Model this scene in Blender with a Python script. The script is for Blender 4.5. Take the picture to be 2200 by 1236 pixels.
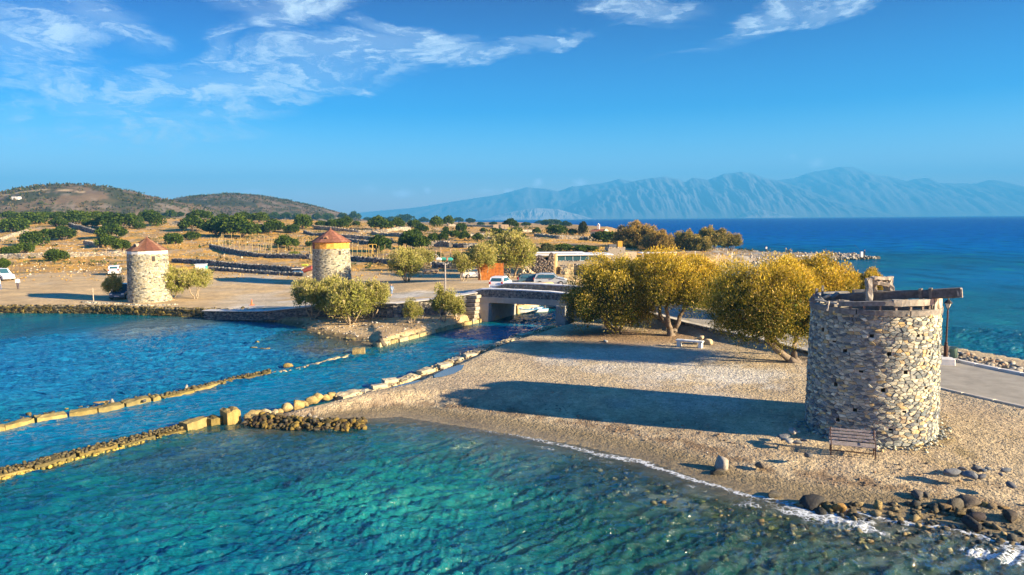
import bpy, bmesh, math, random
import numpy as np
from mathutils import Matrix, Vector, Quaternion
for _o in list(bpy.data.objects): bpy.data.objects.remove(_o)
SC = bpy.context.scene
COL = SC.collection
R = math.radians
rng = np.random.default_rng(7)
rnd = random.Random(11)

# ------------------------------------------------------------------ camera
CAM_F, CAM_CX, CAM_CY, CAM_H = 1528.0, 1100.0, 618.0, 10.0
PITCH, ROLL = math.atan(147 / 1528.0), R(0.45)
def ray(px, py):
    x = (px - CAM_CX) / CAM_F; y = -(py - CAM_CY) / CAM_F
    c, s = math.cos(ROLL), math.sin(ROLL)
    x, y = x * c + y * s, -x * s + y * c
    cp, sp = math.cos(PITCH), math.sin(PITCH)
    return np.array([x, cp + y * sp, -sp + y * cp])
def W(px, py, z=0.0):
    d = ray(px, py); t = (z - CAM_H) / d[2]
    return (d[0] * t, d[1] * t)
def PXZ(px, py, Y):
    """world point on the ray of a photo position, at depth Y"""
    d = ray(px, py); t = Y / d[1]
    return Vector((d[0] * t, Y, CAM_H + d[2] * t))
cam_d = bpy.data.cameras.new('camera'); cam = bpy.data.objects.new('camera', cam_d); COL.objects.link(cam)
cam_d.sensor_width = 36; cam_d.lens = 36 * CAM_F / 2200; cam_d.clip_start = 0.1; cam_d.clip_end = 60000
fw = Vector(ray(CAM_CX, CAM_CY)).normalized()
rt = (Vector(ray(CAM_CX + CAM_F, CAM_CY)) - Vector(ray(CAM_CX, CAM_CY))).normalized()
up = rt.cross(fw)
cam.matrix_world = Matrix(((rt.x, up.x, -fw.x, 0), (rt.y, up.y, -fw.y, 0), (rt.z, up.z, -fw.z, CAM_H), (0, 0, 0, 1)))
SC.camera = cam

# ------------------------------------------------------------------ render settings
SC.render.engine = 'CYCLES'
SC.cycles.use_denoising = True
try: SC.cycles.denoiser = 'OPENIMAGEDENOISE'
except Exception: pass
SC.cycles.max_bounces = 6; SC.cycles.diffuse_bounces = 3; SC.cycles.glossy_bounces = 2
SC.cycles.transmission_bounces = 4; SC.cycles.transparent_max_bounces = 12; SC.cycles.volume_bounces = 0
SC.cycles.caustics_reflective = False; SC.cycles.caustics_refractive = False
SC.view_settings.view_transform = 'Standard'; SC.view_settings.look = 'None'
SC.view_settings.exposure = 1.8; SC.view_settings.gamma = 1.0
SC.view_settings.use_curve_mapping = False

# ------------------------------------------------------------------ sun and sky
SUN_EL = R(18.5); SUN_AZ = R(-23.0)            # direction towards the sun, measured from +X towards +Y
sun_dir = Vector((math.cos(SUN_EL) * math.cos(SUN_AZ), math.cos(SUN_EL) * math.sin(SUN_AZ), math.sin(SUN_EL)))
sd = bpy.data.lights.new('sun', 'SUN'); sun = bpy.data.objects.new('sun', sd); COL.objects.link(sun)
sd.energy = 5.0; sd.angle = R(0.5); sd.color = (1.0, 0.80, 0.52)
sun.rotation_euler = sun_dir.to_track_quat('Z', 'Y').to_euler()
sun.location = (60, -60, 80)

world = bpy.data.worlds.new("World"); SC.world = world; world.use_nodes = True
class NT:
    """small node-tree writer"""
    def __init__(s, tree): s.t = tree; s.t.nodes.clear()
    def n(s, typ, **kw):
        nd = s.t.nodes.new(typ)
        for k, v in kw.items():
            if k == 'inp':
                for a, b in v.items():
                    if isinstance(b, bpy.types.NodeSocket): s.t.links.new(b, nd.inputs[a])
                    else: nd.inputs[a].default_value = b
            else: setattr(nd, k, v)
        return nd
    def m(s, op, a, b=None, c=None, clamp=False):
        nd = s.t.nodes.new('ShaderNodeMath'); nd.operation = op; nd.use_clamp = clamp
        for i, v in enumerate((a, b, c)):
            if v is None: continue
            if isinstance(v, bpy.types.NodeSocket): s.t.links.new(v, nd.inputs[i])
            else: nd.inputs[i].default_value = v
        return nd.outputs[0]
    def mix(s, f, a, b, mode='MIX'):
        nd = s.t.nodes.new('ShaderNodeMix'); nd.data_type = 'RGBA'; nd.blend_type = mode
        for i, v in ((0, f), (6, a), (7, b)):
            if isinstance(v, bpy.types.NodeSocket): s.t.links.new(v, nd.inputs[i])
            elif i == 0: nd.inputs[0].default_value = v
            else: nd.inputs[i].default_value = (*v, 1) if len(v) == 3 else v
        return nd.outputs[2]
    def ramp(s, f, stops, interp='LINEAR'):
        nd = s.t.nodes.new('ShaderNodeValToRGB'); cr = nd.color_ramp; cr.interpolation = interp
        while len(cr.elements) < len(stops): cr.elements.new(0.5)
        for e, (p, c) in zip(cr.elements, stops):
            e.position = p; e.color = (c, c, c, 1) if not hasattr(c, '__len__') else (*c, 1)
        s.t.links.new(f, nd.inputs[0]); return nd.outputs[0]
    def mr(s, v, a, b, c=0.0, d=1.0, smooth=False):
        nd = s.t.nodes.new('ShaderNodeMapRange'); nd.clamp = True
        if smooth: nd.interpolation_type = 'SMOOTHSTEP'
        s.t.links.new(v, nd.inputs[0])
        for i, x in enumerate((a, b, c, d)): nd.inputs[i + 1].default_value = x
        return nd.outputs[0]
    def noise(s, vec, scale, detail=4, rough=0.55, dist=0.0, out=0):
        nd = s.n('ShaderNodeTexNoise', inp={'Scale': scale, 'Detail': detail, 'Roughness': rough, 'Distortion': dist})
        if vec is not None: s.t.links.new(vec, nd.inputs['Vector'])
        return nd.outputs[out]
    def link(s, a, b): s.t.links.new(a, b)

w = NT(world.node_tree)
sky = w.n('ShaderNodeTexSky', sky_type='NISHITA', sun_disc=False, sun_elevation=SUN_EL, sun_rotation=math.pi / 2 - SUN_AZ,
          altitude=0, air_density=1.0, dust_density=0.6, ozone_density=3.0)
# deepening of the blue with height, as the polarised blue of the photograph
SKY_TINT = [(0.0, (2.0, 1.35, 1.5)), (.06, (1.9, 1.3, 1.45)), (.17, (.9, .82, 1.05)), (.28, (.0, .42, .80)), (.40, (.0, .25, .60)), (.55, (.0, .0, .34)), (.75, (.0, .18, .50)), (1.0, (.12, .55, .95))]
SKY_STRENGTH = 0.075
hs = w.n('ShaderNodeHueSaturation', inp={'Hue': 0.49, 'Saturation': 1.55, 'Value': 1.0, 'Color': sky.outputs[0]})
tc = w.n('ShaderNodeTexCoord').outputs['Generated']
sep = w.n('ShaderNodeSeparateXYZ', inp={0: tc})
az = w.m('ARCTAN2', sep.outputs[0], sep.outputs[1])
el = w.m('ARCSINE', sep.outputs[2])
av = w.n('ShaderNodeCombineXYZ', inp={0: az, 1: el, 2: 0.0}).outputs[0]
skyc = w.mix(1.0, hs.outputs[0], w.ramp(w.m('DIVIDE', el, R(30)), SKY_TINT), 'MULTIPLY')
def sky_ang(px, py):
    d = ray(px, py); d = d / np.linalg.norm(d)
    return math.atan2(d[0], d[1]), math.asin(d[2])
# torn cirrus: soft elliptical banks in azimuth and elevation, frayed by stretched noise
wv = w.n('ShaderNodeMapping', inp={'Vector': av, 'Rotation': (0, 0, R(-14)), 'Scale': (5, 17, 1)}).outputs[0]
warp = w.noise(wv, 1.0, 6, 0.62, 0.4, 1)
wsub = w.n('ShaderNodeVectorMath', operation='SUBTRACT', inp={0: warp, 1: (0.5, 0.5, 0.5)}).outputs[0]
wsc = w.n('ShaderNodeVectorMath', operation='MULTIPLY', inp={0: wsub, 1: (0.16, 0.075, 0)}).outputs[0]
av2 = w.n('ShaderNodeVectorMath', operation='ADD', inp={0: av, 1: wsc}).outputs[0]
banks = [  # photo x, y of the centre, half width, half height, tilt in degrees, weight
    (560, 165, 520, 60, 9, 0.75), (330, 200, 260, 60, 14, .6), (760, 108, 280, 44, 4, 1.1), (985, 125, 130, 28, 6, 1.0), (1150, 92, 150, 22, 8, .95),
    (180, 195, 120, 60, -25, .9), (270, 215, 90, 45, -25, .7), (440, 245, 240, 40, 10, .7), (750, 180, 70, 18, -8, .9), (640, 205, 110, 18, 12, .6),
    (640, 15, 170, 45, 10, .85), (50, 85, 150, 75, 15, .75), (200, 25, 140, 45, -20, .8), (10, 220, 70, 40, 0, .5), (330, 290, 330, 36, 4, .45),
    (90, 150, 200, 40, 8, .5), (480, 100, 60, 50, 40, .7), (860, 75, 120, 26, -12, 1.0), (300, 265, 230, 24, 8, .6), (120, 60, 120, 60, -30, .6), (450, 70, 40, 26, 10, .5), (560, 40, 120, 40, -20, .6), (200, 300, 260, 26, -3, .45), (1560, 45, 90, 16, 28, .5),
    (1370, 8, 150, 34, -4, 1.0), (1640, 25, 170, 34, 22, .8), (1760, 12, 130, 30, 8, .95), (1640, 45, 260, 12, 16, .4), (250, 330, 260, 24, 3, .3)]
acc = None
for (bx, by, bw, bh, tilt, wt) in banks:
    a0, e0 = sky_ang(bx, by)
    mp = w.n('ShaderNodeMapping', vector_type='TEXTURE', inp={'Vector': av2, 'Location': (a0, e0, 0), 'Rotation': (0, 0, R(tilt)), 'Scale': (bw / CAM_F, bh / CAM_F, 1)})
    g = w.n('ShaderNodeTexGradient', gradient_type='SPHERICAL', inp={0: mp.outputs[0]}).outputs['Fac']
    g = w.m('MULTIPLY', g, wt)
    acc = g if acc is None else w.m('MAXIMUM', acc, g)
fray = w.noise(w.n('ShaderNodeMapping', inp={'Vector': av2, 'Rotation': (0, 0, R(-10)), 'Scale': (11, 34, 1)}).outputs[0], 1.0, 10, 0.70, 0.9)
fray2 = w.noise(w.n('ShaderNodeMapping', inp={'Vector': av2, 'Rotation': (0, 0, R(-24)), 'Scale': (40, 75, 1)}).outputs[0], 1.0, 5, 0.6, 0.2)
fr = w.m('ADD', w.m('MULTIPLY', fray, 0.75), w.m('MULTIPLY', fray2, 0.25))
veil = w.m('MULTIPLY', w.mr(acc, 0.0, 0.8, 0, 1, True), .30)
cl = w.m('MAXIMUM', veil, w.m('MULTIPLY', w.mr(acc, 0.0, 0.5, 0, 1, True), w.mr(fr, 0.40, 0.64, 0.0, 1.0, True)))
cl = w.m('MULTIPLY', cl, 0.85, clamp=True)
# small cumulus low over the far shore
puffs = [(795, 408, 26, 15, .5), (865, 415, 26, 9, .9), (918, 411, 10, 9, .8), (1045, 411, 34, 9, .55), (1092, 411, 14, 8, .8), (1155, 394, 13, 11, .8), (1248, 394, 22, 11, .75),
         (1755, 352, 22, 14, .42), (1705, 338, 16, 9, .28), (655, 417, 22, 6, .5), (545, 411, 26, 7, .7), (1530, 395, 50, 7, .3)]
pn = w.noise(w.n('ShaderNodeMapping', inp={'Vector': av, 'Scale': (110, 130, 1)}).outputs[0], 1.0, 4, 0.6, 0.0, 1)
pv = w.n('ShaderNodeVectorMath', operation='MULTIPLY', inp={0: w.n('ShaderNodeVectorMath', operation='SUBTRACT', inp={0: pn, 1: (.5, .5, .5)}).outputs[0], 1: (.016, .012, 0)}).outputs[0]
av3 = w.n('ShaderNodeVectorMath', operation='ADD', inp={0: av, 1: pv}).outputs[0]
pacc = None
for (bx, by, bw, bh, wt) in puffs:
    a0, e0 = sky_ang(bx, by)
    mp = w.n('ShaderNodeMapping', vector_type='TEXTURE', inp={'Vector': av3, 'Location': (a0, e0, 0), 'Scale': (bw / CAM_F * 1.25, bh / CAM_F * 1.3, 1)})
    g = w.m('MULTIPLY', w.n('ShaderNodeTexGradient', gradient_type='SPHERICAL', inp={0: mp.outputs[0]}).outputs['Fac'], wt)
    pacc = g if pacc is None else w.m('MAXIMUM', pacc, g)
cum = w.mr(pacc, 0.05, 0.85, 0, 0.7, True)
cloud_col = (3.9, 4.5, 5.0)
mixed = w.mix(cl, skyc, cloud_col)
mixed = w.mix(cum, mixed, (9.5, 10.0, 11.5))
bg = w.n('ShaderNodeBackground', inp={'Color': mixed, 'Strength': SKY_STRENGTH})
wo = w.n('ShaderNodeOutputWorld'); w.link(bg.outputs[0], wo.inputs[0])
# ------------------------------------------------------------------ helpers: objects
def tag(o, label=None, cat=None, group=None, kind=None):
    if label: o['label'] = label
    if cat: o['category'] = cat
    if group: o['group'] = group
    if kind: o['kind'] = kind
    return o
def empty(name, loc=(0, 0, 0), rz=0.0, label=None, cat=None, group=None, scale=None):
    o = bpy.data.objects.new(name, None); o.empty_display_size = 0.2; COL.objects.link(o)
    o.location = loc; o.rotation_euler = (0, 0, rz)
    if scale is not None: o.scale = scale if hasattr(scale, '__len__') else (scale,) * 3
    if label: o['kind'] = 'thing'
    return tag(o, label, cat, group)
def link_mesh(name, me, parent=None, loc=None, rot=None, scale=None):
    o = bpy.data.objects.new(name, me); COL.objects.link(o)
    if parent is not None: o.parent = parent
    if loc is not None: o.location = loc
    if rot is not None: o.rotation_euler = rot
    if scale is not None: o.scale = scale if hasattr(scale, '__len__') else (scale,) * 3
    return o
def mkmesh(name, V, F, mat, col=None, smooth=False, attrs=None):
    """V (n,3); F list of tuples or an (m,k) array; col: (m,3) face colours or (n,3) when flagged by attrs"""
    me = bpy.data.meshes.new(name)
    V = np.asarray(V, dtype=np.float32).reshape(-1, 3)
    if isinstance(F, np.ndarray):
        m, k = F.shape
        me.vertices.add(len(V)); me.vertices.foreach_set('co', V.ravel())
        me.loops.add(m * k); me.loops.foreach_set('vertex_index', F.astype(np.int32).ravel())
        me.polygons.add(m); me.polygons.foreach_set('loop_start', np.arange(0, m * k, k, dtype=np.int32))
        try: me.polygons.foreach_set('loop_total', np.full(m, k, dtype=np.int32))
        except Exception: pass
        me.update(calc_edges=True); me.validate()
    else:
        me.from_pydata([tuple(map(float, v)) for v in V], [], F); me.update()
    if col is not None:
        col = np.asarray(col, dtype=np.float32)
        if col.ndim == 1: col = np.tile(col, (len(me.polygons), 1))
        dom = 'FACE' if len(col) == len(me.polygons) else 'POINT'
        a = me.attributes.new('Col', 'FLOAT_COLOR', dom)
        buf = np.ones((len(col), 4), dtype=np.float32); buf[:, :3] = col
        a.data.foreach_set('color', buf.ravel())
    for k_, arr in (attrs or {}).items():
        a = me.attributes.new(k_, 'FLOAT', 'POINT'); a.data.foreach_set('value', np.asarray(arr, dtype=np.float32))
    if smooth: me.polygons.foreach_set('use_smooth', np.ones(len(me.polygons), dtype=bool))
    if isinstance(mat, (list, tuple)):
        for q in mat: me.materials.append(q)
    else: me.materials.append(mat)
    return me
class MB:
    """collects shapes, then becomes ONE mesh object"""
    def __init__(s): s.V = []; s.F = []; s.C = []; s.n = 0
    def add(s, V, F, c=(1, 1, 1)):
        V = np.asarray(V, dtype=float).reshape(-1, 3)
        s.V.append(V); s.F += [tuple(int(i) + s.n for i in f) for f in F]; s.C += [c] * len(F); s.n += len(V); return s
    def box(s, cx, cy, cz, sx, sy, sz, c=(1, 1, 1), rz=0.0, rx=0.0, ry=0.0, taper=1.0, jit=0.0, bev=0.0):
        M = Matrix.Rotation(rz, 3, 'Z') @ Matrix.Rotation(ry, 3, 'Y') @ Matrix.Rotation(rx, 3, 'X')
        b = min(bev, sx * .45, sy * .45, sz * .45)
        V = []
        if b <= 0:
            for z in (-1, 1):
                for (x, y) in ((-1, -1), (1, -1), (1, 1), (-1, 1)):
                    t = taper if z > 0 else 1.0
                    V.append((x * sx / 2 * t, y * sy / 2 * t, z * sz / 2))
            F = [(3, 2, 1, 0), (4, 5, 6, 7), (0, 1, 5, 4), (1, 2, 6, 5), (2, 3, 7, 6), (3, 0, 4, 7)]
        else:
            rings = [(-sz / 2, b), (-sz / 2 + b, 0), (sz / 2 - b, 0), (sz / 2, b)]
            for (z, ins) in rings:
                t = 1 + (taper - 1) * (z / sz + .5)
                hx, hy = (sx / 2 - ins) * t, (sy / 2 - ins) * t
                for (x, y) in ((-hx + b * .7, -hy), (hx - b * .7, -hy), (hx, -hy + b * .7), (hx, hy - b * .7), (hx - b * .7, hy), (-hx + b * .7, hy), (-hx, hy - b * .7), (-hx, -hy + b * .7)):
                    V.append((x, y, z))
            F = [tuple(range(7, -1, -1)), tuple(range(24, 32))]
            for k in range(3):
                for i in range(8): F.append((k * 8 + i, k * 8 + (i + 1) % 8, k * 8 + 8 + (i + 1) % 8, k * 8 + 8 + i))
        V = [M @ Vector((v[0] + rnd.uniform(-jit, jit), v[1] + rnd.uniform(-jit, jit), v[2] + rnd.uniform(-jit, jit))) + Vector((cx, cy, cz)) for v in V]
        return s.add([tuple(v) for v in V], F, c)
    def tube(s, pts, rad, seg=8, c=(1, 1, 1), caps=True):
        pts = [Vector(p) for p in pts]; n = len(pts)
        if not hasattr(rad, '__len__'): rad = [rad] * n
        V = []; ref = Vector((0.13, 0.21, 0.97)).normalized()
        for i, p in enumerate(pts):
            d = (pts[min(i + 1, n - 1)] - pts[max(i - 1, 0)])
            d = d.normalized() if d.length > 1e-9 else Vector((0, 0, 1))
            u = ref - d * ref.dot(d)
            if u.length < 0.2: u = Vector((1, 0, 0)) - d * d.x
            u.normalize(); v = d.cross(u)
            for k in range(seg):
                a = 2 * math.pi * k / seg
                V.append(tuple(p + (u * math.cos(a) + v * math.sin(a)) * rad[i]))
        F = []
        for i in range(n - 1):
            for k in range(seg):
                a, b = i * seg + k, i * seg + (k + 1) % seg
                F.append((a, b, b + seg, a + seg))
        if caps: F += [tuple(range(seg - 1, -1, -1)), tuple((n - 1) * seg + k for k in range(seg))]
        return s.add(V, F, c)
    def lathe(s, prof, cx=0, cy=0, cz=0, seg=16, c=(1, 1, 1)):
        V = []; F = []
        for (r, z) in prof:
            for k in range(seg):
                a = 2 * math.pi * k / seg; V.append((cx + r * math.cos(a), cy + r * math.sin(a), cz + z))
        for i in range(len(prof) - 1):
            for k in range(seg):
                a, b = i * seg + k, i * seg + (k + 1) % seg
                F.append((a, b, b + seg, a + seg))
        F += [tuple(range(seg - 1, -1, -1)), tuple((len(prof) - 1) * seg + k for k in range(seg))]
        return s.add(V, F, c)
    def prism(s, poly, y0, y1, c=(1, 1, 1)):
        """polygon in the x-z plane pushed from y0 to y1"""
        n = len(poly); V = [(x, y0, z) for x, z in poly] + [(x, y1, z) for x, z in poly]
        F = [tuple(range(n)), tuple(range(2 * n - 1, n - 1, -1))] + [((i + 1) % n, i, i + n, (i + 1) % n + n) for i in range(n)]
        return s.add(V, F, c)
    def quad(s, a, b, c_, d, c=(1, 1, 1)): return s.add([a, b, c_, d], [(0, 1, 2, 3)], c)
    def build(s, name, mat, parent=None, smooth=False, loc=None, rz=None):
        V = np.concatenate(s.V) if s.V else np.zeros((0, 3))
        me = mkmesh(name, V, s.F, mat, np.array(s.C, dtype=np.float32).reshape(-1, 3), smooth)
        o = link_mesh(name, me, parent)
        if loc is not None: o.location = loc
        if rz is not None: o.rotation_euler = (0, 0, rz)
        return o

# ------------------------------------------------------------------ helpers: numbers
def S(x, a, b):
    t = np.clip((np.asarray(x, dtype=float) - a) / (b - a), 0, 1); return t * t * (3 - 2 * t)
def _h(ix, iy, seed):
    n = (ix.astype(np.int64) * 374761393 + iy.astype(np.int64) * 668265263 + seed * 982451653) & 0xffffffff
    n = ((n ^ (n >> 13)) * 1274126177) & 0xffffffff
    return ((n ^ (n >> 16)) & 0xffff) / 65535.0
def vnoise(x, y, seed=0):
    x = np.asarray(x, dtype=float); y = np.asarray(y, dtype=float)
    ix, iy = np.floor(x), np.floor(y); fx, fy = x - ix, y - iy
    fx = fx * fx * (3 - 2 * fx); fy = fy * fy * (3 - 2 * fy)
    a, b, c, d = _h(ix, iy, seed), _h(ix + 1, iy, seed), _h(ix, iy + 1, seed), _h(ix + 1, iy + 1, seed)
    return (a * (1 - fx) + b * fx) * (1 - fy) + (c * (1 - fx) + d * fx) * fy
def fbm(x, y, scale=1.0, octs=4, seed=0, gain=0.5):
    s = 0; a = 1; t = 0; x = np.asarray(x) * scale; y = np.asarray(y) * scale
    for o in range(octs):
        s = s + a * vnoise(x, y, seed + o * 17); t += a; a *= gain; x = x * 2.03 + 13.7; y = y * 2.03 + 5.1
    return s / t
def lerp(a, b, t):
    a = np.asarray(a, dtype=float); b = np.asarray(b, dtype=float); t = np.asarray(t)
    if a.ndim <= 1 and t.ndim == 1 and a.size == 3: a = a.reshape(1, 3)
    if b.ndim <= 1 and t.ndim == 1 and b.size == 3: b = b.reshape(1, 3)
    if t.ndim == 1 and (a.ndim == 2 or b.ndim == 2): t = t[:, None]
    return a + (b - a) * t
def poly_dist(poly, x, y, vals=None, closed=True):
    """distance to the outline, inside test, and values of the segments blended by nearness"""
    x = np.asarray(x, dtype=float); y = np.asarray(y, dtype=float)
    best = np.full(x.shape, 1e18); ins = np.zeros(x.shape, dtype=bool)
    vs = np.zeros(x.shape); ws = np.zeros(x.shape); tpar = np.zeros(x.shape)
    n = len(poly); acc = 0.0
    for i in range(n if closed else n - 1):
        ax, ay = poly[i]; bx, by = poly[(i + 1) % n]
        dx, dy = bx - ax, by - ay; L2 = dx * dx + dy * dy + 1e-12
        t = np.clip(((x - ax) * dx + (y - ay) * dy) / L2, 0, 1)
        d2 = (x - ax - t * dx) ** 2 + (y - ay - t * dy) ** 2
        m = d2 < best
        tpar = np.where(m, acc + t * math.sqrt(L2), tpar)
        best = np.minimum(best, d2)
        if vals is not None:
            q = 1.0 / (d2 + 0.05) ** 2.5; vs += q * vals[min(i, len(vals) - 1)]; ws += q
        if closed:
            c = ((ay > y) != (by > y))
            with np.errstate(divide='ignore', invalid='ignore'):
                xi = (bx - ax) * (y - ay) / (by - ay + 1e-18) + ax
            ins ^= c & (x < xi)
        acc += math.sqrt(L2)
    d = np.sqrt(best)
    return d, ins, (vs / ws if vals is not None else None), tpar

# ------------------------------------------------------------------ helpers: materials
def mat_new(name):
    m = bpy.data.materials.new(name); m.use_nodes = True; return m, NT(m.node_tree)
def mat(name, color=None, rough=0.85, metal=0.0, spec=0.3, n_scale=8.0, n_amt=0.25, bump=0.3, b_scale=30.0, b_dist=0.02, speck=0.0, coord='Object', trans=0.0, var=0.0):
    """a surface whose own colour is 'color' or the mesh attribute Col, broken up by noise, with fine relief"""
    m, t = mat_new(name)
    v = t.n('ShaderNodeTexCoord').outputs[coord]
    base = t.n('ShaderNodeAttribute', attribute_name='Col').outputs['Color'] if color is None else t.n('ShaderNodeRGB').outputs[0]
    if color is not None: base.default_value = (*color, 1)
    nz = t.noise(v, n_scale, 6, 0.62)
    f = t.mr(nz, 0.3, 0.7, 1 - n_amt, 1 + n_amt)
    sc = t.n('ShaderNodeVectorMath', operation='SCALE', inp={0: base, 3: f}).outputs[0]
    if var > 0:
        oi = t.n('ShaderNodeObjectInfo').outputs['Random']
        sc = t.n('ShaderNodeVectorMath', operation='SCALE', inp={0: sc, 3: t.mr(oi, 0, 1, 1 - var, 1 + var)}).outputs[0]
    if speck > 0:
        sp = t.noise(v, b_scale * 1.7, 3, 0.7)
        sc = t.mix(t.mr(sp, 0.56, 0.68, 0, speck), sc, (0.03, 0.028, 0.025))
    p = t.n('ShaderNodeBsdfPrincipled', inp={'Base Color': sc, 'Roughness': rough, 'Metallic': metal})
    p.inputs['Specular IOR Level'].default_value = spec
    if trans: p.inputs['Transmission Weight'].default_value = trans
    if bump > 0:
        b = t.n('ShaderNodeBump', inp={'Strength': bump, 'Distance': b_dist, 'Height': t.noise(v, b_scale, 6, 0.7)})
        t.link(b.outputs[0], p.inputs['Normal'])
    o = t.n('ShaderNodeOutputMaterial'); t.link(p.outputs[0], o.inputs[0])
    return m
def foliage_mat(name, tl=0.18, rough=0.75):
    m, t = mat_new(name)
    c = t.n('ShaderNodeAttribute', attribute_name='Col').outputs['Color']
    d = t.n('ShaderNodeBsdfPrincipled', inp={'Base Color': c, 'Roughness': rough}); d.inputs['Specular IOR Level'].default_value = 0.15
    tr = t.n('ShaderNodeBsdfTranslucent', inp={'Color': c})
    mx = t.n('ShaderNodeMixShader', inp={0: tl, 1: d.outputs[0], 2: tr.outputs[0]})
    o = t.n('ShaderNodeOutputMaterial'); t.link(mx.outputs[0], o.inputs[0]); return m
M = {}
M['stone'] = mat('weathered_stone', None, 0.9, n_scale=5, n_amt=0.3, bump=0.7, b_scale=22, b_dist=0.03, speck=0.12)
M['stone_far'] = mat('far_stone', None, 0.95, n_scale=2, n_amt=0.3, bump=0.5, b_scale=6, b_dist=0.06)
M['block'] = mat('algae_sandstone', None, 0.85, n_scale=2.5, n_amt=0.4, bump=0.9, b_scale=9, b_dist=0.06, speck=0.35)
M['mortar'] = mat('lime_mortar', None, 0.95, n_scale=6, n_amt=0.25, bump=0.6, b_scale=25)
M['wood'] = mat('grey_weathered_timber', None, 0.85, n_scale=7, n_amt=0.4, bump=0.6, b_scale=30, speck=0.25)
M['concrete'] = mat('concrete', None, 0.9, n_scale=1.5, n_amt=0.2, bump=0.4, b_scale=14)
M['plain'] = mat('painted', None, 0.6, n_scale=4, n_amt=0.12, bump=0.1)
M['car'] = mat('car_paint', None, 0.25, spec=0.6, n_scale=2, n_amt=0.05, bump=0.0)
M['metal'] = mat('dark_metal', None, 0.5, metal=0.3, n_scale=8, n_amt=0.2, bump=0.2)
M['rust'] = mat('rusty_sheet', None, 0.85, n_scale=3.0, n_amt=0.45, bump=0.4, b_scale=8)
M['glass'] = mat('dark_glass', (0.03, 0.09, 0.12), 0.08, spec=0.8, n_amt=0.05, bump=0)
M['bark'] = mat('bark', None, 0.95, n_scale=4, n_amt=0.4, bump=0.8, b_scale=12, b_dist=0.05)
M['leaf'] = foliage_mat('foliage')
M['cloth'] = mat('cloth', None, 0.9, n_amt=0.1, bump=0.1)

# ------------------------------------------------------------------ helpers: rocks
def ico(sub):
    bm = bmesh.new(); bmesh.ops.create_icosphere(bm, subdivisions=sub, radius=1.0)
    V = np.array([v.co[:] for v in bm.verts]); F = np.array([[v.index for v in f.verts] for f in bm.faces]); bm.free(); return V, F
ICO1, ICO2 = ico(1), ico(2)
def rock_proto(seed, sub=1, blocky=0.5, rough=0.25):
    V, F = (ICO1 if sub == 1 else ICO2); V = V.copy(); r = np.random.default_rng(seed)
    V = np.sign(V) * np.abs(V) ** (1 - blocky * 0.45)
    for k in range(9):
        n = r.normal(size=3); n /= np.linalg.norm(n); d = V @ n; lim = r.uniform(.48, .85)
        V -= np.outer(np.clip(d - lim, 0, None), n)
    V *= 1 + rough * (r.random((len(V), 1)) - .5)
    V /= np.abs(V).max(0); return V, F
ROCKS = [rock_proto(s, 1, .3 + .5 * (s % 3) / 2) for s in range(10)]
ROCKS2 = [rock_proto(50 + s, 2, .25 + .5 * (s % 3) / 2, .18) for s in range(10)]
def rotm(a, b, c):
    ca, sa, cb, sb, cc, sc_ = np.cos(a), np.sin(a), np.cos(b), np.sin(b), np.cos(c), np.sin(c)
    Z = np.zeros_like(a); O = np.ones_like(a)
    Rz = np.stack([np.stack([ca, -sa, Z], -1), np.stack([sa, ca, Z], -1), np.stack([Z, Z, O], -1)], -2)
    Ry = np.stack([np.stack([cb, Z, sb], -1), np.stack([Z, O, Z], -1), np.stack([-sb, Z, cb], -1)], -2)
    Rx = np.stack([np.stack([O, Z, Z], -1), np.stack([Z, cc, -sc_], -1), np.stack([Z, sc_, cc], -1)], -2)
    return Rz @ Ry @ Rx
def rock_cloud(P, H, yaw, col, protos=ROCKS, tilt=0.25):
    """many rocks as arrays. P centres (n,3), H half sizes (n,3), yaw (n,), col (n,3)"""
    n = len(P); Vs = []; Fs = []; Cs = []; off = 0
    tl = rng.normal(0, tilt, (n, 2)); Rm = rotm(np.asarray(yaw), tl[:, 0], tl[:, 1]); which = rng.integers(0, len(protos), n)
    for k, (v, f) in enumerate(protos):
        idx = np.nonzero(which == k)[0]
        if len(idx) == 0: continue
        vv = v[None] * H[idx][:, None, :]
        vv = np.einsum('nij,nvj->nvi', Rm[idx], vv) + P[idx][:, None, :]
        ff = f[None] + (np.arange(len(idx)) * len(v))[:, None, None] + off
        Vs.append(vv.reshape(-1, 3)); Fs.append(ff.reshape(-1, 3)); Cs.append(np.repeat(col[idx], len(f), 0)); off += len(idx) * len(v)
    return np.concatenate(Vs), np.concatenate(Fs), np.concatenate(Cs)
def rock_cloud_obj(name, P, H, yaw, col, m, parent=None, protos=ROCKS, tilt=0.25):
    V, F, C = rock_cloud(np.asarray(P, float), np.asarray(H, float), yaw, np.asarray(col, float), protos, tilt)
    o = link_mesh(name, mkmesh(name, V, F, m, C), parent); o['kind'] = 'stuff'; return o
_rock_me = {}
def rock_obj(name, parent, loc, half, yaw, col, m=None, tilt=(0, 0), seed=None):
    """one loose rock; meshes are shared between alike rocks and colours"""
    k = rnd.randrange(10) if seed is None else seed % 10
    key = (k, tuple(round(c, 2) for c in col), m)
    if key not in _rock_me:
        V, F = ROCKS2[k]
        _rock_me[key] = mkmesh(name, V, F, m or M['stone'], np.array(key[1]))
    o = link_mesh(name, _rock_me[key], parent, loc, (tilt[0], tilt[1], yaw), half)
    return o

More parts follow.
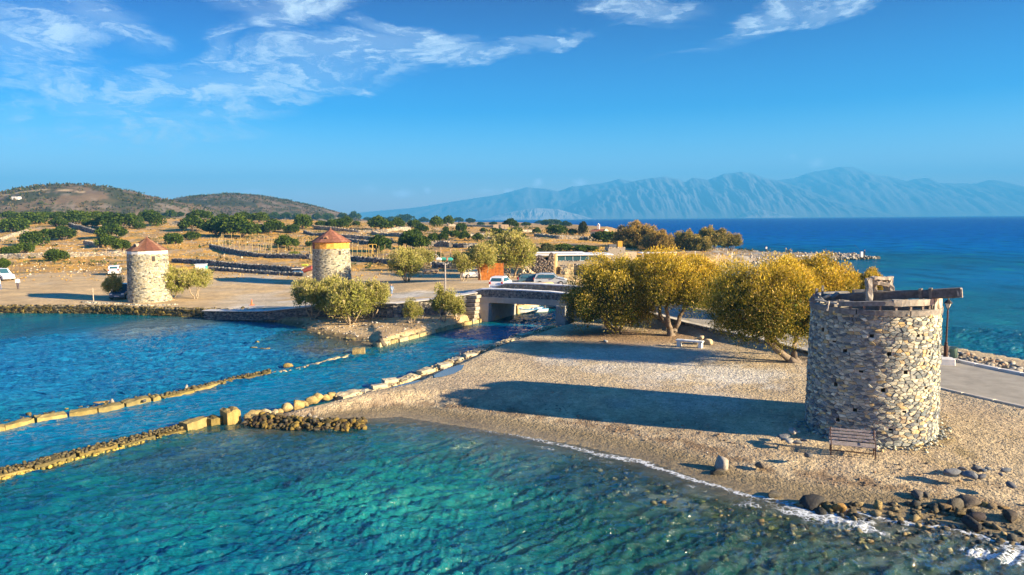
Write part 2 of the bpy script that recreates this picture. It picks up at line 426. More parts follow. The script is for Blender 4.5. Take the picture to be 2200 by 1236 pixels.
# ------------------------------------------------------------------ helpers: masonry by irregular cells
def clip_poly(poly, nx, ny, d):
    out = []; n = len(poly)
    for i in range(n):
        a, b = poly[i], poly[(i + 1) % n]
        da, db = a[0] * nx + a[1] * ny - d, b[0] * nx + b[1] * ny - d
        if da <= 0: out.append(a)
        if (da < 0 < db) or (db < 0 < da):
            t = da / (da - db); out.append((a[0] + (b[0] - a[0]) * t, a[1] + (b[1] - a[1]) * t))
    return out
def masonry(width, height, cw, ch, r, jit=0.35, wrap=False, holes=()):
    """irregular stones in rough courses on a width x height sheet -> list of polygons (u,v); holes are sites left out"""
    asp = cw / ch; sites = []; rows = max(1, round(height / ch)); rh = height / rows
    for j in range(rows):
        u = -r.uniform(0, cw); row = []
        while u < width:
            wd = cw * r.choice([.4, .6, .8, 1.0, 1.35, 1.9], p=[.2, .2, .2, .18, .14, .08])
            row.append((u + wd / 2, (j + .5) * rh + r.normal(0, jit * rh)))
            u += wd
        sites += [p for p in row if 0 <= p[0] < width]
    sites = [p for p in sites if not any(abs(p[0] - hx) < cw * .75 and abs(p[1] - hy) < ch * .8 for hx, hy in holes)]
    nh = len(sites); sites += list(holes)
    Sx = np.array(sites); A = Sx * [1, asp]
    if wrap:
        ext = np.concatenate([A, A - [width, 0], A + [width, 0]])
    else: ext = A
    out = []
    cell = cw * 1.8; buckets = {}
    for i, p in enumerate(ext): buckets.setdefault((int(p[0] // cell), int(p[1] // cell)), []).append(i)
    for i in range(nh):
        p = A[i]; bx, by = int(p[0] // cell), int(p[1] // cell)
        near = [k for dx in (-1, 0, 1) for dy in (-1, 0, 1) for k in buckets.get((bx + dx, by + dy), ()) if k != i]
        near.sort(key=lambda k: (ext[k][0] - p[0]) ** 2 + (ext[k][1] - p[1]) ** 2)
        poly = [(p[0] - cell, max(0, p[1] - cell)), (p[0] + cell, max(0, p[1] - cell)), (p[0] + cell, min(height * asp, p[1] + cell)), (p[0] - cell, min(height * asp, p[1] + cell))]
        if not wrap: poly = clip_poly(clip_poly(poly, -1, 0, 0), 1, 0, width)
        for k in near[:16]:
            q = ext[k]; nx, ny = q[0] - p[0], q[1] - p[1]; L = math.hypot(nx, ny)
            if L < 1e-6: continue
            nx /= L; ny /= L
            poly = clip_poly(poly, nx, ny, (p[0] + q[0]) / 2 * nx + (p[1] + q[1]) / 2 * ny)
            if len(poly) < 3: break
        if len(poly) >= 3: out.append([(a, b / asp) for a, b in poly])
    return out
def stone_geo(poly, gap, depth, r, bulge=0.5):
    """one wall stone in (u, v, out): base ring, shoulder ring, raised middle"""
    P = np.array(poly); c = P.mean(0); n = len(P)
    d = P - c; L = np.linalg.norm(d, axis=1, keepdims=True) + 1e-9
    ins = np.minimum(gap / L, 0.45)
    B = c + d * (1 - ins); ring2 = c + d * (1 - ins) * (0.86 + r.uniform(-.08, .08, (n, 1)))
    t = r.normal(0, .18, 2)
    dz = depth * (1 + (ring2 - c) @ t / (L.mean() + 1e-9))
    V = [(*b, -0.03) for b in B] + [(*(c + (b - c) * .97), depth * .55) for b in B] + [(*q, z) for q, z in zip(ring2, dz)] + [(*c, depth * (1 + .12 * bulge))]
    F = []
    for i in range(n):
        j = (i + 1) % n
        F += [(i, j, n + j, n + i), (n + i, n + j, 2 * n + j, 2 * n + i), (2 * n + i, 2 * n + j, 3 * n)]
    return np.array(V), F
STONE_PAL = np.array([(.47, .43, .35), (.38, .35, .30), (.21, .22, .23), (.12, .13, .15), (.29, .29, .28), (.55, .51, .43), (.50, .37, .20), (.13, .15, .17), (.40, .31, .20), (.24, .25, .26)])
STONE_PAL = STONE_PAL * [1.10, 1.15, 1.05]
def stone_col(r, pal=STONE_PAL, p=None, v=.12):
    c = pal[r.choice(len(pal), p=p)]; return np.clip(c * r.uniform(1 - v, 1 + v), 0.01, .7)
# ------------------------------------------------------------------ the lie of the land (metres; sea level is z = 0)
def Wl(*pp): return [W(a, b, 0) for a, b in pp]
# outline of the mainland with the steepness of the bank on each stretch
LAND_A = [(-900, 60), (-200, 76)] + Wl((-60, 672), (200, 673), (458, 683), (553, 687), (611, 697), (664, 709), (725, 723), (770, 735), (817, 746), (930, 717), (1032, 691)) + \
    [(-1.6, 70.0), (1.9, 79.0), (4.5, 85), (9, 91), (20, 103), (30, 124)] + Wl((1545, 571), (1620, 569), (1700, 564), (1800, 558), (1872, 556.5), (1874, 553), (1790, 551.5), (1700, 550.5), (1620, 543.5), (1570, 537)) + \
    [(55, 232), (52, 262), (50, 300), (58, 420), (95, 620), (90, 900), (-100, 1500), (-3000, 1600), (-3000, 200)]
SLOPE_A = [2.5] * 5 + [.8, .25, .12, .07, .06, .8, 2, 2, 2.5, 2.5, 2, 2, 2, 1, .5, .3, .25, .25, .25, .3, .3, .2, .15, .12, .15] + [.25] * 20
LAND_B = [(5.6, 66.3)] + Wl((1150, 722), (1080, 745), (1010, 772), (960, 792), (850, 838), (730, 862), (640, 882), (575, 897), (590, 915), (680, 908), (760, 900), (860, 895), (950, 909), (1100, 932), (1250, 957), (1400, 992), (1500, 1027), (1600, 1057),
    (1700, 1077), (1800, 1090), (1900, 1105), (2050, 1122), (2200, 1165), (2500, 1270)) + [(40, 14), (70, 6), (70, 20), (42, 34)] + \
    [(33.0, 44.5), (30.9, 50), (33.5, 56), (38, 66), (38, 82), (33, 96), (24, 89), (14, 81), (9.2, 75)]
SLOPE_B = [.5, .5, .5, .4, .4, .4, .35, .3, .2] + [.05, .06, .06, .055, .05, .055, .06, .06, .06, .06, .06, .06, .06, .06, .06, .06] + [.08, .2, .5, 1.2, 1.2, 1.0, .8, .8, 1, 1, 1.5, 2]
ROAD = [(-60, 72.5), (-34, 74.2), (-20, 76.5), (-10, 78.2), (-4.5, 76.0), (-1.0, 73.9), (6.6, 70.2), (11, 67.3), (15.5, 62.8), (19.5, 57.0), (22.3, 49), (24.4, 40.9), (26.6, 35.4), (30, 28.5), (36, 20), (50, 8)]
ROAD_W = 3.3
ROAD_Z = [.8, .85, 1.3, 1.85, 2.2, 2.42, 2.42, 2.0, 1.3, 1.08, 1.05, 1.05, 1.02, 1.0, .95, .9]
_rl = np.concatenate([[0], np.cumsum([math.dist(ROAD[i], ROAD[i + 1]) for i in range(len(ROAD) - 1)])])
HILLS = [(600., 210., [(-400, 470), (-100, 436), (0, 424), (60, 412), (110, 401), (170, 397), (220, 400), (280, 412), (340, 428), (400, 438), (460, 458), (520, 480)]),
         (980., 300., [(250, 480), (330, 452), (380, 436), (430, 424), (500, 417), (560, 420), (620, 430), (680, 443), (720, 454), (745, 463), (790, 484)]),
         (330., 120., [(-500, 462), (0, 470), (350, 470), (640, 474), (760, 479), (900, 484), (1000, 488), (1080, 491), (1160, 492), (1240, 494), (1330, 504)])]
HZ = lambda px: 471 - .00785 * (px - 1100)
def ground(x, y, full=False):
    x = np.asarray(x, dtype=float); y = np.asarray(y, dtype=float); sh = x.shape; x = x.ravel(); y = y.ravel()
    dA, iA, sA, _ = poly_dist(LAND_A, x, y, SLOPE_A)
    dB, iB, sB, _ = poly_dist(LAND_B, x, y, SLOPE_B)
    sdA = np.where(iA, dA, -dA); sdB = np.where(iB, dB, -dB)
    n1 = fbm(x, y, .12, 4, 3) - .5; n2 = fbm(x, y, .9, 3, 8) - .5
    # mainland
    tA = .78 + 1.45 * S(x, -32, -4) * (1 - S(y, 86, 110)) + (.8 + .15 * S(x, -40, 0)) * S(y, 84, 120)
    far = 3.4 * S(y, 118, 250) * (1 - S(x, 6, 48) * .75)
    ridge = np.zeros_like(x)
    for (Y0, wd, prof) in HILLS:
        px = CAM_CX + x / Y0 * CAM_F
        zz = 10 + (HZ(px) - np.interp(px, [p[0] for p in prof], [p[1] for p in prof])) / CAM_F * Y0
        zz = np.maximum(zz, 0) * (1 - S(px, prof[-1][0], prof[-1][0] + 160))
        f = 1 - S(np.abs(y - Y0), 0.0, wd) if Y0 > 400 else S(y, 130, Y0) * (1 - S(y, Y0, Y0 + 230) * .8)
        amp = (fbm(x, y, .02, 5, 31) - .5) * (14 if Y0 > 400 else 0) * np.clip(f * 1.3, 0, 1) * (1 - .7 * f)
        ridge = np.maximum(ridge, zz * f + amp * (zz > 12))
    up = np.maximum(tA + far, ridge * S(y, 120, 230) * (1 - S(x, 25, 60) * .55 * (1 - S(y, 240, 330))))
    up = up + n1 * .9 * S(y, 110, 180) + n2 * .22 * S(y, 108, 130) + n1 * .15
    # the low sandy point below the sea wall, west of the bridge
    lowd, _, _, _ = poly_dist([W(540, 678, .7), W(700, 680, .7), W(845, 690, .7), W(1030, 687, .7)], x, y, None, False)
    wl_y = np.interp(x, [-60, -28, -24.5, -18, -11, -3.5, 0], [75.5, 71.5, 70.3, 70.0, 67.0, 68.9, 69.6])
    pt = (y < wl_y) & (x > -27.5) & (x < -2)
    up = np.where(pt, .55 + .25 * n1 + .16 * (fbm(x, y, .5, 3, 5) - .5) + .3 * S(x, -20, -8) * S(y, 60, 68), up)
    spit = S(x, 44, 60) * S(y, 120, 140) * (1 - S(y, 236, 260)); up = up * (1 - spit) + spit * (1.0 + n2 * .4)
    zA = np.minimum(up, sdA * sA * (1 + .4 * n2 * (sA < .7)) + np.where(sA > 1.5, .1, 0))
    # peninsula with the mill
    tB = .62 + .14 * n1 + .05 * n2 + .25 * S(x, 10, 22) * S(y, 24, 34)
    dR, _, _, tp = poly_dist(ROAD, x, y, None, False)
    zR = np.interp(tp, _rl, ROAD_Z)
    hwB = ROAD_W + np.where(tp > _rl[7], .5, .2)
    land_side = 1 - S(dR, hwB + .15, hwB + .9)
    # beyond the road, down to the open shore
    side = (x - np.interp(y, [8, 20, 35, 49, 57, 63, 67, 70], [50, 36, 26.6, 22.3, 19.5, 15.5, 11, 6.6]))
    tB = np.where(side > 0, np.maximum(tB, zR * .9), tB)
    tB = tB * (1 - land_side) + (zR - .05) * land_side
    zB = np.minimum(tB, sdB * sB * (1 + .25 * n2) + .02)
    zA = np.where((dR < 5) & iA & (y > 70) & (x > -60), zA * S(dR, 3.4, 5) + (zR - .05) * (1 - S(dR, 3.4, 5)), zA)
    zA = np.where(iA, np.minimum(zA, sdA * sA + .1), zA)
    # sea bed
    d = np.minimum(dA, dB)
    sl = np.where(dA < dB, sA, sB)
    bed = -np.minimum(np.where(sl > .2, .55 + d * .1, d * (.07 + .04 * n1)), 1.15 + 7 * S(d, 15, 90))
    bed = bed * (1 - .35 * S(x, 1, 10) * (y < 40) * (x < 40)) + (n2 * .16 + n1 * .35) * S(d, .6, 3)
    cn = (y < 66) & (x > -60)                        # both sides of the cut are about 1.1 m deep
    z = np.where(iA, np.maximum(zA, -.05), np.where(iB, np.maximum(zB, -.05), np.minimum(bed, -.02 * np.minimum(d, 1))))
    z = z.reshape(sh)
    if full: return z, sdA.reshape(sh), sdB.reshape(sh), dR.reshape(sh), tp.reshape(sh), d.reshape(sh)
    return z
def gz(x, y): return float(ground(np.array([x]), np.array([y]))[0])
def G(px, py):
    """where the photo position meets the ground: march along the ray"""
    d = ray(px, py); ts = np.geomspace(18, 1300, 900)
    if d[2] > -1e-4: ts = np.geomspace(100, 1300, 900)
    x, y, zr = d[0] * ts, d[1] * ts, CAM_H + d[2] * ts
    g = np.maximum(ground(x, y), 0); hit = np.nonzero(zr <= g)[0]
    i = hit[0] if len(hit) else 899
    if i == 0 or not len(hit): return Vector((x[i], y[i], g[i]))
    a = (zr[i - 1] - g[i - 1]); b = (g[i] - zr[i]); t = a / (a + b + 1e-9)
    X, Y = x[i - 1] + (x[i] - x[i - 1]) * t, y[i - 1] + (y[i] - y[i - 1]) * t
    return Vector((X, Y, max(0, gz(X, Y))))
def sector(a0, a1, na, r0, r1, nr):
    A = np.radians(np.linspace(a0, a1, na)); Rr = np.geomspace(r0, r1, nr)
    aa, rr = np.meshgrid(A, Rr); return rr * np.sin(aa), rr * np.cos(aa)
def grid_faces(nr, na):
    i = np.arange(nr - 1)[:, None] * na + np.arange(na - 1)[None]
    return np.stack([i, i + 1, i + 1 + na, i + na], -1).reshape(-1, 4)

# ------------------------------------------------------------------ ground sheet
NA, NR = 760, 640
gx, gy = sector(-52, 56, NA, 9, 2600, NR)
z, sdA, sdB, dR, tp, dsh = ground(gx, gy, True)
X, Y, Z = gx.ravel(), gy.ravel(), z.ravel(); sdA, sdB, dR, tp, dsh = [q.ravel() for q in (sdA, sdB, dR, tp, dsh)]
n_a = fbm(X, Y, .10, 5, 41); n_b = fbm(X, Y, .55, 4, 43); n_c = fbm(X, Y, 2.2, 3, 47); n_d = fbm(X, Y, .035, 4, 49)
def C(*c): return np.array(c)
SAND, PALE, GREYS = C(.37, .28, .16), C(.58, .54, .45), C(.25, .22, .17)
colr = np.tile(SAND, (len(X), 1))
# peninsula beach: tan gravel, a crust of pale salt, greyer sand by the trees
B = sdB > -.5
colr = np.where(B[:, None], lerp(C(.47, .37, .225), C(.38, .295, .19), S(n_b, .35, .65)), colr)
def blob(px, py, rx, ry, z0=.65):
    cx, cy = W(px, py, z0); x2, y2 = W(px + rx, py, z0); x3, y3 = W(px, py - ry, z0)
    return np.sqrt(((X - cx) / max(abs(x2 - cx), .1)) ** 2 + ((Y - cy) / max(abs(y3 - cy), .1)) ** 2) - (n_b - .5) * 1.3 - (n_c - .5) * .5
pale = np.maximum.reduce([1 - S(blob(1560, 803, 190, 26), .5, 1.1), (1 - S(blob(1380, 770, 190, 40), .5, 1.15)) * .65, (1 - S(blob(1215, 768, 70, 12), .4, 1.1)) * .8, (1 - S(blob(1480, 858, 170, 18), .3, 1.2)) * .35])
colr = lerp(colr, PALE, np.where(B, pale * .9, 0))
grassy = (1 - S(blob(2100, 960, 150, 70), .2, 1.2)) * S(n_b, .42, .6)
colr = lerp(colr, C(.33, .25, .11), np.where(B, grassy * .7, 0))
redd = 1 - S(blob(1330, 722, 190, 22), .4, 1.2); colr = lerp(colr, C(.27, .17, .09), np.where(B, redd * .8, 0))
# wrack line and wet sand along the bay
beach = B & (Y < 56) & (Z < .75)
wr = (1 - S(np.abs(Z - .17 - .05 * (n_b - .5)), .012, .05)) * S(n_c, .36, .55) + .35 * (1 - S(np.abs(Z - .27), .02, .08)) * S(n_c, .45, .6)
colr = lerp(colr, C(.16, .10, .055), np.where(beach, np.clip(wr, 0, 1) * .75, 0))
wetb = 1 - S(Z, .09, .17 + .05 * (n_b - .5)); colr = lerp(colr, C(.20, .155, .085), np.where(B & (Y < 56), wetb * .9, 0))
# mainland: beaten sand of the car park, golden dry grass beyond
A_ = sdA > -.3
fieldm = S(Y + (n_a - .5) * 22 + 12 * S(X, -90, -40) * 0, 112, 124) 
dirt = lerp(C(.54, .385, .195), C(.45, .32, .165), S(n_b, .3, .7)); dirt = lerp(dirt, PALE * .85, S(n_a, .52, .68) * .5)
tracks = S(np.abs(np.sin((Y * .9 + X * .13 + n_a * 5))), .90, .99); dirt = lerp(dirt, C(.30, .235, .15), tracks * .4)
gold = lerp(C(.62, .335, .05), C(.50, .28, .07), S(n_b, .35, .65)); gold = lerp(gold, C(.36, .23, .10), S(n_a, .5, .68))
gold = lerp(gold, C(.40, .34, .25), S(fbm(X, Y, .16, 4, 61), .54, .64) * S(n_c, .35, .5) * .65)
gold = lerp(gold, C(.12, .13, .04), S(fbm(X, Y, .2, 4, 67), .60, .68) * .7)
colA = lerp(dirt, gold, fieldm)
hillm = S(Y, 330, 420) * S(Z, 6.5, 10)
scrub = lerp(C(.15, .105, .065), C(.04, .048, .022), S(fbm(X, Y, .05, 6, 71, .7), .44, .56)); scrub = lerp(scrub, C(.22, .18, .14), S(fbm(X, Y, .07, 6, 77, .72), .58, .66) * .8)
scrub = lerp(scrub, C(.22, .15, .08), S(n_d, .55, .75) * .3)
tan_track = 1 - S(np.abs(Y - 500 - (X + 420) * .5 - 20 * np.sin(X * .03)), .8, 3); scrub = lerp(scrub, C(.5, .38, .22), tan_track * (X < -330) * (X > -400) * .9)
colA = lerp(colA, scrub, hillm)
ptm = (sdA > 0) & (Z < .95) & (X > -30) & (X < -1.5) & (Y < 74)
colA = np.where(ptm[:, None], lerp(C(.58, .42, .22), C(.44, .31, .16), S(n_b, .4, .65)), colA)
spm = S(X, 36, 48) * S(Y, 118, 130) * (1 - S(Y, 238, 250)); colA = lerp(colA, lerp(C(.25, .19, .12), C(.33, .30, .25), S(n_b, .45, .6)), spm)
colA = lerp(colA, C(.10, .075, .035), (1 - S(Z, .12, .5)) * (sdA > 0) * (X < -20) * (Y < 90))
wetA = (1 - S(Z, .04, .16)) * (X > -28) * (Y < 80); colA = lerp(colA, C(.15, .11, .055), wetA * .85)
colr = np.where((sdA > 0)[:, None], colA, colr)
# roadside gravel and the concrete walk along the sea wall
colr = lerp(colr, lerp(C(.54, .49, .40), C(.46, .39, .27), S(n_b, .4, .6)), (1 - S(dR, 3.0, 4.4)) * S(X, -34, -27) * (X < -2) * (sdA > 0))
colr = lerp(colr, C(.40, .34, .24), (1 - S(dR, 3.6, 5.2)) * (X > 0) * (sdB > 0) * .5)
# sea bed: pale sand, olive weed, stones
bedm = (sdA < 0) & (sdB < 0)
bedc = lerp(C(.34, .36, .26), C(.10, .12, .055), S(fbm(X, Y, .28, 4, 81), .40, .56))
bedc = lerp(bedc, C(.06, .09, .02), S(fbm(X, Y, .5, 4, 83), .5, .62) * (1 - S(np.hypot(X - 9, Y - 23), 5, 11)))
cut = (1 - S(np.abs(sdA - sdB), 3, 8)) * 0
bedc = lerp(bedc, C(.30, .23, .12), 1 - S(dsh, .3, 1.8))
colr = np.where(bedm[:, None], bedc, colr)
colr = np.clip(colr, .01, .8)
field_a = np.where((sdA > 0), fieldm * (1 - hillm * .6) * (1 - spm), 0)
wet_a = np.clip(np.where(bedm, 1, np.where(B, (1 - S(Z, .02, .11)) * (Y < 56), wetA * (sdA > 0))), 0, 1)
peb_a = np.where(B, .9, np.where(ptm, .8, .35 * (1 - fieldm)))

m, t = mat_new('dry_ground')
oc = t.n('ShaderNodeTexCoord').outputs['Object']
base = t.n('ShaderNodeAttribute', attribute_name='Col').outputs['Color']
fld = t.n('ShaderNodeAttribute', attribute_name='field').outputs['Fac']; wet = t.n('ShaderNodeAttribute', attribute_name='wet').outputs['Fac']; peb = t.n('ShaderNodeAttribute', attribute_name='pebble').outputs['Fac']
vor = t.n('ShaderNodeTexVoronoi', inp={'Vector': oc, 'Scale': 6.5, 'Randomness': 1.0})
vor2 = t.n('ShaderNodeTexVoronoi', inp={'Vector': oc, 'Scale': 15.0, 'Randomness': 1.0})
n1 = t.noise(oc, 1.7, 8, 0.68); n2 = t.noise(oc, 22, 4, 0.7); n3 = t.noise(oc, .23, 6, .6)
pc = t.n('ShaderNodeSeparateColor', inp={0: vor.outputs['Color']}).outputs[0]; pc2 = t.n('ShaderNodeSeparateColor', inp={0: vor2.outputs['Color']}).outputs[1]
gain = t.m('MULTIPLY', t.mr(n1, .3, .7, .78, 1.22), t.mr(n2, .25, .75, .80, 1.22))
gain = t.m('MULTIPLY', gain, t.mr(n3, .3, .7, .86, 1.14))
pg = t.m('MULTIPLY', t.mr(pc, 0, 1, .84, 1.16), t.mr(pc2, 0, 1, .82, 1.16))
gain = t.m('MULTIPLY', gain, t.m('ADD', 1.0, t.m('MULTIPLY', peb, t.m('SUBTRACT', pg, 1.0))))
cc = t.n('ShaderNodeVectorMath', operation='SCALE', inp={0: base, 3: gain}).outputs[0]
tuft = t.noise(t.n('ShaderNodeMapping', inp={'Vector': oc, 'Scale': (1, 1, .3)}).outputs[0], .9, 8, .75)
cc = t.mix(t.m('MULTIPLY', fld, t.mr(tuft, .52, .64, 0, .6)), cc, (.20, .13, .055))
cc = t.mix(t.m('MULTIPLY', fld, t.mr(tuft, .36, .46, .35, 0)), cc, (.56, .40, .16))
hgt = t.m('ADD', t.m('MULTIPLY', peb, t.m('MULTIPLY', t.m('SUBTRACT', 1.0, vor.outputs['Distance']), .6)), t.m('MULTIPLY', n1, .7))
hgt = t.m('ADD', hgt, t.m('MULTIPLY', n2, .35)); hgt = t.m('ADD', hgt, t.m('MULTIPLY', peb, t.m('MULTIPLY', t.noise(oc, 3.2, 3, .5), 1.6))); hgt = t.m('ADD', hgt, t.m('MULTIPLY', peb, t.m('MULTIPLY', vor2.outputs['Distance'], -.45)))
hgt = t.m('ADD', hgt, t.m('MULTIPLY', fld, t.m('MULTIPLY', tuft, 3.0)))
bmp = t.n('ShaderNodeBump', inp={'Strength': t.m('SUBTRACT', .85, t.m('MULTIPLY', wet, .6)), 'Distance': .09, 'Height': hgt})
p = t.n('ShaderNodeBsdfPrincipled', inp={'Base Color': cc, 'Roughness': t.mr(wet, 0, 1, .95, .45), 'Normal': bmp.outputs[0]})
p.inputs['Specular IOR Level'].default_value = .25
t.link(p.outputs[0], t.n('ShaderNodeOutputMaterial').inputs[0]); M['ground'] = m
me = mkmesh('ground', np.stack([X, Y, Z], -1), grid_faces(NR, NA), m, colr, True, {'field': field_a, 'wet': wet_a, 'pebble': peb_a})
tag(link_mesh('ground', me), kind='structure')
del gx, gy, z, n_a, n_b, n_c, n_d, colr, colA, scrub, gold, dirt, bedc

# ------------------------------------------------------------------ water
WAVES = []
wr_ = np.random.default_rng(5)
for k in range(46):
    L = wr_.choice([.38, .55, .8, 1.15, 1.7, 2.6, 4.0], p=[.2, .2, .2, .16, .12, .08, .04]) * wr_.uniform(.8, 1.2)
    th = R(118) + wr_.normal(0, .42)
    WAVES.append((2 * math.pi / L * math.cos(th), 2 * math.pi / L * math.sin(th), wr_.uniform(0, 6.28), .0175 * L ** .8))
def wave_z(x, y, amp):
    zz = np.zeros_like(x); wx = x + 1.2 * (fbm(x, y, .25, 3, 90) - .5) * 2; wy = y + 1.2 * (fbm(x, y, .25, 3, 91) - .5) * 2
    for kx, ky, ph, a in WAVES:
        s = np.sin(kx * wx + ky * wy + ph); zz += a * (1 - np.abs(s)) * 1.5 - a * .5
    return zz * amp * (.55 + .9 * fbm(x, y, .11, 3, 92))
def water_mesh(x, y, nr, na, wavy=True):
    x = x.ravel(); y = y.ravel()
    zb, sA_, sB_, _, _, d = ground(x, y, True)
    # the cut between the walls is calmer and bluer, the bays are open
    chan, _, _, _ = poly_dist(Wl((-120, 985), (560, 850), (900, 775), (1120, 690)), x, y, None, False)
    inner = 1 - S(chan, 3.0, 4.2); inner = inner * (y < 68)
    zz = wave_z(x, y, (1 - .55 * inner) * S(d, 0, 2.5) * (1 - .5 * S(y, 60, 90))) if wavy else np.zeros_like(x)
    depth = np.clip(-zb, 0, 12)
    land = np.maximum(sA_, sB_)
    # foam: surf along the open beach, more of it to the right among the rocks
    sh = -sB_; nf = fbm(x, y, .8, 4, 95); nf2 = fbm(x, y, .3, 3, 96)
    op = S(x, -6, 2) * (y < 40) * (x < 40)
    swash = (1 - S(np.abs(sh - .25 - 1.6 * (nf2 - .5)), .06, .34)) * op
    surf = 1.15 * (1 - S(np.abs(sh - 1.1 - 1.6 * (nf2 - .5) - .5 * S(x, 8, 14)), .25, .75)) * S(x, 5.0, 9.0) * op
    fill = (1 - S(sh, .4, 2.8)) * S(x, 7.5, 10) * op * .8
    foam = np.clip(np.maximum.reduce([swash * (.72 + .25 * S(x, 0, 8)), (1 - S(np.abs(sh - 1.0 - 1.2 * (nf2 - .5)), .05, .3)) * op * .5 * S(nf, .42, .58), surf * (.2 + .65 * S(nf, .4, .62)), fill * (.45 + .9 * S(nf, .40, .6))]), 0, 1)
    foam = np.maximum(foam, (1 - S(-sA_, 0, .5)) * .35 * (x < -25) * (y < 90) * S(nf2, .5, .6))
    F = grid_faces(nr, na); keep = (land[F] < .7).any(1); F = F[keep]
    V = np.stack([x, y, zz], -1)
    used = np.unique(F); rem = np.full(len(V), -1); rem[used] = np.arange(len(used))
    return V[used], rem[F], depth[used], foam[used], inner[used], np.clip(d, 0, 200)[used]
x1, y1 = sector(-50, 54, 900, 11, 75, 400)
parts_w = [water_mesh(x1, y1, 400, 900)]
x2, y2 = sector(-50, 54, 420, 75, 900, 220); parts_w.append(water_mesh(x2, y2, 220, 420, False))
x3, y3 = sector(-60, 62, 90, 900, 15500, 12); parts_w.append(water_mesh(x3, y3, 12, 90, False))
off = 0; Vw = []; Fw = []; Aw = [[], [], [], []]
for (V, F, *at) in parts_w:
    Vw.append(V); Fw.append(F + off); off += len(V)
    for q, a_ in zip(Aw, at): q.append(a_)
m, t = mat_new('sea_water')
oc = t.n('ShaderNodeTexCoord').outputs['Object']
dep, foa, inn, dist = [t.n('ShaderNodeAttribute', attribute_name=q).outputs['Fac'] for q in ('depth', 'foam', 'inner', 'shore')]
cd = t.n('ShaderNodeCameraData').outputs['View Distance'] if False else None
sp = t.n('ShaderNodeSeparateXYZ', inp={0: oc})
rad = t.n('ShaderNodeVectorMath', operation='LENGTH', inp={0: oc}).outputs['Value']      # distance out over the sea
body = t.mix(t.mr(dep, 0.2, 1.6), (.006, .175, .185), (.0, .11, .215))
body = t.mix(t.mr(dep, 1.2, 6.0), body, (.0, .15, .40))
body = t.mix(t.mr(rad, 120, 420), body, (.0, .095, .39))
body = t.mix(t.mr(rad, 400, 3000), body, (.0, .035, .29))
patch = t.noise(t.n('ShaderNodeMapping', inp={'Vector': oc, 'Rotation': (0, 0, R(25)), 'Scale': (1, .55, 1)}).outputs[0], .16, 5, .6)
body = t.mix(t.mr(patch, .50, .64, 0, .65), body, (.0, .05, .11))
body = t.mix(t.mr(patch, .34, .45, .6, 0), body, (.008, .21, .23))
def spot(px, py, rx, ry):
    cx, cy = W(px, py); ax = abs(W(px + rx, py)[0] - cx); ay = abs(W(px, py - ry)[1] - cy)
    mp = t.n('ShaderNodeMapping', vector_type='TEXTURE', inp={'Vector': t.n('ShaderNodeVectorMath', operation='ADD', inp={0: oc, 1: t.n('ShaderNodeVectorMath', operation='SCALE', inp={0: t.noise(oc, .35, 4, .6, 0, 1), 3: 3.5}).outputs[0]}).outputs[0], 'Location': (cx + 1.75, cy + 1.75, 0), 'Scale': (ax * 1.3, ay * 1.3, 50)})
    return t.mr(t.n('ShaderNodeTexGradient', gradient_type='SPHERICAL', inp={0: mp.outputs[0]}).outputs['Fac'], .0, .5, 0, 1, True)
body = t.mix(t.m('MULTIPLY', spot(880, 1060, 260, 60), .5), body, (.015, .32, .28))
body = t.mix(t.m('MULTIPLY', spot(1330, 1030, 240, 40), .7), body, (.0, .05, .10)); body = t.mix(t.m('MULTIPLY', spot(1500, 1160, 420, 90), .6), body, (.004, .075, .045))
body = t.mix(t.m('MULTIPLY', spot(480, 990, 260, 32), .6), body, (.04, .13, .20)); body = t.mix(t.m('MULTIPLY', spot(260, 760, 420, 70), .55), body, (.02, .24, .52)); body = t.mix(t.m('MULTIPLY', spot(350, 700, 110, 22), .6), body, (.16, .19, .17)); body = t.mix(t.m('MULTIPLY', spot(720, 740, 70, 22), .7), body, (.15, .12, .07))  # the north bay's sky reflection is painted as a brighter blue body patch
body = t.mix(t.m('MULTIPLY', inn, .75), body, (.0, .18, .36))
opac = t.m('SUBTRACT', 1.0, t.m('POWER', 2.718, t.m('MULTIPLY', dep, -1.55)))
# relief: directional ripples, longer swells offshore
def rip(scale, rot, sx, sy, det=4):
    return t.noise(t.n('ShaderNodeMapping', inp={'Vector': oc, 'Rotation': (0, 0, R(rot)), 'Scale': (sx, sy, 1)}).outputs[0], scale, det, .55, .12)
h1 = rip(2.4, -28, .42, 1.3, 8); h2 = rip(.75, -24, .38, 1.25, 6); h3 = rip(.16, -18, .35, 1.3, 5)
hh = t.m('ADD', t.m('MULTIPLY', h1, .42), t.m('ADD', t.m('MULTIPLY', h2, t.mr(rad, 30, 90, .45, .9)), t.m('MULTIPLY', h3, t.mr(rad, 60, 400, 0, 2.2))))
bmp = t.n('ShaderNodeBump', inp={'Strength': t.mr(inn, 0, 1, 1.0, .75), 'Distance': 1.0, 'Height': hh})
lw = t.n('ShaderNodeFresnel', inp={'IOR': 1.33, 'Normal': bmp.outputs[0]}).outputs[0]
fres = t.m('MULTIPLY', t.m('MINIMUM', lw, .62), t.mr(rad, 50, 260, 1.15, .38))
dif = t.n('ShaderNodeBsdfDiffuse', inp={'Color': body, 'Normal': bmp.outputs[0]})
tin = t.mix(t.mr(dep, 0, .8), (.97, .99, .97), (.45, .86, .80))
trn = t.n('ShaderNodeBsdfTransparent', inp={'Color': tin})
inner_ = t.n('ShaderNodeMixShader', inp={0: opac, 1: trn.outputs[0], 2: dif.outputs[0]})
gl = t.n('ShaderNodeBsdfGlossy', inp={'Color': (1, 1, 1, 1), 'Roughness': .09, 'Normal': bmp.outputs[0]})
surf_ = t.n('ShaderNodeMixShader', inp={0: fres, 1: inner_.outputs[0], 2: gl.outputs[0]})
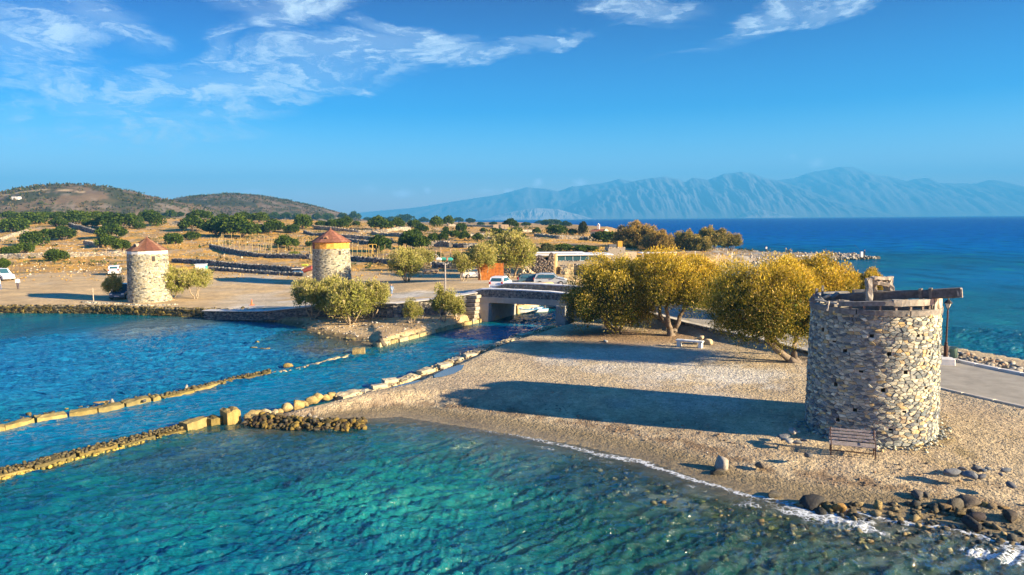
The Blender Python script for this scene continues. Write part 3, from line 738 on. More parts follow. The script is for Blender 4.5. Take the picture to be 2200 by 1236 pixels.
fn = t.n('ShaderNodeTexVoronoi', feature='DISTANCE_TO_EDGE', inp={'Vector': t.n('ShaderNodeVectorMath', operation='ADD', inp={0: oc, 1: t.n('ShaderNodeVectorMath', operation='SCALE', inp={0: t.noise(oc, 1.6, 4, .6, 0, 1), 3: .9}).outputs[0]}).outputs[0], 'Scale': 3.6}).outputs['Distance']
lace = t.m('SUBTRACT', 1.0, t.mr(fn, .0, .16))
fnz = t.noise(oc, 5.5, 6, .7)
fm = t.mr(t.m('ADD', t.m('ADD', t.m('MULTIPLY', foa, .9), t.m('MULTIPLY', lace, .55)), t.m('MULTIPLY', fnz, .8)), 1.05, 1.62)
fm = t.m('MULTIPLY', fm, t.mr(foa, .05, .45, 0, .82))
fshader = t.n('ShaderNodeBsdfDiffuse', inp={'Color': (.70, .75, .78, 1)})
fin = t.n('ShaderNodeMixShader', inp={0: fm, 1: surf_.outputs[0], 2: fshader.outputs[0]})
t.link(fin.outputs[0], t.n('ShaderNodeOutputMaterial').inputs[0]); M['water'] = m
names_ = ('depth', 'foam', 'inner', 'shore')
me = mkmesh('sea', np.concatenate(Vw), np.concatenate(Fw), m, None, True, {k_: np.concatenate(a_) for k_, a_ in zip(names_, Aw)})
tag(link_mesh('sea', me), kind='structure')
del Vw, Fw, Aw, parts_w

# ------------------------------------------------------------------ far mountains across the gulf
def range_mesh(name, Y0, prof, depth_m, base_cols, seed, foot=0.0):
    pxs = np.linspace(prof[0][0], prof[-1][0], 520); nr = 46
    top = np.interp(pxs, [p[0] for p in prof], [p[1] for p in prof])
    zt = np.maximum(5, 10 + (HZ(pxs) - top) / CAM_F * Y0)
    u = np.linspace(0, 1.25, nr)[:, None]
    px2 = pxs[None]
    xs = (px2 - CAM_CX) / CAM_F * Y0 + 0 * u; ys = Y0 - depth_m * (1 - u) + 0 * px2
    g = xs / depth_m * 5
    gul = 1 - np.abs(2 * fbm(g * 1.6 + .5 * fbm(g, ys / depth_m * 3, 1, 3, seed), ys / depth_m * 1.3, 1.0, 5, seed + 3, .6) - 1)
    prof_u = np.where(u < 1, np.clip(u, 0, 1) ** .85, 1 - (u - 1) * 1.6)
    f2 = fbm(xs / depth_m, ys / depth_m, 7, 5, seed + 9, .6)
    zz = zt[None] * (prof_u + (gul - .75) * .27 * np.sin(np.clip(u, 0, 1) * math.pi) ** .7 + (f2 - .5) * .16 * np.sin(np.clip(u, 0, 1) * math.pi))
    zz = zz + zt[None] * .03 * (fbm(xs / depth_m * 12, ys * 0, 1, 4, seed + 5) - .5) * (u > .9)
    zz = np.where(u < .02, foot - 20, zz)
    cn_ = S(gul.ravel(), .55, .95); c = lerp(np.array(base_cols[0]), np.array(base_cols[1]), cn_)
    me = mkmesh(name, np.stack([xs.ravel(), ys.ravel(), zz.ravel()], -1), grid_faces(nr, 520), M['stone_far'], c, True)
    return tag(link_mesh(name, me), kind='structure')
K = 12000.
far_p = [(640, 470), (740, 462), (800, 455), (900, 446), (1000, 430), (1080, 418), (1130, 404), (1170, 407), (1200, 412), (1230, 402), (1290, 396), (1330, 386), (1370, 394), (1420, 402), (1560, 396), (1640, 392), (1700, 385), (1740, 371), (1780, 366),
         (1800, 360), (1825, 361), (1850, 370), (1880, 379), (1920, 384), (1940, 391), (1960, 386), (1985, 384), (2010, 394), (2050, 396), (2090, 396), (2120, 388), (2145, 391), (2180, 400), (2260, 408), (2400, 420), (2600, 440)]
mid_p = [(1180, 470), (1230, 440), (1290, 410), (1330, 400), (1380, 386), (1425, 381), (1450, 385), (1470, 392), (1485, 384), (1520, 388), (1550, 376), (1590, 371), (1610, 374), (1640, 385), (1700, 398), (1760, 420), (1830, 446), (1880, 470)]
near_p = [(1040, 471), (1075, 461), (1100, 455), (1150, 447), (1200, 450), (1225, 457), (1260, 466), (1275, 471)]
near2_p = [(1570, 470), (1590, 455), (1620, 448), (1660, 455), (1690, 463), (1700, 470)]
RK = ((.13, .14, .16), (.22, .22, .22))
range_mesh('mountains', K + 1600, far_p, 1900, RK, 101)
range_mesh('mountains', K - 300, mid_p, 1500, RK, 131)
range_mesh('mountains', K - 1800, near_p, 500, ((.30, .27, .24), (.55, .50, .46)), 151)
range_mesh('mountains', K - 1600, near2_p, 400, ((.30, .27, .24), (.45, .42, .38)), 161)

# ------------------------------------------------------------------ haze
hb = MB(); hb.box(0, 7500, 470, 24000, 15800, 990)
HM, t = mat_new('air')
pv_ = t.n('ShaderNodeVolumePrincipled', inp={'Color': (.09, .50, 1.0, 1), 'Density': 0.00017, 'Anisotropy': 0.0})
t.link(pv_.outputs[0], t.n('ShaderNodeOutputMaterial').inputs['Volume'])
hz = hb.build('haze', HM); hz['kind'] = 'stuff'
# ------------------------------------------------------------------ masonry walls along a line
def along(pts, u):
    pts = [Vector((p[0], p[1], 0)) for p in pts]; acc = 0
    for i in range(len(pts) - 1):
        L = (pts[i + 1] - pts[i]).length
        if u <= acc + L or i == len(pts) - 2:
            t = (u - acc) / L; d = (pts[i + 1] - pts[i]) / L
            return pts[i] + (pts[i + 1] - pts[i]) * t, d, (i + min(max(t, 0), 1))
        acc += L
def smooth_line(pts, n=6):
    out = []; P = [np.array(p, float) for p in pts]
    for i in range(len(P) - 1):
        p0, p1, p2, p3 = P[max(i - 1, 0)], P[i], P[i + 1], P[min(i + 2, len(P) - 1)]
        for k in range(n):
            t = k / n
            out.append(tuple(.5 * ((2 * p1) + (-p0 + p2) * t + (2 * p0 - 5 * p1 + 4 * p2 - p3) * t * t + (-p0 + 3 * p1 - 3 * p2 + p3) * t ** 3)))
    out.append(tuple(P[-1])); return out
DARK = np.array([(.10, .11, .12), (.16, .16, .16), (.24, .23, .21), (.07, .08, .09), (.32, .29, .24), (.20, .19, .17)])  # dark stone; on field walls the shaded faces are painted with it
TAN = np.array([(.42, .36, .26), (.35, .30, .22), (.28, .25, .21), (.48, .43, .33), (.20, .19, .18), (.38, .28, .16)])
ALGAE = np.array([(.055, .045, .02), (.12, .09, .025), (.20, .15, .04), (.04, .035, .02), (.14, .12, .07), (.08, .07, .03)])
def line3(pts):
    """pts: (x, y, zb, zt) -> arrays with length"""
    P = np.array(pts, float); L = np.concatenate([[0], np.cumsum(np.hypot(*(P[1:, :2] - P[:-1, :2]).T))]); return P, L
def wall(root, pts, thick, cw, ch, pal, mname='stone', depth=.05, both=True, seed=1, cap=None, cap_col=(.62, .60, .56), cap_h=.07, cap_over=.04, mortar=(.30, .27, .22), top=True, ends=True):
    r = np.random.default_rng(seed); P, L = line3(pts)
    def pos(u):
        u = np.clip(u, 0, L[-1]); x = np.interp(u, L, P[:, 0]); y = np.interp(u, L, P[:, 1])
        i = min(max(int(np.searchsorted(L, u)) - 1, 0), len(L) - 2); d = P[i + 1, :2] - P[i, :2]; d = d / np.linalg.norm(d)
        return x, y, d, np.interp(u, L, P[:, 2]), np.interp(u, L, P[:, 3])
    mid = P[len(P) // 2]; d0 = P[-1, :2] - P[0, :2]; d0 = d0 / np.linalg.norm(d0); nn = np.array([d0[1], -d0[0]])
    sgn = 1 if np.dot(nn, -mid[:2]) > 0 else -1
    # core
    us = np.linspace(0, L[-1], max(2, int(L[-1] / 1.0) + 2)); mb = MB()
    for a, b in zip(us[:-1], us[1:]):
        xa, ya, da, ba, ta = pos(a + 1e-4); xb, yb, db, bb, tb = pos(b - 1e-4)
        na = np.array([da[1], -da[0]]) * sgn * thick / 2; nb = np.array([db[1], -db[0]]) * sgn * thick / 2
        V = [(xa + na[0], ya + na[1], ba), (xb + nb[0], yb + nb[1], bb), (xb - nb[0], yb - nb[1], bb), (xa - na[0], ya - na[1], ba),
             (xa + na[0], ya + na[1], ta), (xb + nb[0], yb + nb[1], tb), (xb - nb[0], yb - nb[1], tb), (xa - na[0], ya - na[1], ta)]
        mb.add(V, [(0, 1, 5, 4), (2, 3, 7, 6), (4, 5, 6, 7)] + ([(3, 0, 4, 7)] if a == us[0] else []) + ([(1, 2, 6, 5)] if b == us[-1] else []), mortar)
    mb.build('core', M['mortar'], root)
    Vs = []; Fs = []; Cs = []; off = 0; hm = float((P[:, 3] - P[:, 2]).mean())
    for side in ((1, -1) if both else (1,)):
        for poly in masonry(L[-1], hm, cw, ch, r):
            V, F = stone_geo(poly, .012 + .05 * min(cw, ch), depth * r.uniform(.5, 1.4), r)
            o = []
            for (u, v, w_) in V:
                x, y, d, zb, zt = pos(u); n = np.array([d[1], -d[0]]) * sgn * side; q = thick / 2 + w_
                o.append((x + n[0] * q, y + n[1] * q, zb + v / hm * (zt - zb)))
            if side < 0: F = [f[::-1] for f in F]
            Vs += o; Fs += [tuple(i + off for i in f) for f in F]; off += len(o); Cs += [stone_col(r, pal)] * len(F)
    me = mkmesh('stones', Vs, Fs, M[mname], np.array(Cs)); so = link_mesh('stones', me, root); so['kind'] = 'stuff'
    if top and not cap:
        n = int(L[-1] * thick / (cw * ch) * 1.3) + 4; u = r.uniform(0, L[-1], n); Pp = []; off_ = r.uniform(-.42, .42, n) * thick
        for a, o_ in zip(u, off_):
            x, y, d, zb, zt = pos(a); Pp.append((x + d[1] * o_, y - d[0] * o_, zt + ch * .1))
        H = np.stack([cw * r.uniform(.35, .7, n), cw * r.uniform(.3, .5, n), ch * r.uniform(.3, .6, n)], -1)
        rock_cloud_obj('top_stones', Pp, H, r.uniform(0, 6.28, n), [stone_col(r, pal) for _ in range(n)], M[mname], root)
    if cap:
        mb = MB(); us = np.arange(0, L[-1] + .3, .8)
        ring = []
        for u in us:
            x, y, d, zb, zt = pos(u); n = np.array([d[1], -d[0]]) * (thick / 2 + cap_over); j = r.normal(0, .012)
            ring.append([(x + n[0], y + n[1], zt - .02), (x + n[0], y + n[1], zt + cap_h * .7 + j), (x + n[0] * .6, y + n[1] * .6, zt + cap_h + j), (x - n[0] * .6, y - n[1] * .6, zt + cap_h + j), (x - n[0], y - n[1], zt + cap_h * .7 + j), (x - n[0], y - n[1], zt - .02)])
        V = [p for q in ring for p in q]; F = []
        for i in range(len(ring) - 1):
            for k in range(6): a, b = i * 6 + k, i * 6 + (k + 1) % 6; F.append((a, b, b + 6, a + 6))
        F += [(0, 1, 2, 3, 4, 5), tuple(len(V) - 1 - k for k in range(6))]
        mb.add(V, F, cap_col); mb.build('coping', M['concrete'], root)

# ------------------------------------------------------------------ the near mill tower
TC = (16.15, 31.5); TR0, TR1, TZ0, TZ1 = 2.68, 2.58, .45, 5.92
tower = empty('mill_tower', (TC[0], TC[1], 0), 0, 'large roofless round stone windmill tower with broken timbers on top, at the right', 'windmill')
def tw_r(v): return TR0 + (TR1 - TR0) * v / (TZ1 - TZ0)
circ = 2 * math.pi * TR0; HT = TZ1 - TZ0
def u_of(px, py):
    """angle round the tower of a photo position on its near face"""
    d = ray(px, py); ox, oy = -TC[0], -TC[1]; a = d[0] ** 2 + d[1] ** 2; b = 2 * (ox * d[0] + oy * d[1]); c = ox * ox + oy * oy - 2.66 ** 2
    disc = max(b * b - 4 * a * c, 0); t = (-b - math.sqrt(disc)) / (2 * a); x, y = d[0] * t + ox, d[1] * t + oy
    return (math.atan2(y, x) % (2 * math.pi)) / (2 * math.pi) * circ, CAM_H + d[2] * t - TZ0
holes = [u_of(a, b) for a, b in [(1767, 709), (1876, 723), (1979, 722), (1815, 754), (1912, 761), (1848, 801), (1947, 801), (1794, 828), (1896, 839), (1989, 834), (1833, 881), (1945, 884), (1911, 921), (2002, 760), (1788, 735), (1800, 905)]]
holes += [(u, v) for u in np.linspace(1.5, circ * .47, 7) for v in (1.2, 2.4, 3.6, 4.6)]
core = MB(); hw, hh_ = .15, .11
nseg = 96; zs = np.linspace(TZ0, TZ1, 30)
grid_hole = set()
for (u, v) in holes:
    grid_hole.add((int(u / circ * nseg) % nseg, int(v / HT * 29)))
Vc = []
for zz in zs:
    rr = tw_r(zz - TZ0) - .02
    for k in range(nseg): a = 2 * math.pi * k / nseg; Vc.append((rr * math.cos(a), rr * math.sin(a), zz))
Fc = [(j * nseg + k, j * nseg + (k + 1) % nseg, (j + 1) * nseg + (k + 1) % nseg, (j + 1) * nseg + k) for j in range(29) for k in range(nseg) if (k, j) not in grid_hole]
core.add(Vc, Fc, (.50, .46, .36))
for (k, j) in grid_hole:
    q = [Vc[j * nseg + k], Vc[j * nseg + (k + 1) % nseg], Vc[(j + 1) * nseg + (k + 1) % nseg], Vc[(j + 1) * nseg + k]]
    inn_ = [(x * .84, y * .84, zz) for x, y, zz in q]
    core.add(q + inn_, [(0, 1, 5, 4), (1, 2, 6, 5), (2, 3, 7, 6), (3, 0, 4, 7), (4, 5, 6, 7)], (.15, .13, .10))
core.build('core_wall', M['mortar'], tower)
inn_w = MB(); ri = 1.86
V = []; 
for zz in (1.0, TZ1 - .05):
    for k in range(48): a = 2 * math.pi * k / 48; V.append((ri * math.cos(a), ri * math.sin(a), zz))
for k in range(48): a = 2 * math.pi * k / 48; V.append((2.55 * math.cos(a), 2.55 * math.sin(a), TZ1 - .01))
F = [(48 + k, 48 + (k + 1) % 48, (k + 1) % 48, k) for k in range(48)] + [(48 + k, 96 + k, 96 + (k + 1) % 48, 48 + (k + 1) % 48) for k in range(48)] + [tuple(range(48))]
inn_w.add(V, F, (.24, .22, .18)); inn_w.build('inner_wall', M['mortar'], tower)
r_ = np.random.default_rng(21)
big = []; 
for poly in masonry(circ, HT, .265, .125, r_, .36, True, holes):
    P_ = np.array(poly); area = .5 * abs(np.dot(P_[:, 0], np.roll(P_[:, 1], 1)) - np.dot(P_[:, 1], np.roll(P_[:, 0], 1))); c_ = P_.mean(0)
    ang = c_[0] / circ * 2 * math.pi; vx, vy = math.cos(ang), math.sin(ang)
    tocam = Vector((-TC[0], -TC[1])).normalized(); facing = vx * tocam.x + vy * tocam.y
    big.append((area * max(facing, 0) if facing > .08 else -1, poly, c_, ang))
big.sort(key=lambda q: -q[0])
Vs = []; Fs = []; Cs = []; off = 0
pal_p = [.15, .15, .13, .09, .14, .09, .045, .08, .045, .08]
for i, (ar, poly, c_, ang) in enumerate(big):
    cq = np.mean(poly, 0); poly = [tuple(cq + (np.array(q) - cq) * r_.uniform(.80, 1.03)) for q in poly]
    V, F = stone_geo(poly, .006, .026 * r_.uniform(.1, 2.2), r_)
    o = [((tw_r(v) + w_) * math.cos(u / circ * 2 * math.pi), (tw_r(v) + w_) * math.sin(u / circ * 2 * math.pi), TZ0 + v) for u, v, w_ in V]
    colr_ = stone_col(r_, p=pal_p)
    if c_[1] < 1.4 and r_.random() < .3: colr_ = stone_col(r_, np.array([(.16, .18, .20), (.12, .13, .15), (.44, .36, .24)]))
    if i < 299: link_mesh('stone', mkmesh('stone', o, F, M['stone'], np.array(colr_)), tower)
    else: Vs += o; Fs += [tuple(k + off for k in f) for f in F]; off += len(o); Cs += [colr_] * len(F)
so = link_mesh('small_stones', mkmesh('small_stones', Vs, Fs, M['stone'], np.array(Cs)), tower); so['kind'] = 'stuff'
# loose stones along the broken rim
n = 170; a = r_.uniform(0, 6.28, n); rr = r_.uniform(1.95, 2.55, n)
rock_cloud_obj('rim_stones', np.stack([rr * np.cos(a), rr * np.sin(a), TZ1 + r_.uniform(-.02, .07, n)], -1), np.stack([r_.uniform(.08, .2, n), r_.uniform(.07, .15, n), r_.uniform(.04, .09, n)], -1), a, [stone_col(r_) for _ in range(n)], M['stone'], tower)
# timbers: local coordinates of the tower
def tl(px, py, Y): p = PXZ(px, py, Y); return (p.x - TC[0], p.y - TC[1], p.z)
GREYW = (.30, .28, .25)
def timber(name, p0, p1, w_, h_, c=GREYW, parent=tower, seg=5, jit=.02, roll=0.0):
    p0, p1 = Vector(p0), Vector(p1); d = (p1 - p0).normalized(); upv = Vector((0, 0, 1)) if abs(d.z) < .9 else Vector((0, 1, 0))
    sx = d.cross(upv).normalized(); su = sx.cross(d).normalized()
    if roll: q = Quaternion(d, roll); sx = q @ sx; su = q @ su
    V = []; F = []
    for i in range(seg + 1):
        c0 = p0.lerp(p1, i / seg)
        for (a, b) in ((-1, -.8), (-.8, -1), (.8, -1), (1, -.8), (1, .8), (.8, 1), (-.8, 1), (-1, .8)):
            V.append(tuple(c0 + sx * (a * w_ / 2 + rnd.uniform(-jit, jit)) + su * (b * h_ / 2 + rnd.uniform(-jit, jit))))
    for i in range(seg):
        for k in range(8): a, b = i * 8 + k, i * 8 + (k + 1) % 8; F.append((a, b, b + 8, a + 8))
    F += [tuple(range(7, -1, -1)), tuple(seg * 8 + k for k in range(8))]
    return MB().add(V, F, c).build(name, M['wood'], parent)
s0, s1 = Vector(tl(1768, 641, 31.9)), Vector(tl(2064, 629, 28.9))
tag(timber('windshaft', s0, s1, .36, .36, (.13, .12, .11), seg=12, jit=.03), 'heavy dark horizontal shaft beam jutting out to the right')
for f in (.73, .80): 
    c0 = s0.lerp(s1, f); dd = (s1 - s0).normalized(); timber('iron_band', c0 - dd * .06, c0 + dd * .06, .48, .48, (.20, .17, .13), seg=1, jit=.005)
timber('lit_shaft_end', s1 - (s1 - s0).normalized() * .12, s1 + (s1 - s0).normalized() * .06, .30, .34, (.42, .36, .27), seg=1, jit=.04)  # paler end piece; the lit end face is put into its colour
# posts that carry the shaft
for (x0, x1_, yb, yt, Y_, w_) in ((1868, 1866, 640, 598, 30.2, .22), (1880, 1876, 640, 594, 30.7, .16), (1914, 1911, 628, 594, 30.6, .20), (1905, 1903, 628, 600, 30.9, .14)):
    timber('post', tl(x0, yb + 6, Y_), tl(x1_, yt, Y_), w_, .26, (.34, .31, .27), jit=.03)
timber('cross_plank', tl(1874, 598, 30.4), tl(1910, 598, 30.5), .34, .12, (.40, .35, .28), jit=.03)
timber('cross_plank', tl(1876, 607, 30.2), tl(1908, 612, 30.3), .20, .16, (.22, .19, .16), jit=.04)
timber('cross_plank', tl(1878, 601, 30.9), tl(1908, 603, 31.0), .26, .22, (.36, .32, .26), jit=.03)
for k in range(9):
    x = 1870 + k * 5; timber('splinter', tl(x, 598 + rnd.uniform(-2, 14), 30.4), tl(x + rnd.uniform(-6, 12), 594 + rnd.uniform(-3, 22), 30.5 + rnd.uniform(-.2, .2)), .05, .04, (.38, .34, .28), seg=2, jit=.008)
# the wooden curb: two levels of curved boards round the rim
def arc_board(name, a0, a1, r0, zc, w_, h_, c, z1=None, seg=6, rend=None):
    V = []; F = []
    for i in range(seg + 1):
        a = a0 + (a1 - a0) * i / seg; zz = zc + ((z1 if z1 is not None else zc) - zc) * i / seg; rr = r0 + ((rend if rend else r0) - r0) * i / seg
        for (dr, dz) in ((-w_ / 2, -h_ / 2), (w_ / 2, -h_ / 2), (w_ / 2 + .0, h_ / 2), (-w_ / 2, h_ / 2)):
            q = rr + dr + rnd.uniform(-.012, .012); V.append((q * math.cos(a), q * math.sin(a), zz + dz + rnd.uniform(-.014, .014)))
    for i in range(seg):
        for k in range(4): p_, q_ = i * 4 + k, i * 4 + (k + 1) % 4; F.append((p_, q_, q_ + 4, p_ + 4))
    F += [(3, 2, 1, 0), tuple(seg * 4 + k for k in range(4))]
    MB().add(V, F, c).build(name, M['wood'], tower)
CW = [(.34, .32, .27), (.22, .21, .19), (.44, .40, .32), (.17, .165, .155)]
sg = 8
for k in range(sg):
    a0 = R(-176) + k * R(45); arc_board('curb_board', a0, a0 + R(44), 2.48, TZ1 + .09, .34, .22, CW[(k * 2 + 1) % 4])
arc_board('curb_board', R(-150), R(-100), 2.46, TZ1 + .36, .22, .20, CW[1], z1=TZ1 + .52)
arc_board('curb_board', R(-101), R(-58), 2.46, TZ1 + .52, .24, .26, CW[0])
arc_board('curb_board', R(-57), R(-27), 2.48, TZ1 + .42, .24, .52, CW[2])
arc_board('curb_board', R(20), R(85), 2.44, TZ1 + .46, .24, .24, CW[3]); arc_board('curb_board', R(90), R(150), 2.44, TZ1 + .40, .24, .2, CW[1])
for adeg in (-150, -138, -126, -112, -98, -84, -70, -60, 10, 40, 70, 100, 130):
    a = R(adeg); x, y = 2.45 * math.cos(a), 2.45 * math.sin(a); timber('spacer', (x, y, TZ1 + .18), (x, y, TZ1 + .42 + (.12 if adeg < -140 else 0)), .09, .09, (.26, .22, .18), seg=1, jit=.01)
timber('stub', tl(2008, 668, 29.6), tl(2008, 638, 29.6), .22, .3, (.30, .23, .15), jit=.03)
timber('stub', tl(2015, 668, 30.0), tl(2015, 652, 30.0), .18, .2, (.24, .18, .12), jit=.03)
timber('cross_beam', (-2.4, -1.0, TZ1 + .34), (2.2, 1.4, TZ1 + .34), .24, .22, (.16, .15, .14)); timber('cross_beam', (-1.9, 1.7, TZ1 + .34), (1.4, -2.1, TZ1 + .34), .24, .22, (.2, .19, .17))
for (p0, p1, w_, c) in [((1748, 652, 31.6), (1756, 620, 31.6), .10, 3), ((1766, 640, 31.8), (1768, 614, 31.8), .09, 1), ((1752, 640, 31), (1775, 648, 30.2), .08, 0), ((1756, 632, 31), (1776, 652, 30.4), .07, 3), ((1770, 640, 31), (1784, 634, 30.8), .26, 2),
                        ((1752, 644, 30.6), (1800, 653, 29.4), .09, 0), ((1781, 648, 29.4), (1777, 668, 29.2), .05, 2), ((1745, 650, 31.2), (1750, 640, 31.2), .3, 3), ((1785, 640, 31.2), (1800, 630, 31.3), .22, 3)]:
    timber('loose_plank', tl(*p0), tl(*p1), w_, max(.05, w_ * .4), CW[c], seg=2, jit=.012)
wire = MB(); pts = [tl(1861 + 9 * math.cos(t_) * 1.0, 618 - 24 * math.sin(t_), 30.1) for t_ in np.linspace(R(110), R(200), 8)]
wire.tube([tl(1874, 592, 30.1), tl(1866, 600, 30.05), tl(1861, 612, 30.0), tl(1859, 626, 29.9), tl(1860, 640, 29.8)], .012, 5, (.03, .03, .03)); wire.build('cable', M['metal'], tower)

# ------------------------------------------------------------------ bridge
BA = np.array([-2.6, 69.6]); BE = np.array([.8996, -.4367]); BN = np.array([.4367, .8996]); brz = math.atan2(BE[1], BE[0])
bridge = empty('bridge', (BA[0], BA[1], 0), brz, 'short road bridge of rough stone and concrete over the canal', 'bridge')
mb = MB(); CON = (.30, .28, .24)
mb.box(4.1, 2.8, 2.15, 9.4, 5.5, .5, CON, bev=.03); mb.box(.05, .25, 2.02, .5, .4, .62, (.22, .21, .18), rz=.2)
mb.build('deck', M['concrete'], bridge)
mb = MB(); mb.box(4.1, -.06, 2.14, 9.2, .16, .56, (.40, .37, .31), bev=.02); mb.build('edge_beam', M['concrete'], bridge)
mb = MB(); mb.box(.1, 2.9, .7, .9, 5.6, 2.5, (.34, .33, .30)); mb.build('abutment', M['concrete'], bridge)
mb = MB(); V = [(-1.0, -.45, -.8), (.50, -.62, -.8), (.50, .2, -.8), (-1.0, .2, -.8), (-.55, -.12, 1.95), (.42, -.12, 1.95), (.42, .2, 1.95), (-.55, .2, 1.95)]
mb.add(V, [(3, 2, 1, 0), (4, 5, 6, 7), (0, 1, 5, 4), (1, 2, 6, 5), (2, 3, 7, 6), (3, 0, 4, 7)], (.40, .38, .34)); mb.build('buttress', M['concrete'], bridge)
mb = MB(); mb.box(8.15, 2.8, .7, .9, 5.8, 2.5, (.24, .25, .25)); mb.box(8.1, -.2, .62, .95, .5, 2.6, (.25, .26, .26), bev=.03); mb.build('abutment', M['concrete'], bridge)
def b2w(u, v): return (BA[0] + BE[0] * u + BN[0] * v, BA[1] + BE[1] * u + BN[1] * v)
def bpt(u, v, zb, zt): return (u, v, zb, zt)
for nm, v, off_ in (('near', .12, 0), ('far', 5.4, .12)):
    pr = empty('parapet', (0, 0, 0)); pr.parent = bridge
    P_ = [(-2.0, v, 2.2, 2.7), (-.7, v, 2.38, 3.10 + off_), (.6, v, 2.40, 3.16 + off_), (3.5, v, 2.40, 3.17 + off_), (6.5, v, 2.40, 3.12 + off_), (8.8, v, 2.38, 3.04 + off_), (10.2, v, 2.2, 2.75 + off_)]
    # work in the bridge's frame: the camera side is -v
    wall(pr, [(a, b, c, d) for a, b, c, d in P_], .36, .17, .15, DARK if nm == 'near' else TAN, seed=31 if nm == 'near' else 32, cap=True, cap_col=(.80, .79, .76), cap_h=.12, cap_over=.06, depth=.04)
# ------------------------------------------------------------------ sea wall and retaining walls
sea_wall = empty('sea_wall', (0, 0, 0), 0, 'long low sea wall of dark algae covered stones at the left shore', 'wall')
pts = [W(a, b, 0) for a, b in [(-300, 671.5), (-60, 671), (0, 672), (200, 673), (458, 682.5), (553, 686.5)]] 
wall(sea_wall, [(x, y + .1, -.4, z_) for (x, y), z_ in zip(pts, (.72, .74, .75, .78, .82, .85))], .55, .42, .26, ALGAE, 'block', .12, False, 41)
up_wall = empty('retaining_wall', (0, 0, 0), 0, 'dark stone retaining wall under the pale walkway west of the bridge', 'wall')
wall(up_wall, [(-31.5, 72.7, .0, .92), (-27.5, 71.3, .1, 1.0), (-24.5, 70.1, .2, 1.15), (-18, 69.8, .35, 1.75), (-11, 66.8, .4, 2.2), (-6.5, 67.8, .4, 2.55), (-3.5, 68.8, .2, 2.95)], .6, .30, .2, DARK, seed=42, cap=True, cap_col=(.58, .55, .50), cap_h=.06, cap_over=.35, depth=.09, both=False)
quoin = empty('stepped_buttress', (-3.9, 68.4, 0), brz, 'pale stone block buttress beside the west end of the bridge', 'wall')
for i in range(7):
    MB().box(rnd.uniform(-.1, .1), -.1 * i * .4, .35 + (6 - i) * .37, 1.5 - .04 * i + rnd.uniform(-.15, .15), .9, .33, tuple(TAN[i % 4]), bev=.04, jit=.015).build('stone_block', M['block'], quoin)
road_wall = empty('roadside_wall', (0, 0, 0), 0, 'low dark stone wall below the road, running behind the tamarisks', 'wall')
wall(road_wall, [(5.9, 66.1, .2, 3.0), (8.5, 64.6, .3, 2.7), (11.6, 61.9, .4, 1.9), (14.5, 58.4, .45, 1.38), (16.8, 53.5, .45, 1.3), (19.2, 47.8, .45, 1.22), (20.6, 42.8, .5, 1.12)], .5, .32, .2, DARK, seed=43, cap=True, cap_col=(.52, .49, .43), cap_h=.05, cap_over=.03, depth=.08)

# ------------------------------------------------------------------ road surface, kerb and painted edge
def drape(name, line, zoff, w0, w1, mat_, col, n=5, step=.6, z_from=None):
    P = np.array(line); L = np.concatenate([[0], np.cumsum(np.hypot(*(P[1:] - P[:-1]).T))]); us = np.arange(0, L[-1], step)
    x = np.interp(us, L, P[:, 0]); y = np.interp(us, L, P[:, 1]); dx = np.gradient(x); dy = np.gradient(y); q = np.hypot(dx, dy); nx, ny = dy / q, -dx / q
    offs = np.linspace(w0, w1, n); Xs = x[:, None] + nx[:, None] * offs; Ys = y[:, None] + ny[:, None] * offs
    _, _, _, tpp = poly_dist(ROAD, x, y, None, False); Zs = np.repeat(np.interp(tpp, _rl, ROAD_Z)[:, None], n, 1) + zoff
    me = mkmesh(name, np.stack([Xs.ravel(), Ys.ravel(), Zs.ravel()], -1), grid_faces(len(us), n), mat_, np.array(col)); return link_mesh(name, me)
M['asphalt'] = mat('asphalt', None, .9, n_scale=1.2, n_amt=.22, bump=.35, b_scale=40, speck=.15)
line = smooth_line(ROAD[6:], 8)
tag(drape('road', line, .0, -3.2, 3.4, M['asphalt'], (.30, .275, .225)), kind='structure')
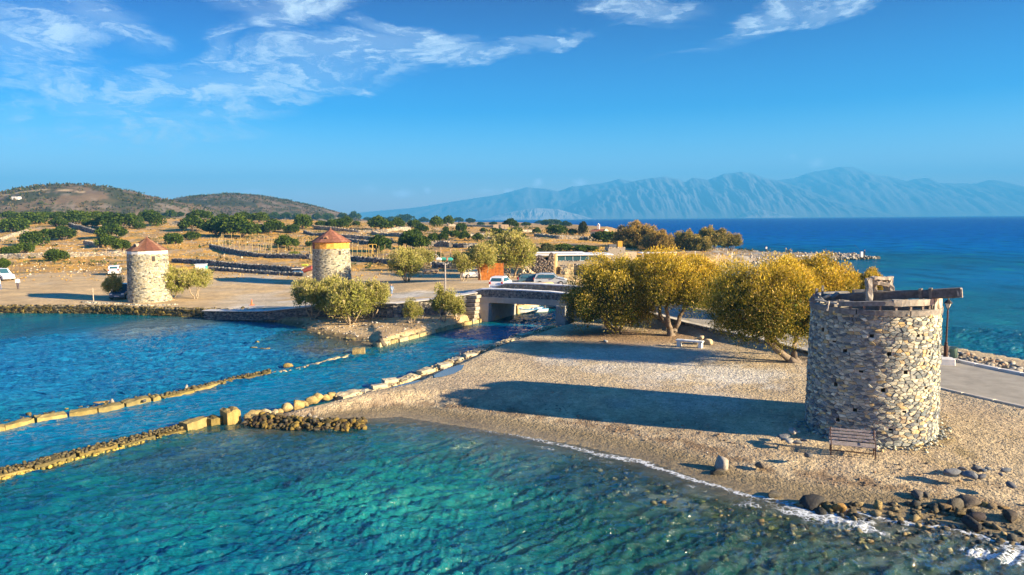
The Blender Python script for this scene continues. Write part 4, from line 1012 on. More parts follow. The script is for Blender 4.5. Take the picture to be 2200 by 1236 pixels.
# ------------------------------------------------------------------ canal walls of big sandstone blocks
YEL = [(.42, .31, .12), (.36, .27, .11), (.46, .35, .16), (.30, .23, .10), (.40, .33, .20)]
MOSS = [(.17, .13, .045), (.12, .10, .04), (.22, .165, .05), (.15, .13, .07), (.26, .20, .07)]
PALEB = [(.52, .43, .27), (.46, .38, .24), (.56, .48, .33), (.42, .34, .22), (.50, .38, .19)]
_blk = {}
def block(parent, x, y, zc, L, w_, h_, rz, col, name='stone_block', tilt=0.0):
    key = (rnd.randrange(4), tuple(round(c, 2) for c in col))
    if key not in _blk:
        mb = MB(); r = random.Random(key[0] * 7 + 1)
        V = []; F = []
        # a worn block: grid-sided box, rounded at the edges, uneven top
        nx_, ny_, nz_ = 4, 2, 2
        idx = {}
        def vid(i, j, k):
            if (i, j, k) not in idx:
                q = np.array([i / nx_ * 2 - 1, j / ny_ * 2 - 1, k / nz_ * 2 - 1])
                e = (np.abs(q) > .99).sum(); s_ = 1 - .03 * max(e - 1, 0)
                p = q * s_ + np.array([r.uniform(-.03, .03), r.uniform(-.07, .07), r.uniform(-.10, .08)])
                idx[(i, j, k)] = len(V); V.append(tuple(p * .5))
            return idx[(i, j, k)]
        for i in range(nx_):
            for j in range(ny_):
                F.append((vid(i, j, nz_), vid(i + 1, j, nz_), vid(i + 1, j + 1, nz_), vid(i, j + 1, nz_))); F.append((vid(i, j + 1, 0), vid(i + 1, j + 1, 0), vid(i + 1, j, 0), vid(i, j, 0)))
        for i in range(nx_):
            for k in range(nz_):
                F.append((vid(i, 0, k), vid(i + 1, 0, k), vid(i + 1, 0, k + 1), vid(i, 0, k + 1))); F.append((vid(i, ny_, k + 1), vid(i + 1, ny_, k + 1), vid(i + 1, ny_, k), vid(i, ny_, k)))
        for j in range(ny_):
            for k in range(nz_):
                F.append((vid(0, j, k + 1), vid(0, j + 1, k + 1), vid(0, j + 1, k), vid(0, j, k))); F.append((vid(nx_, j, k), vid(nx_, j + 1, k), vid(nx_, j + 1, k + 1), vid(nx_, j, k + 1)))
        _blk[key] = mkmesh(name, V, F, M['block'], np.array(key[1]))
    return link_mesh(name, _blk[key], parent, (x, y, zc), (tilt, rnd.uniform(-.02, .02), rz), (L, w_, h_))
def block_run(parent, pts, ztop, w_, Lr, cols, zbot=-.9, gap=.05, zj=.03, off=0.0, tilt=.03, name='stone_block'):
    """blocks laid end to end along photo positions taken at the water line"""
    P = np.array([W(a, b, 0) for a, b in pts]); Ls = np.concatenate([[0], np.cumsum(np.hypot(*(P[1:] - P[:-1]).T))]); u = 0
    while u < Ls[-1] - .2:
        L = min(rnd.uniform(*Lr), Ls[-1] - u); um = u + L / 2
        x, y = np.interp(um, Ls, P[:, 0]), np.interp(um, Ls, P[:, 1]); x2, y2 = np.interp(min(um + .3, Ls[-1]), Ls, P[:, 0]), np.interp(min(um + .3, Ls[-1]), Ls, P[:, 1]); x1_, y1_ = np.interp(um - .3, Ls, P[:, 0]), np.interp(um - .3, Ls, P[:, 1])
        rz = math.atan2(y2 - y1_, x2 - x1_); zt = (ztop(um / Ls[-1]) if callable(ztop) else ztop) + rnd.uniform(-zj, zj); nx_, ny_ = -math.sin(rz), math.cos(rz)
        o_ = off + w_ / 2 + rnd.uniform(-.04, .04)
        block(parent, x + nx_ * o_, y + ny_ * o_, (zt + zbot) / 2, L - gap, w_ * rnd.uniform(.9, 1.1), zt - zbot, rz, rnd.choice(cols), name, rnd.uniform(-tilt, tilt)); u += L
def crust(parent, pts, z0, spread, n, cols, size=(.05, .13), off=0.0, name='loose_stones', zs=.04):
    P = np.array([W(a, b, 0) for a, b in pts]); Ls = np.concatenate([[0], np.cumsum(np.hypot(*(P[1:] - P[:-1]).T))]); r = np.random.default_rng(len(pts) * 13 + n)
    u = r.uniform(0, Ls[-1], n); x = np.interp(u, Ls, P[:, 0]); y = np.interp(u, Ls, P[:, 1]); i = np.clip(np.searchsorted(Ls, u) - 1, 0, len(P) - 2); d = (P[i + 1] - P[i]); d /= np.linalg.norm(d, axis=1, keepdims=True)
    o_ = off + r.uniform(-.5, .5, n) * spread; s_ = r.uniform(*size, n)
    Pp = np.stack([x - d[:, 1] * o_, y + d[:, 0] * o_, (z0(u / Ls[-1]) if callable(z0) else z0) + r.uniform(-zs, zs, n)], -1)
    cols = np.array(cols); cc_ = cols[r.integers(0, len(cols), n)] * r.uniform(.8, 1.2, (n, 1))
    return rock_cloud_obj(name, Pp, np.stack([s_, s_ * r.uniform(.6, 1, n), s_ * r.uniform(.4, .8, n)], -1), r.uniform(0, 6.28, n), cc_, M['stone'], parent)
DK = [(.05, .04, .02), (.08, .07, .035), (.12, .10, .045), (.17, .13, .05), (.10, .085, .05)]
nw = empty('canal_wall', (0, 0, 0), 0, 'north canal wall of mossy sandstone blocks in open water, running from the left edge', 'wall')
block_run(nw, [(-120, 957), (-40, 936), (0, 929), (60, 914), (100, 904), (147, 896)], .24, .62, (1.1, 1.6), [(.30, .23, .08), (.24, .19, .06), (.34, .27, .10)], gap=.035)
block_run(nw, [(147, 896), (200, 890), (250, 880), (305, 868), (348, 860)], .25, .62, (1.1, 1.5), [(.30, .23, .08), (.22, .18, .07), (.27, .21, .07)], gap=.05)
block_run(nw, [(350, 858), (385, 851), (440, 837), (520, 817), (585, 803)], .15, .55, (1.2, 2.0), MOSS, gap=.03)
crust(nw, [(350, 858), (385, 851), (440, 837), (520, 817), (585, 803)], .17, .4, 260, DK, off=.35)
crust(nw, [(0, 929), (60, 914), (147, 896), (250, 880), (348, 860)], .05, .8, 160, DK, off=1.2, zs=.08)
block_run(nw, [(590, 805), (640, 795), (690, 783), (730, 771), (760, 764)], .10, .4, (1.0, 1.8), [(.46, .38, .22), (.40, .32, .17)], gap=.03, zj=.02)
sw = empty('canal_wall', (0, 0, 0), 0, 'south canal wall at the lower left, a long mossy ridge ending in square blocks', 'wall')
P1 = [(-140, 1070), (0, 1030), (75, 1012), (150, 990), (250, 966), (330, 945), (402, 929)]
block_run(sw, P1, .20, .85, (1.3, 2.2), MOSS, gap=.03); crust(sw, P1, .21, .75, 700, DK, (.04, .10), off=.42, zs=.03)
crust(sw, P1, .02, .2, 260, [(.40, .31, .07), (.34, .25, .06), (.2, .17, .05)], off=-.05)
block_run(sw, [(404, 930), (450, 916)], .46, .75, (1.2, 1.3), [(.27, .21, .08)], tilt=.08, gap=.05); block_run(sw, [(453, 919), (481, 911)], .42, .7, (.8, .9), [MOSS[0]], tilt=.05)
block_run(sw, [(487, 916), (520, 909)], .75, .8, (1.0, 1.1), [(.34, .24, .08)], tilt=.04)
# the bigger yellow rocks where the wall meets the beach
def single(parent, px, py, z_, half, col, yaw=None, name='rock', m='block', seed=None, sink=.3):
    x, y = W(px, py, max(z_, 0)); return rock_obj(name, parent, (x, y, z_ + half[2] * (1 - sink)), half, yaw if yaw is not None else rnd.uniform(0, 3), col, M[m], (rnd.uniform(-.15, .15), rnd.uniform(-.15, .15)), seed)
for (px, py, L_) in [(540, 903, .5), (556, 899, .45), (574, 896, .42), (590, 892, .3), (602, 890, .28), (618, 884, .45), (640, 879, .5), (655, 873, .3), (668, 869, .42), (684, 864, .5), (700, 860, .34), (712, 857, .4), (726, 855, .3), (742, 852, .22)]:
    single(sw, px, py, .14, (L_ * .74, L_ * .56, L_ * .62), rnd.choice(YEL[:3] if px > 600 else YEL + MOSS[:1]), yaw=.55 + rnd.uniform(-.2, .2), name='yellow_rock')
# weathered double row of slabs up to the bridge
P2 = [(735, 866), (790, 852), (850, 836), (905, 815), (960, 793), (1010, 772), (1050, 757), (1090, 742), (1150, 722), (1200, 707)]
block_run(sw, P2, .34, .75, (.9, 1.9), PALEB, zbot=-.7, gap=.05, zj=.07, tilt=.06, name='slab'); block_run(sw, P2[:6], .26, .5, (.6, 1.5), PALEB + YEL[3:4], zbot=-.6, gap=.07, zj=.08, off=-.65, tilt=.08, name='slab')
crust(sw, P2, .34, 1.2, 230, [(.46, .37, .22), (.34, .27, .17), (.16, .13, .08), (.42, .35, .22), (.22, .19, .15)], (.04, .12), off=.1, zs=.05)
for (px, py) in ((815, 838), (838, 826), (912, 806), (955, 792), (1010, 770)):
    _x, _y = W(px, py - 4, .3); block(sw, _x, _y, .38, .9, .55, .28, .6 + rnd.uniform(-.2, .2), rnd.choice(PALEB), 'slab', rnd.uniform(-.1, .1))
nb = empty('canal_wall', (0, 0, 0), 0, 'yellow block kerb of the north canal bank, west of the bridge', 'wall')
P3 = [(817, 747), (860, 735), (900, 725), (930, 717), (960, 710), (1000, 700), (1034, 693)]
block_run(nb, P3, .34, .6, (1.0, 1.6), [YEL[1], YEL[3], (.36, .29, .14), (.42, .35, .20)], zbot=-.8, gap=.05, zj=.03); crust(nb, [(930, 712), (980, 700), (1030, 688)], .5, 1.4, 260, [(.36, .35, .33), (.25, .25, .25), (.45, .42, .36), (.14, .14, .14)], (.08, .22), off=1.3, zs=.12, name='rubble')
nbk = empty('canal_wall', (0, 0, 0), 0, 'pale stone quay seen under the bridge, behind the moored boats', 'wall')
for i in range(9):
    x, y = b2w(.5 + i * .05, 6.6 + i * 1.35); block(nbk, x, y, .35, 1.35, .7, 1.1 + .2 * (i % 2), brz + 1.35, rnd.choice(PALEB))
# single blocks and stones standing in the shallows
def lone(px, py, half, col, label, name='rock', z_=0.0, yaw=None, m='block', cat='rock', group=None, sink=.3, seed=None):
    o = single(None, px, py, z_, half, col, yaw, name, m, seed, sink); o['kind'] = 'thing'; return tag(o, label, cat, group)
bb = empty('block', (*W(771, 760, 0), 0), .1, 'square mossy block alone at the end of the sunken canal wall', 'stone block'); block(bb, 0, 0, .05, .95, .6, .75, 0, YEL[3])
lone(620, 790, (.35, .22, .2), (.30, .22, .07), 'ochre rock in the shallows north of the sunken canal wall', yaw=.5)
lone(553, 738, (.22, .2, .14), (.25, .2, .08), 'small yellow rock alone in the north bay', z_=.0)
lone(760, 731, (.35, .25, .18), (.18, .15, .07), 'mossy rock at the point of the small sandy beach')
lone(781, 735, (.25, .2, .14), (.12, .12, .1), 'dark rock right of the mossy rock at the sandy point')
lone(818, 742, (.55, .35, .35), (.13, .11, .08), 'dark boulder where the yellow canal kerb begins', z_=.05)
for i, (px, py, w_) in enumerate([(560, 751, .5), (578, 750, .4), (545, 748, .3)]): lone(px, py, (w_, .2, .07), (.22, .18, .10), f'{("middle", "right", "left")[i]} flat reef stone breaking the surface of the north bay', group='reef stones in the north bay', name='reef_stone')
lone(401, 838, (.10, .08, .2), (.28, .26, .22), 'upright pale stone standing behind the north canal wall', z_=.1, m='stone'); lone(309, 833 + 31, (.16, .12, .1), (.10, .10, .10), 'dark little stone behind the north canal wall', z_=.1)
lone(240, 866, (.15, .12, .14), (.32, .29, .24), 'round pale stone sitting on the north canal wall', z_=.30, m='stone'); lone(212, 868, (.55, .2, .08), (.36, .24, .10), 'flat orange slab awash behind the north canal wall', z_=.0)
lone(62, 896, (.2, .15, .14), (.18, .14, .06), 'mossy stone awash behind the left end of the north canal wall')
lone(1550, 1010, (.32, .27, .34), (.33, .30, .25), 'pale rock standing on wet sand near the surf', z_=.06, m='stone', sink=.25)
lone(1546, 1020, (.36, .2, .16), (.09, .08, .06), 'dark weedy stone against the pale rock on wet sand', z_=.03)
lone(1633, 1003, (.28, .16, .12), (.16, .13, .10), 'dark flat stone on the wrack line right of the pale rock', z_=.25)
lone(1750, 1088, (.52, .34, .27), (.045, .042, .04), 'big black boulder in the surf', z_=.0, m='block', sink=.35, seed=5)
lone(1803, 1099, (.26, .2, .2), (.34, .20, .06), 'ochre rock in the surf right of the black boulder', seed=4); lone(1778, 1094, (.25, .22, .15), (.16, .12, .05), 'brown rock touching the black boulder')
lone(1885, 1093, (.2, .17, .18), (.36, .26, .10), 'small yellow rock among the foam', seed=6); lone(1660, 1068, (.3, .22, .12), (.10, .09, .07), 'low dark rock under the foam left of the black boulder')
lone(1970, 1072, (.3, .22, .16), (.11, .10, .09), 'dark stone on the wet sand above the foam', z_=.06); lone(1990, 1069, (.18, .14, .1), (.13, .12, .1), 'small dark stone beside another on wet sand', z_=.08)
RC = [('large grey boulder in the heap at the water edge', 2050, 1092, .48, (.10, .09, .075)), ('rounded dark boulder in the middle of the shore heap', 2085, 1090, .50, (.12, .105, .08)), ('brown boulder with ochre side in the shore heap', 2030, 1098, .36, (.20, .14, .07)),
      ('ochre rock at the right of the shore heap', 2112, 1092, .26, (.34, .24, .08)), ('low brown rock at the foot of the shore heap', 2062, 1110, .34, (.13, .10, .05)), ('dark rock in the surf right of the shore heap', 2093, 1120, .40, (.05, .045, .04)),
      ('black wet rock lowest in the surf', 2085, 1133, .42, (.045, .04, .035)), ('dark rock nearest the right edge of the surf', 2168, 1120, .40, (.055, .05, .045)), ('tan rock above the shore heap', 2135, 1097, .3, (.24, .18, .10)), ('ochre topped rock at the right of the shore', 2158, 1100, .27, (.26, .17, .07)), ('dark rock at the left of the shore heap', 2005, 1095, .26, (.08, .07, .05))]
for (lb, px, py, s_, c) in RC: lone(px, py, (s_ * .86, s_ * .6, s_ * .5), c, lb, z_=.03, name='boulder', m='block')
# stones of the beach
NTH = ['first', 'second', 'third', 'fourth', 'fifth', 'sixth', 'seventh', 'eighth', 'ninth', 'tenth', 'eleventh', 'twelfth']
DG = [(.13, .15, .17), (.17, .18, .19), (.10, .11, .13), (.22, .22, .21)]
for (px, py, w_) in [(2046, 1020, .3), (2054, 1018, .22), (2075, 1022, .2), (2082, 1026, .26), (2098, 1010, .26), (2107, 1028, .2), (2113, 1014, .17), (2121, 1010, .15), (2068, 1010, .16), (2160, 1013, .18), (2150, 1022, .12), (2172, 1046, .22)]:
    lone(px, py, (w_ * 1.1, w_ * .7, w_ * .5), rnd.choice(DG), f'{"larger" if w_ > .21 else "smaller"} dark grey beach stone right of the tower, {NTH[sorted([2046, 2054, 2075, 2082, 2098, 2107, 2113, 2121, 2068, 2160, 2150, 2172]).index(px)]} from the left', z_=.55, m='stone', group='dark stones on the beach right of the tower', name='beach_stone', cat='stone')
for i, (px, py, w_) in enumerate([(1683, 944, .3), (1694, 950, .24), (1703, 929, .26), (1716, 953, .2), (1690, 938, .18), (1728, 948, .15), (1677, 940, .14)]):
    lone(px, py, (w_ * 1.1, w_ * .7, w_ * .4), (.36, .34, .30) if i in (1, 2) else rnd.choice(DG), f'flat {"pale" if i in (1, 2) else "dark"} stone by the tower shadow, {NTH[sorted([1683, 1694, 1703, 1716, 1690, 1728, 1677]).index(px)]} from the left', z_=.6, m='stone', group='flat stones left of the slatted bench', name='beach_stone', cat='stone')
lone(1738, 983, (.22, .15, .12), (.12, .12, .12), 'dark stone alone on the sand below the slatted bench', z_=.55, m='stone')
lone(1498, 741, (.42, .3, .32), (.46, .36, .20), 'left yellow boulder behind the white bench', z_=.6, m='stone'); lone(1522, 742, (.55, .34, .34), (.50, .40, .24), 'right yellow boulder behind the white bench', z_=.6, m='stone'); lone(1507, 730, (.3, .25, .22), (.40, .33, .22), 'small boulder on top of the two yellow ones', z_=1.0, m='stone')
lone(1302, 735, (.4, .18, .1), (.44, .42, .38), 'pale flat stone on the ground under the dark tamarisk', z_=.62, m='stone'); lone(1003, 787, (.14, .1, .08), (.5, .44, .3), 'little pale stone beside the puddle', z_=.45, m='stone')
# gravel, wrack and small stones that nobody could count
def scatter(name, n, box, size, cols, cond, flat=.6, seed=1, m='stone', zoff=0.3, sub=ROCKS):
    r = np.random.default_rng(seed); x = r.uniform(box[0], box[1], n); y = r.uniform(box[2], box[3], n); z_, a_, b_, dr_, _, d_ = ground(x, y, True); k = cond(x, y, z_, a_, b_, dr_, d_); x, y, z_ = x[k], y[k], z_[k]; n = len(x)
    s_ = r.uniform(size[0], size[1], n) * r.uniform(.6, 1.2, n); cols = np.array(cols); cc_ = cols[r.integers(0, len(cols), n)] * r.uniform(.75, 1.25, (n, 1))
    return rock_cloud_obj(name, np.stack([x, y, z_ + s_ * flat * zoff], -1), np.stack([s_, s_ * r.uniform(.6, 1, n), s_ * flat], -1), r.uniform(0, 6.28, n), cc_, M[m], None, sub)
GR = [(.36, .31, .23), (.28, .25, .2), (.44, .38, .28), (.16, .15, .14), (.5, .46, .38), (.34, .22, .13)]
scatter('beach_gravel', 11000, (-14, 34, 19, 50), (.018, .045), GR, lambda x, y, z_, a, b, dr, d: (b > .5) & (z_ > .12) & (dr > 3.6) & (np.hypot(x - TC[0], y - TC[1]) > 3), seed=3)
scatter('wrack_stones', 5200, (-8, 34, 18, 46), (.03, .085), [(.16, .11, .07), (.26, .17, .10), (.12, .10, .08), (.34, .24, .16), (.2, .15, .1)], lambda x, y, z_, a, b, dr, d: (b > 0) & (np.abs(z_ - .22 - .06 * np.sin(x * .9)) < .05), seed=4)
scatter('seabed_stones', 9500, (-8, 26, 17, 36), (.06, .19), [(.16, .16, .07), (.10, .11, .045), (.15, .11, .05), (.06, .08, .03), (.20, .19, .10), (.27, .25, .14)], lambda x, y, z_, a, b, dr, d: (b < -1.3) & (b > -9) & (np.random.default_rng(2).random(len(x)) < np.clip(.15 + (x - 2) / 14, .05, 1) * np.clip(1.2 + b * .11, .1, 1)), seed=5, flat=.5, zoff=.1, m='block')
scatter('shore_stones', 1300, (9, 22, 18, 24), (.05, .2), [(.07, .065, .05), (.14, .11, .06), (.26, .2, .1), (.04, .04, .035)], lambda x, y, z_, a, b, dr, d: (b > -1.0 - .5 * (x > 12)) & (b < .5 + .5 * (x > 13)) & (np.random.default_rng(12).random(len(x)) < np.clip((x - 8.5) / 5, .1, 1)), seed=6, m='block')
scatter('shallow_stones', 900, (-40, -8, 56, 78), (.06, .22), [(.14, .12, .06), (.22, .18, .1), (.1, .09, .07)], lambda x, y, z_, a, b, dr, d: (a < 1) & (a > -2.0), seed=7, m='block')
scatter('bank_rubble', 900, (-28, -1, 57, 72), (.04, .16), [(.4, .36, .3), (.26, .24, .22), (.5, .46, .38), (.14, .13, .12)], lambda x, y, z_, a, b, dr, d: (a > .4) & (z_ < 1.0), seed=8)
scatter('spit_cobbles', 9000, (52, 96, 150, 236), (.15, .40), [(.36, .33, .28), (.24, .22, .2), (.46, .42, .36), (.15, .14, .13)], lambda x, y, z_, a, b, dr, d: (a > -.5) & ((d < 4.5)), seed=9, m='stone_far', sub=ROCKS[:5])
scatter('field_stones', 13000, (-190, 110, 108, 420), (.08, .30), [(.44, .38, .28), (.34, .29, .22), (.52, .46, .34), (.22, .19, .15)], lambda x, y, z_, a, b, dr, d: (a > 2) & (fbm(x, y, .05, 4, 61) > .54) & (y > 108 + 10 * np.sin(x * .1)) & (x < y * .72), seed=10, m='stone_far', sub=ROCKS[:5])
n = 240; a = rng.uniform(R(-200), R(10), n); q = 2.75 + rng.gamma(1.5, .12, n)
x = TC[0] + q * np.cos(a); y = TC[1] + q * np.sin(a); s_ = rng.uniform(.03, .11, n); rock_cloud_obj('fallen_stones', np.stack([x, y, ground(x, y) + s_ * .2], -1), np.stack([s_, s_ * .8, s_ * .5], -1), a, STONE_PAL[rng.integers(0, 10, n)], M['stone'])
# stone jetty of dark weedy stones beside the beach
jet = empty('stone_jetty', (0, 0, 0), 0, 'short jetty of dark weedy stones at the tip of the beach', 'jetty')
JC = [(.06, .05, .02), (.10, .075, .025), (.035, .03, .02), (.17, .12, .03), (.12, .10, .06), (.24, .17, .04)]
Pj = np.array([W(a, b, 0) for a, b in [(522, 914), (560, 919), (620, 923), (680, 926), (740, 925), (782, 921)]]); Lj = np.concatenate([[0], np.cumsum(np.hypot(*(Pj[1:] - Pj[:-1]).T))])
for i in range(190):
    f = rnd.uniform(0, Lj[-1]); x, y = np.interp(f, Lj, Pj[:, 0]), np.interp(f, Lj, Pj[:, 1]); s_ = rnd.uniform(.10, .19); w_ = 1.0 - .45 * f / Lj[-1]
    q = rnd.random(); yy = y + q * w_ * 1.15; zz = .02 + .38 * min(q * 2.2, 1) * (1 - .35 * f / Lj[-1])
    rock_obj('weedy_stone', jet, (x + rnd.uniform(-.1, .1), yy, zz), (s_ * 1.15, s_ * .8, s_ * .75), rnd.uniform(0, 3), rnd.choice(JC), M['block'], (rnd.uniform(-.4, .4), rnd.uniform(-.4, .4)))
for (px, py, s_) in [(650, 898, .13), (664, 895, .15), (676, 899, .12), (690, 902, .10)]: single(jet, px, py, .36, (s_, s_, s_ * .7), (.28, .25, .20), name='pale_stone', m='stone')
n = 500; f = rng.uniform(0, Lj[-1], n); x = np.interp(f, Lj, Pj[:, 0]); y = np.interp(f, Lj, Pj[:, 1]); q = rng.random(n)
rock_cloud_obj('small_stones', np.stack([x, y + q * 1.2, .0 + .3 * np.minimum(q * 2, 1) * (1 - .4 * f / Lj[-1])], -1), np.repeat(rng.uniform(.06, .13, (n, 1)), 3, 1), f, np.array(JC)[rng.integers(0, 6, n)], M['block'], jet)
# thin jetties in the far harbour
for lb, pts in (('thin stone jetty in the harbour behind the golden trees', [(1546, 586), (1580, 583), (1620, 581), (1660, 577), (1700, 573)]), ('low stone quay along the inside of the spit', [(1545, 570), (1600, 569), (1680, 564), (1760, 560), (1850, 557), (1885, 556)])):
    e = empty('stone_jetty', (0, 0, 0), 0, lb, 'jetty'); crust(e, pts, .25, 1.5, 420, [(.36, .32, .24), (.22, .2, .16), (.12, .11, .09), (.45, .4, .3)], (.25, .55), zs=.2, name='boulders')

# ------------------------------------------------------------------ drystone walls of the fields; shaded faces painted dark, lit ones pale
def px_wall(label, pts, h, th, cw, ch, pal, seed, group=None, **k):
    e = empty('drystone_wall', (0, 0, 0), 0, label, 'wall', group); P_ = []
    for (a, b) in pts:
        g = G(a, b); P_.append((g.x, g.y, g.z - .25, g.z + h * .85))
    P2_ = []
    for (p, q) in zip(P_[:-1], P_[1:]):
        n_ = max(1, int(math.dist(p[:2], q[:2]) / 9))
        for i in range(n_):
            t = i / n_; x, y = p[0] + (q[0] - p[0]) * t, p[1] + (q[1] - p[1]) * t; z_ = gz(x, y); P2_.append((x, y, z_ - .25, z_ + h * rnd.uniform(.62, 1.0)))
    P2_.append(P_[-1]); wall(e, P2_, th, cw, ch, pal, 'stone_far', .08, False, seed, mortar=(.10, .09, .08), **k); return e
px_wall('broad pale rubble wall across the slope at the far left', [(-60, 560), (0, 556), (50, 555), (100, 553), (160, 552), (215, 550), (275, 548)], 1.1, 2.2, .5, .32, TAN, 61)
px_wall('upper of the two dark walls running between the mills', [(372, 563), (440, 569), (500, 575), (550, 580), (600, 584), (652, 587)], .95, .6, .45, .3, DARK, 62)
px_wall('lower dark wall that starts behind the left mill', [(420, 580), (480, 583), (540, 587), (600, 591), (655, 594)], .6, .6, .45, .3, DARK, 63)
px_wall('curving dark wall below the fenced plot', [(452, 533), (480, 541), (520, 549), (560, 553), (610, 556), (668, 557)], 1.0, .6, .5, .34, DARK, 64)
px_wall('dark wall right of the rusty-roofed mill', [(755, 560), (800, 564), (850, 568), (880, 570)], 1.1, .6, .5, .34, DARK, 65)
px_wall('short dark wall left of the utility pole', [(930, 576), (960, 577), (992, 578)], 1.0, .6, .5, .34, DARK, 66)
for k, (lb, pts, h, pal) in enumerate([
    ('long dark field wall uphill of the rusty-roofed mill', [(654, 501), (700, 507), (750, 512), (800, 515), (842, 521)], 1.0, DARK), ('short field wall right above the rusty roof', [(738, 518), (770, 522), (796, 526)], 1.0, DARK),
    ('pale faced field wall with a dark gap, middle of the slope', [(922, 529), (945, 530), (968, 531)], 1.3, TAN), ('dark faced field wall right of the pale faced one', [(975, 532), (1000, 532), (1026, 532)], 1.1, DARK),
    ('field wall left of the chapel', [(1150, 509), (1200, 513), (1240, 515), (1292, 517)], 1.0, TAN), ('ridge wall coloured pale as if sunlit, under the sea horizon', [(962, 486), (1000, 487), (1040, 488), (1076, 488)], 1.4, TAN),
    ('dark wall among the bushes at the upper left', [(150, 487), (175, 494), (207, 502)], 1.3, DARK), ('field wall near the left mill roof', [(182, 526), (200, 529), (216, 533)], 1.2, TAN),
    ('broad pale rubble terrace behind the rusty-roofed mill', [(676, 492), (720, 496), (770, 500), (830, 500), (880, 494)], 1.2, TAN), ('rubble wall below the skyline bushes', [(800, 503), (850, 508), (900, 512)], 1.1, TAN),
    ('wall stub among the bushes right of the big oak', [(985, 512), (1020, 509), (1060, 508), (1110, 506)], 1.0, TAN), ('wall below the skyline at the upper left', [(370, 482), (400, 483), (432, 482)], 1.1, DARK),
    ('sloping wall left of the cone-roofed mill', [(0, 520), (30, 508), (60, 500)], 1.1, TAN), ('wall near the pale stone ruin on the ridge', [(1080, 497), (1120, 500), (1160, 499)], 1.0, TAN)]):
    px_wall(lb, pts, h, .8, .65, .42, pal, 70 + k)
# ------------------------------------------------------------------ trees
def leaf_quads(P, D, L, Wd, col):
    """P base points, D directions (unit), L lengths, Wd widths -> diamond leaves, two triangles each"""
    n = len(P); r = rng.normal(size=(n, 3)); s = np.cross(D, r); s /= np.linalg.norm(s, axis=1, keepdims=True) + 1e-9
    a = P; b = P + D * (L * .5)[:, None] + s * (Wd * .5)[:, None]; c = P + D * L[:, None]; d = P + D * (L * .5)[:, None] - s * (Wd * .5)[:, None]
    V = np.stack([a, b, c, d], 1).reshape(-1, 3); F = np.arange(n * 4).reshape(n, 4); return V, F, col
def limb(mb, p, q, r0, r1, bend=.12, seg=5, c=(.20, .16, .12), sides=7):
    p, q = Vector(p), Vector(q); L = (q - p).length; o1 = Vector((rnd.gauss(0, 1), rnd.gauss(0, 1), rnd.gauss(0, .5))) * L * bend
    pts = [p.lerp(q, t) + o1 * math.sin(t * math.pi) + Vector((rnd.gauss(0, .02), rnd.gauss(0, .02), 0)) * L for t in np.linspace(0, 1, seg + 1)]; pts[0] = p; pts[-1] = q
    mb.tube(pts, [r0 + (r1 - r0) * t for t in np.linspace(0, 1, seg + 1)], sides, c); return pts
OL, GO, TP = np.array([.065, .09, .012]), np.array([.62, .44, .035]), np.array([.72, .54, .18])
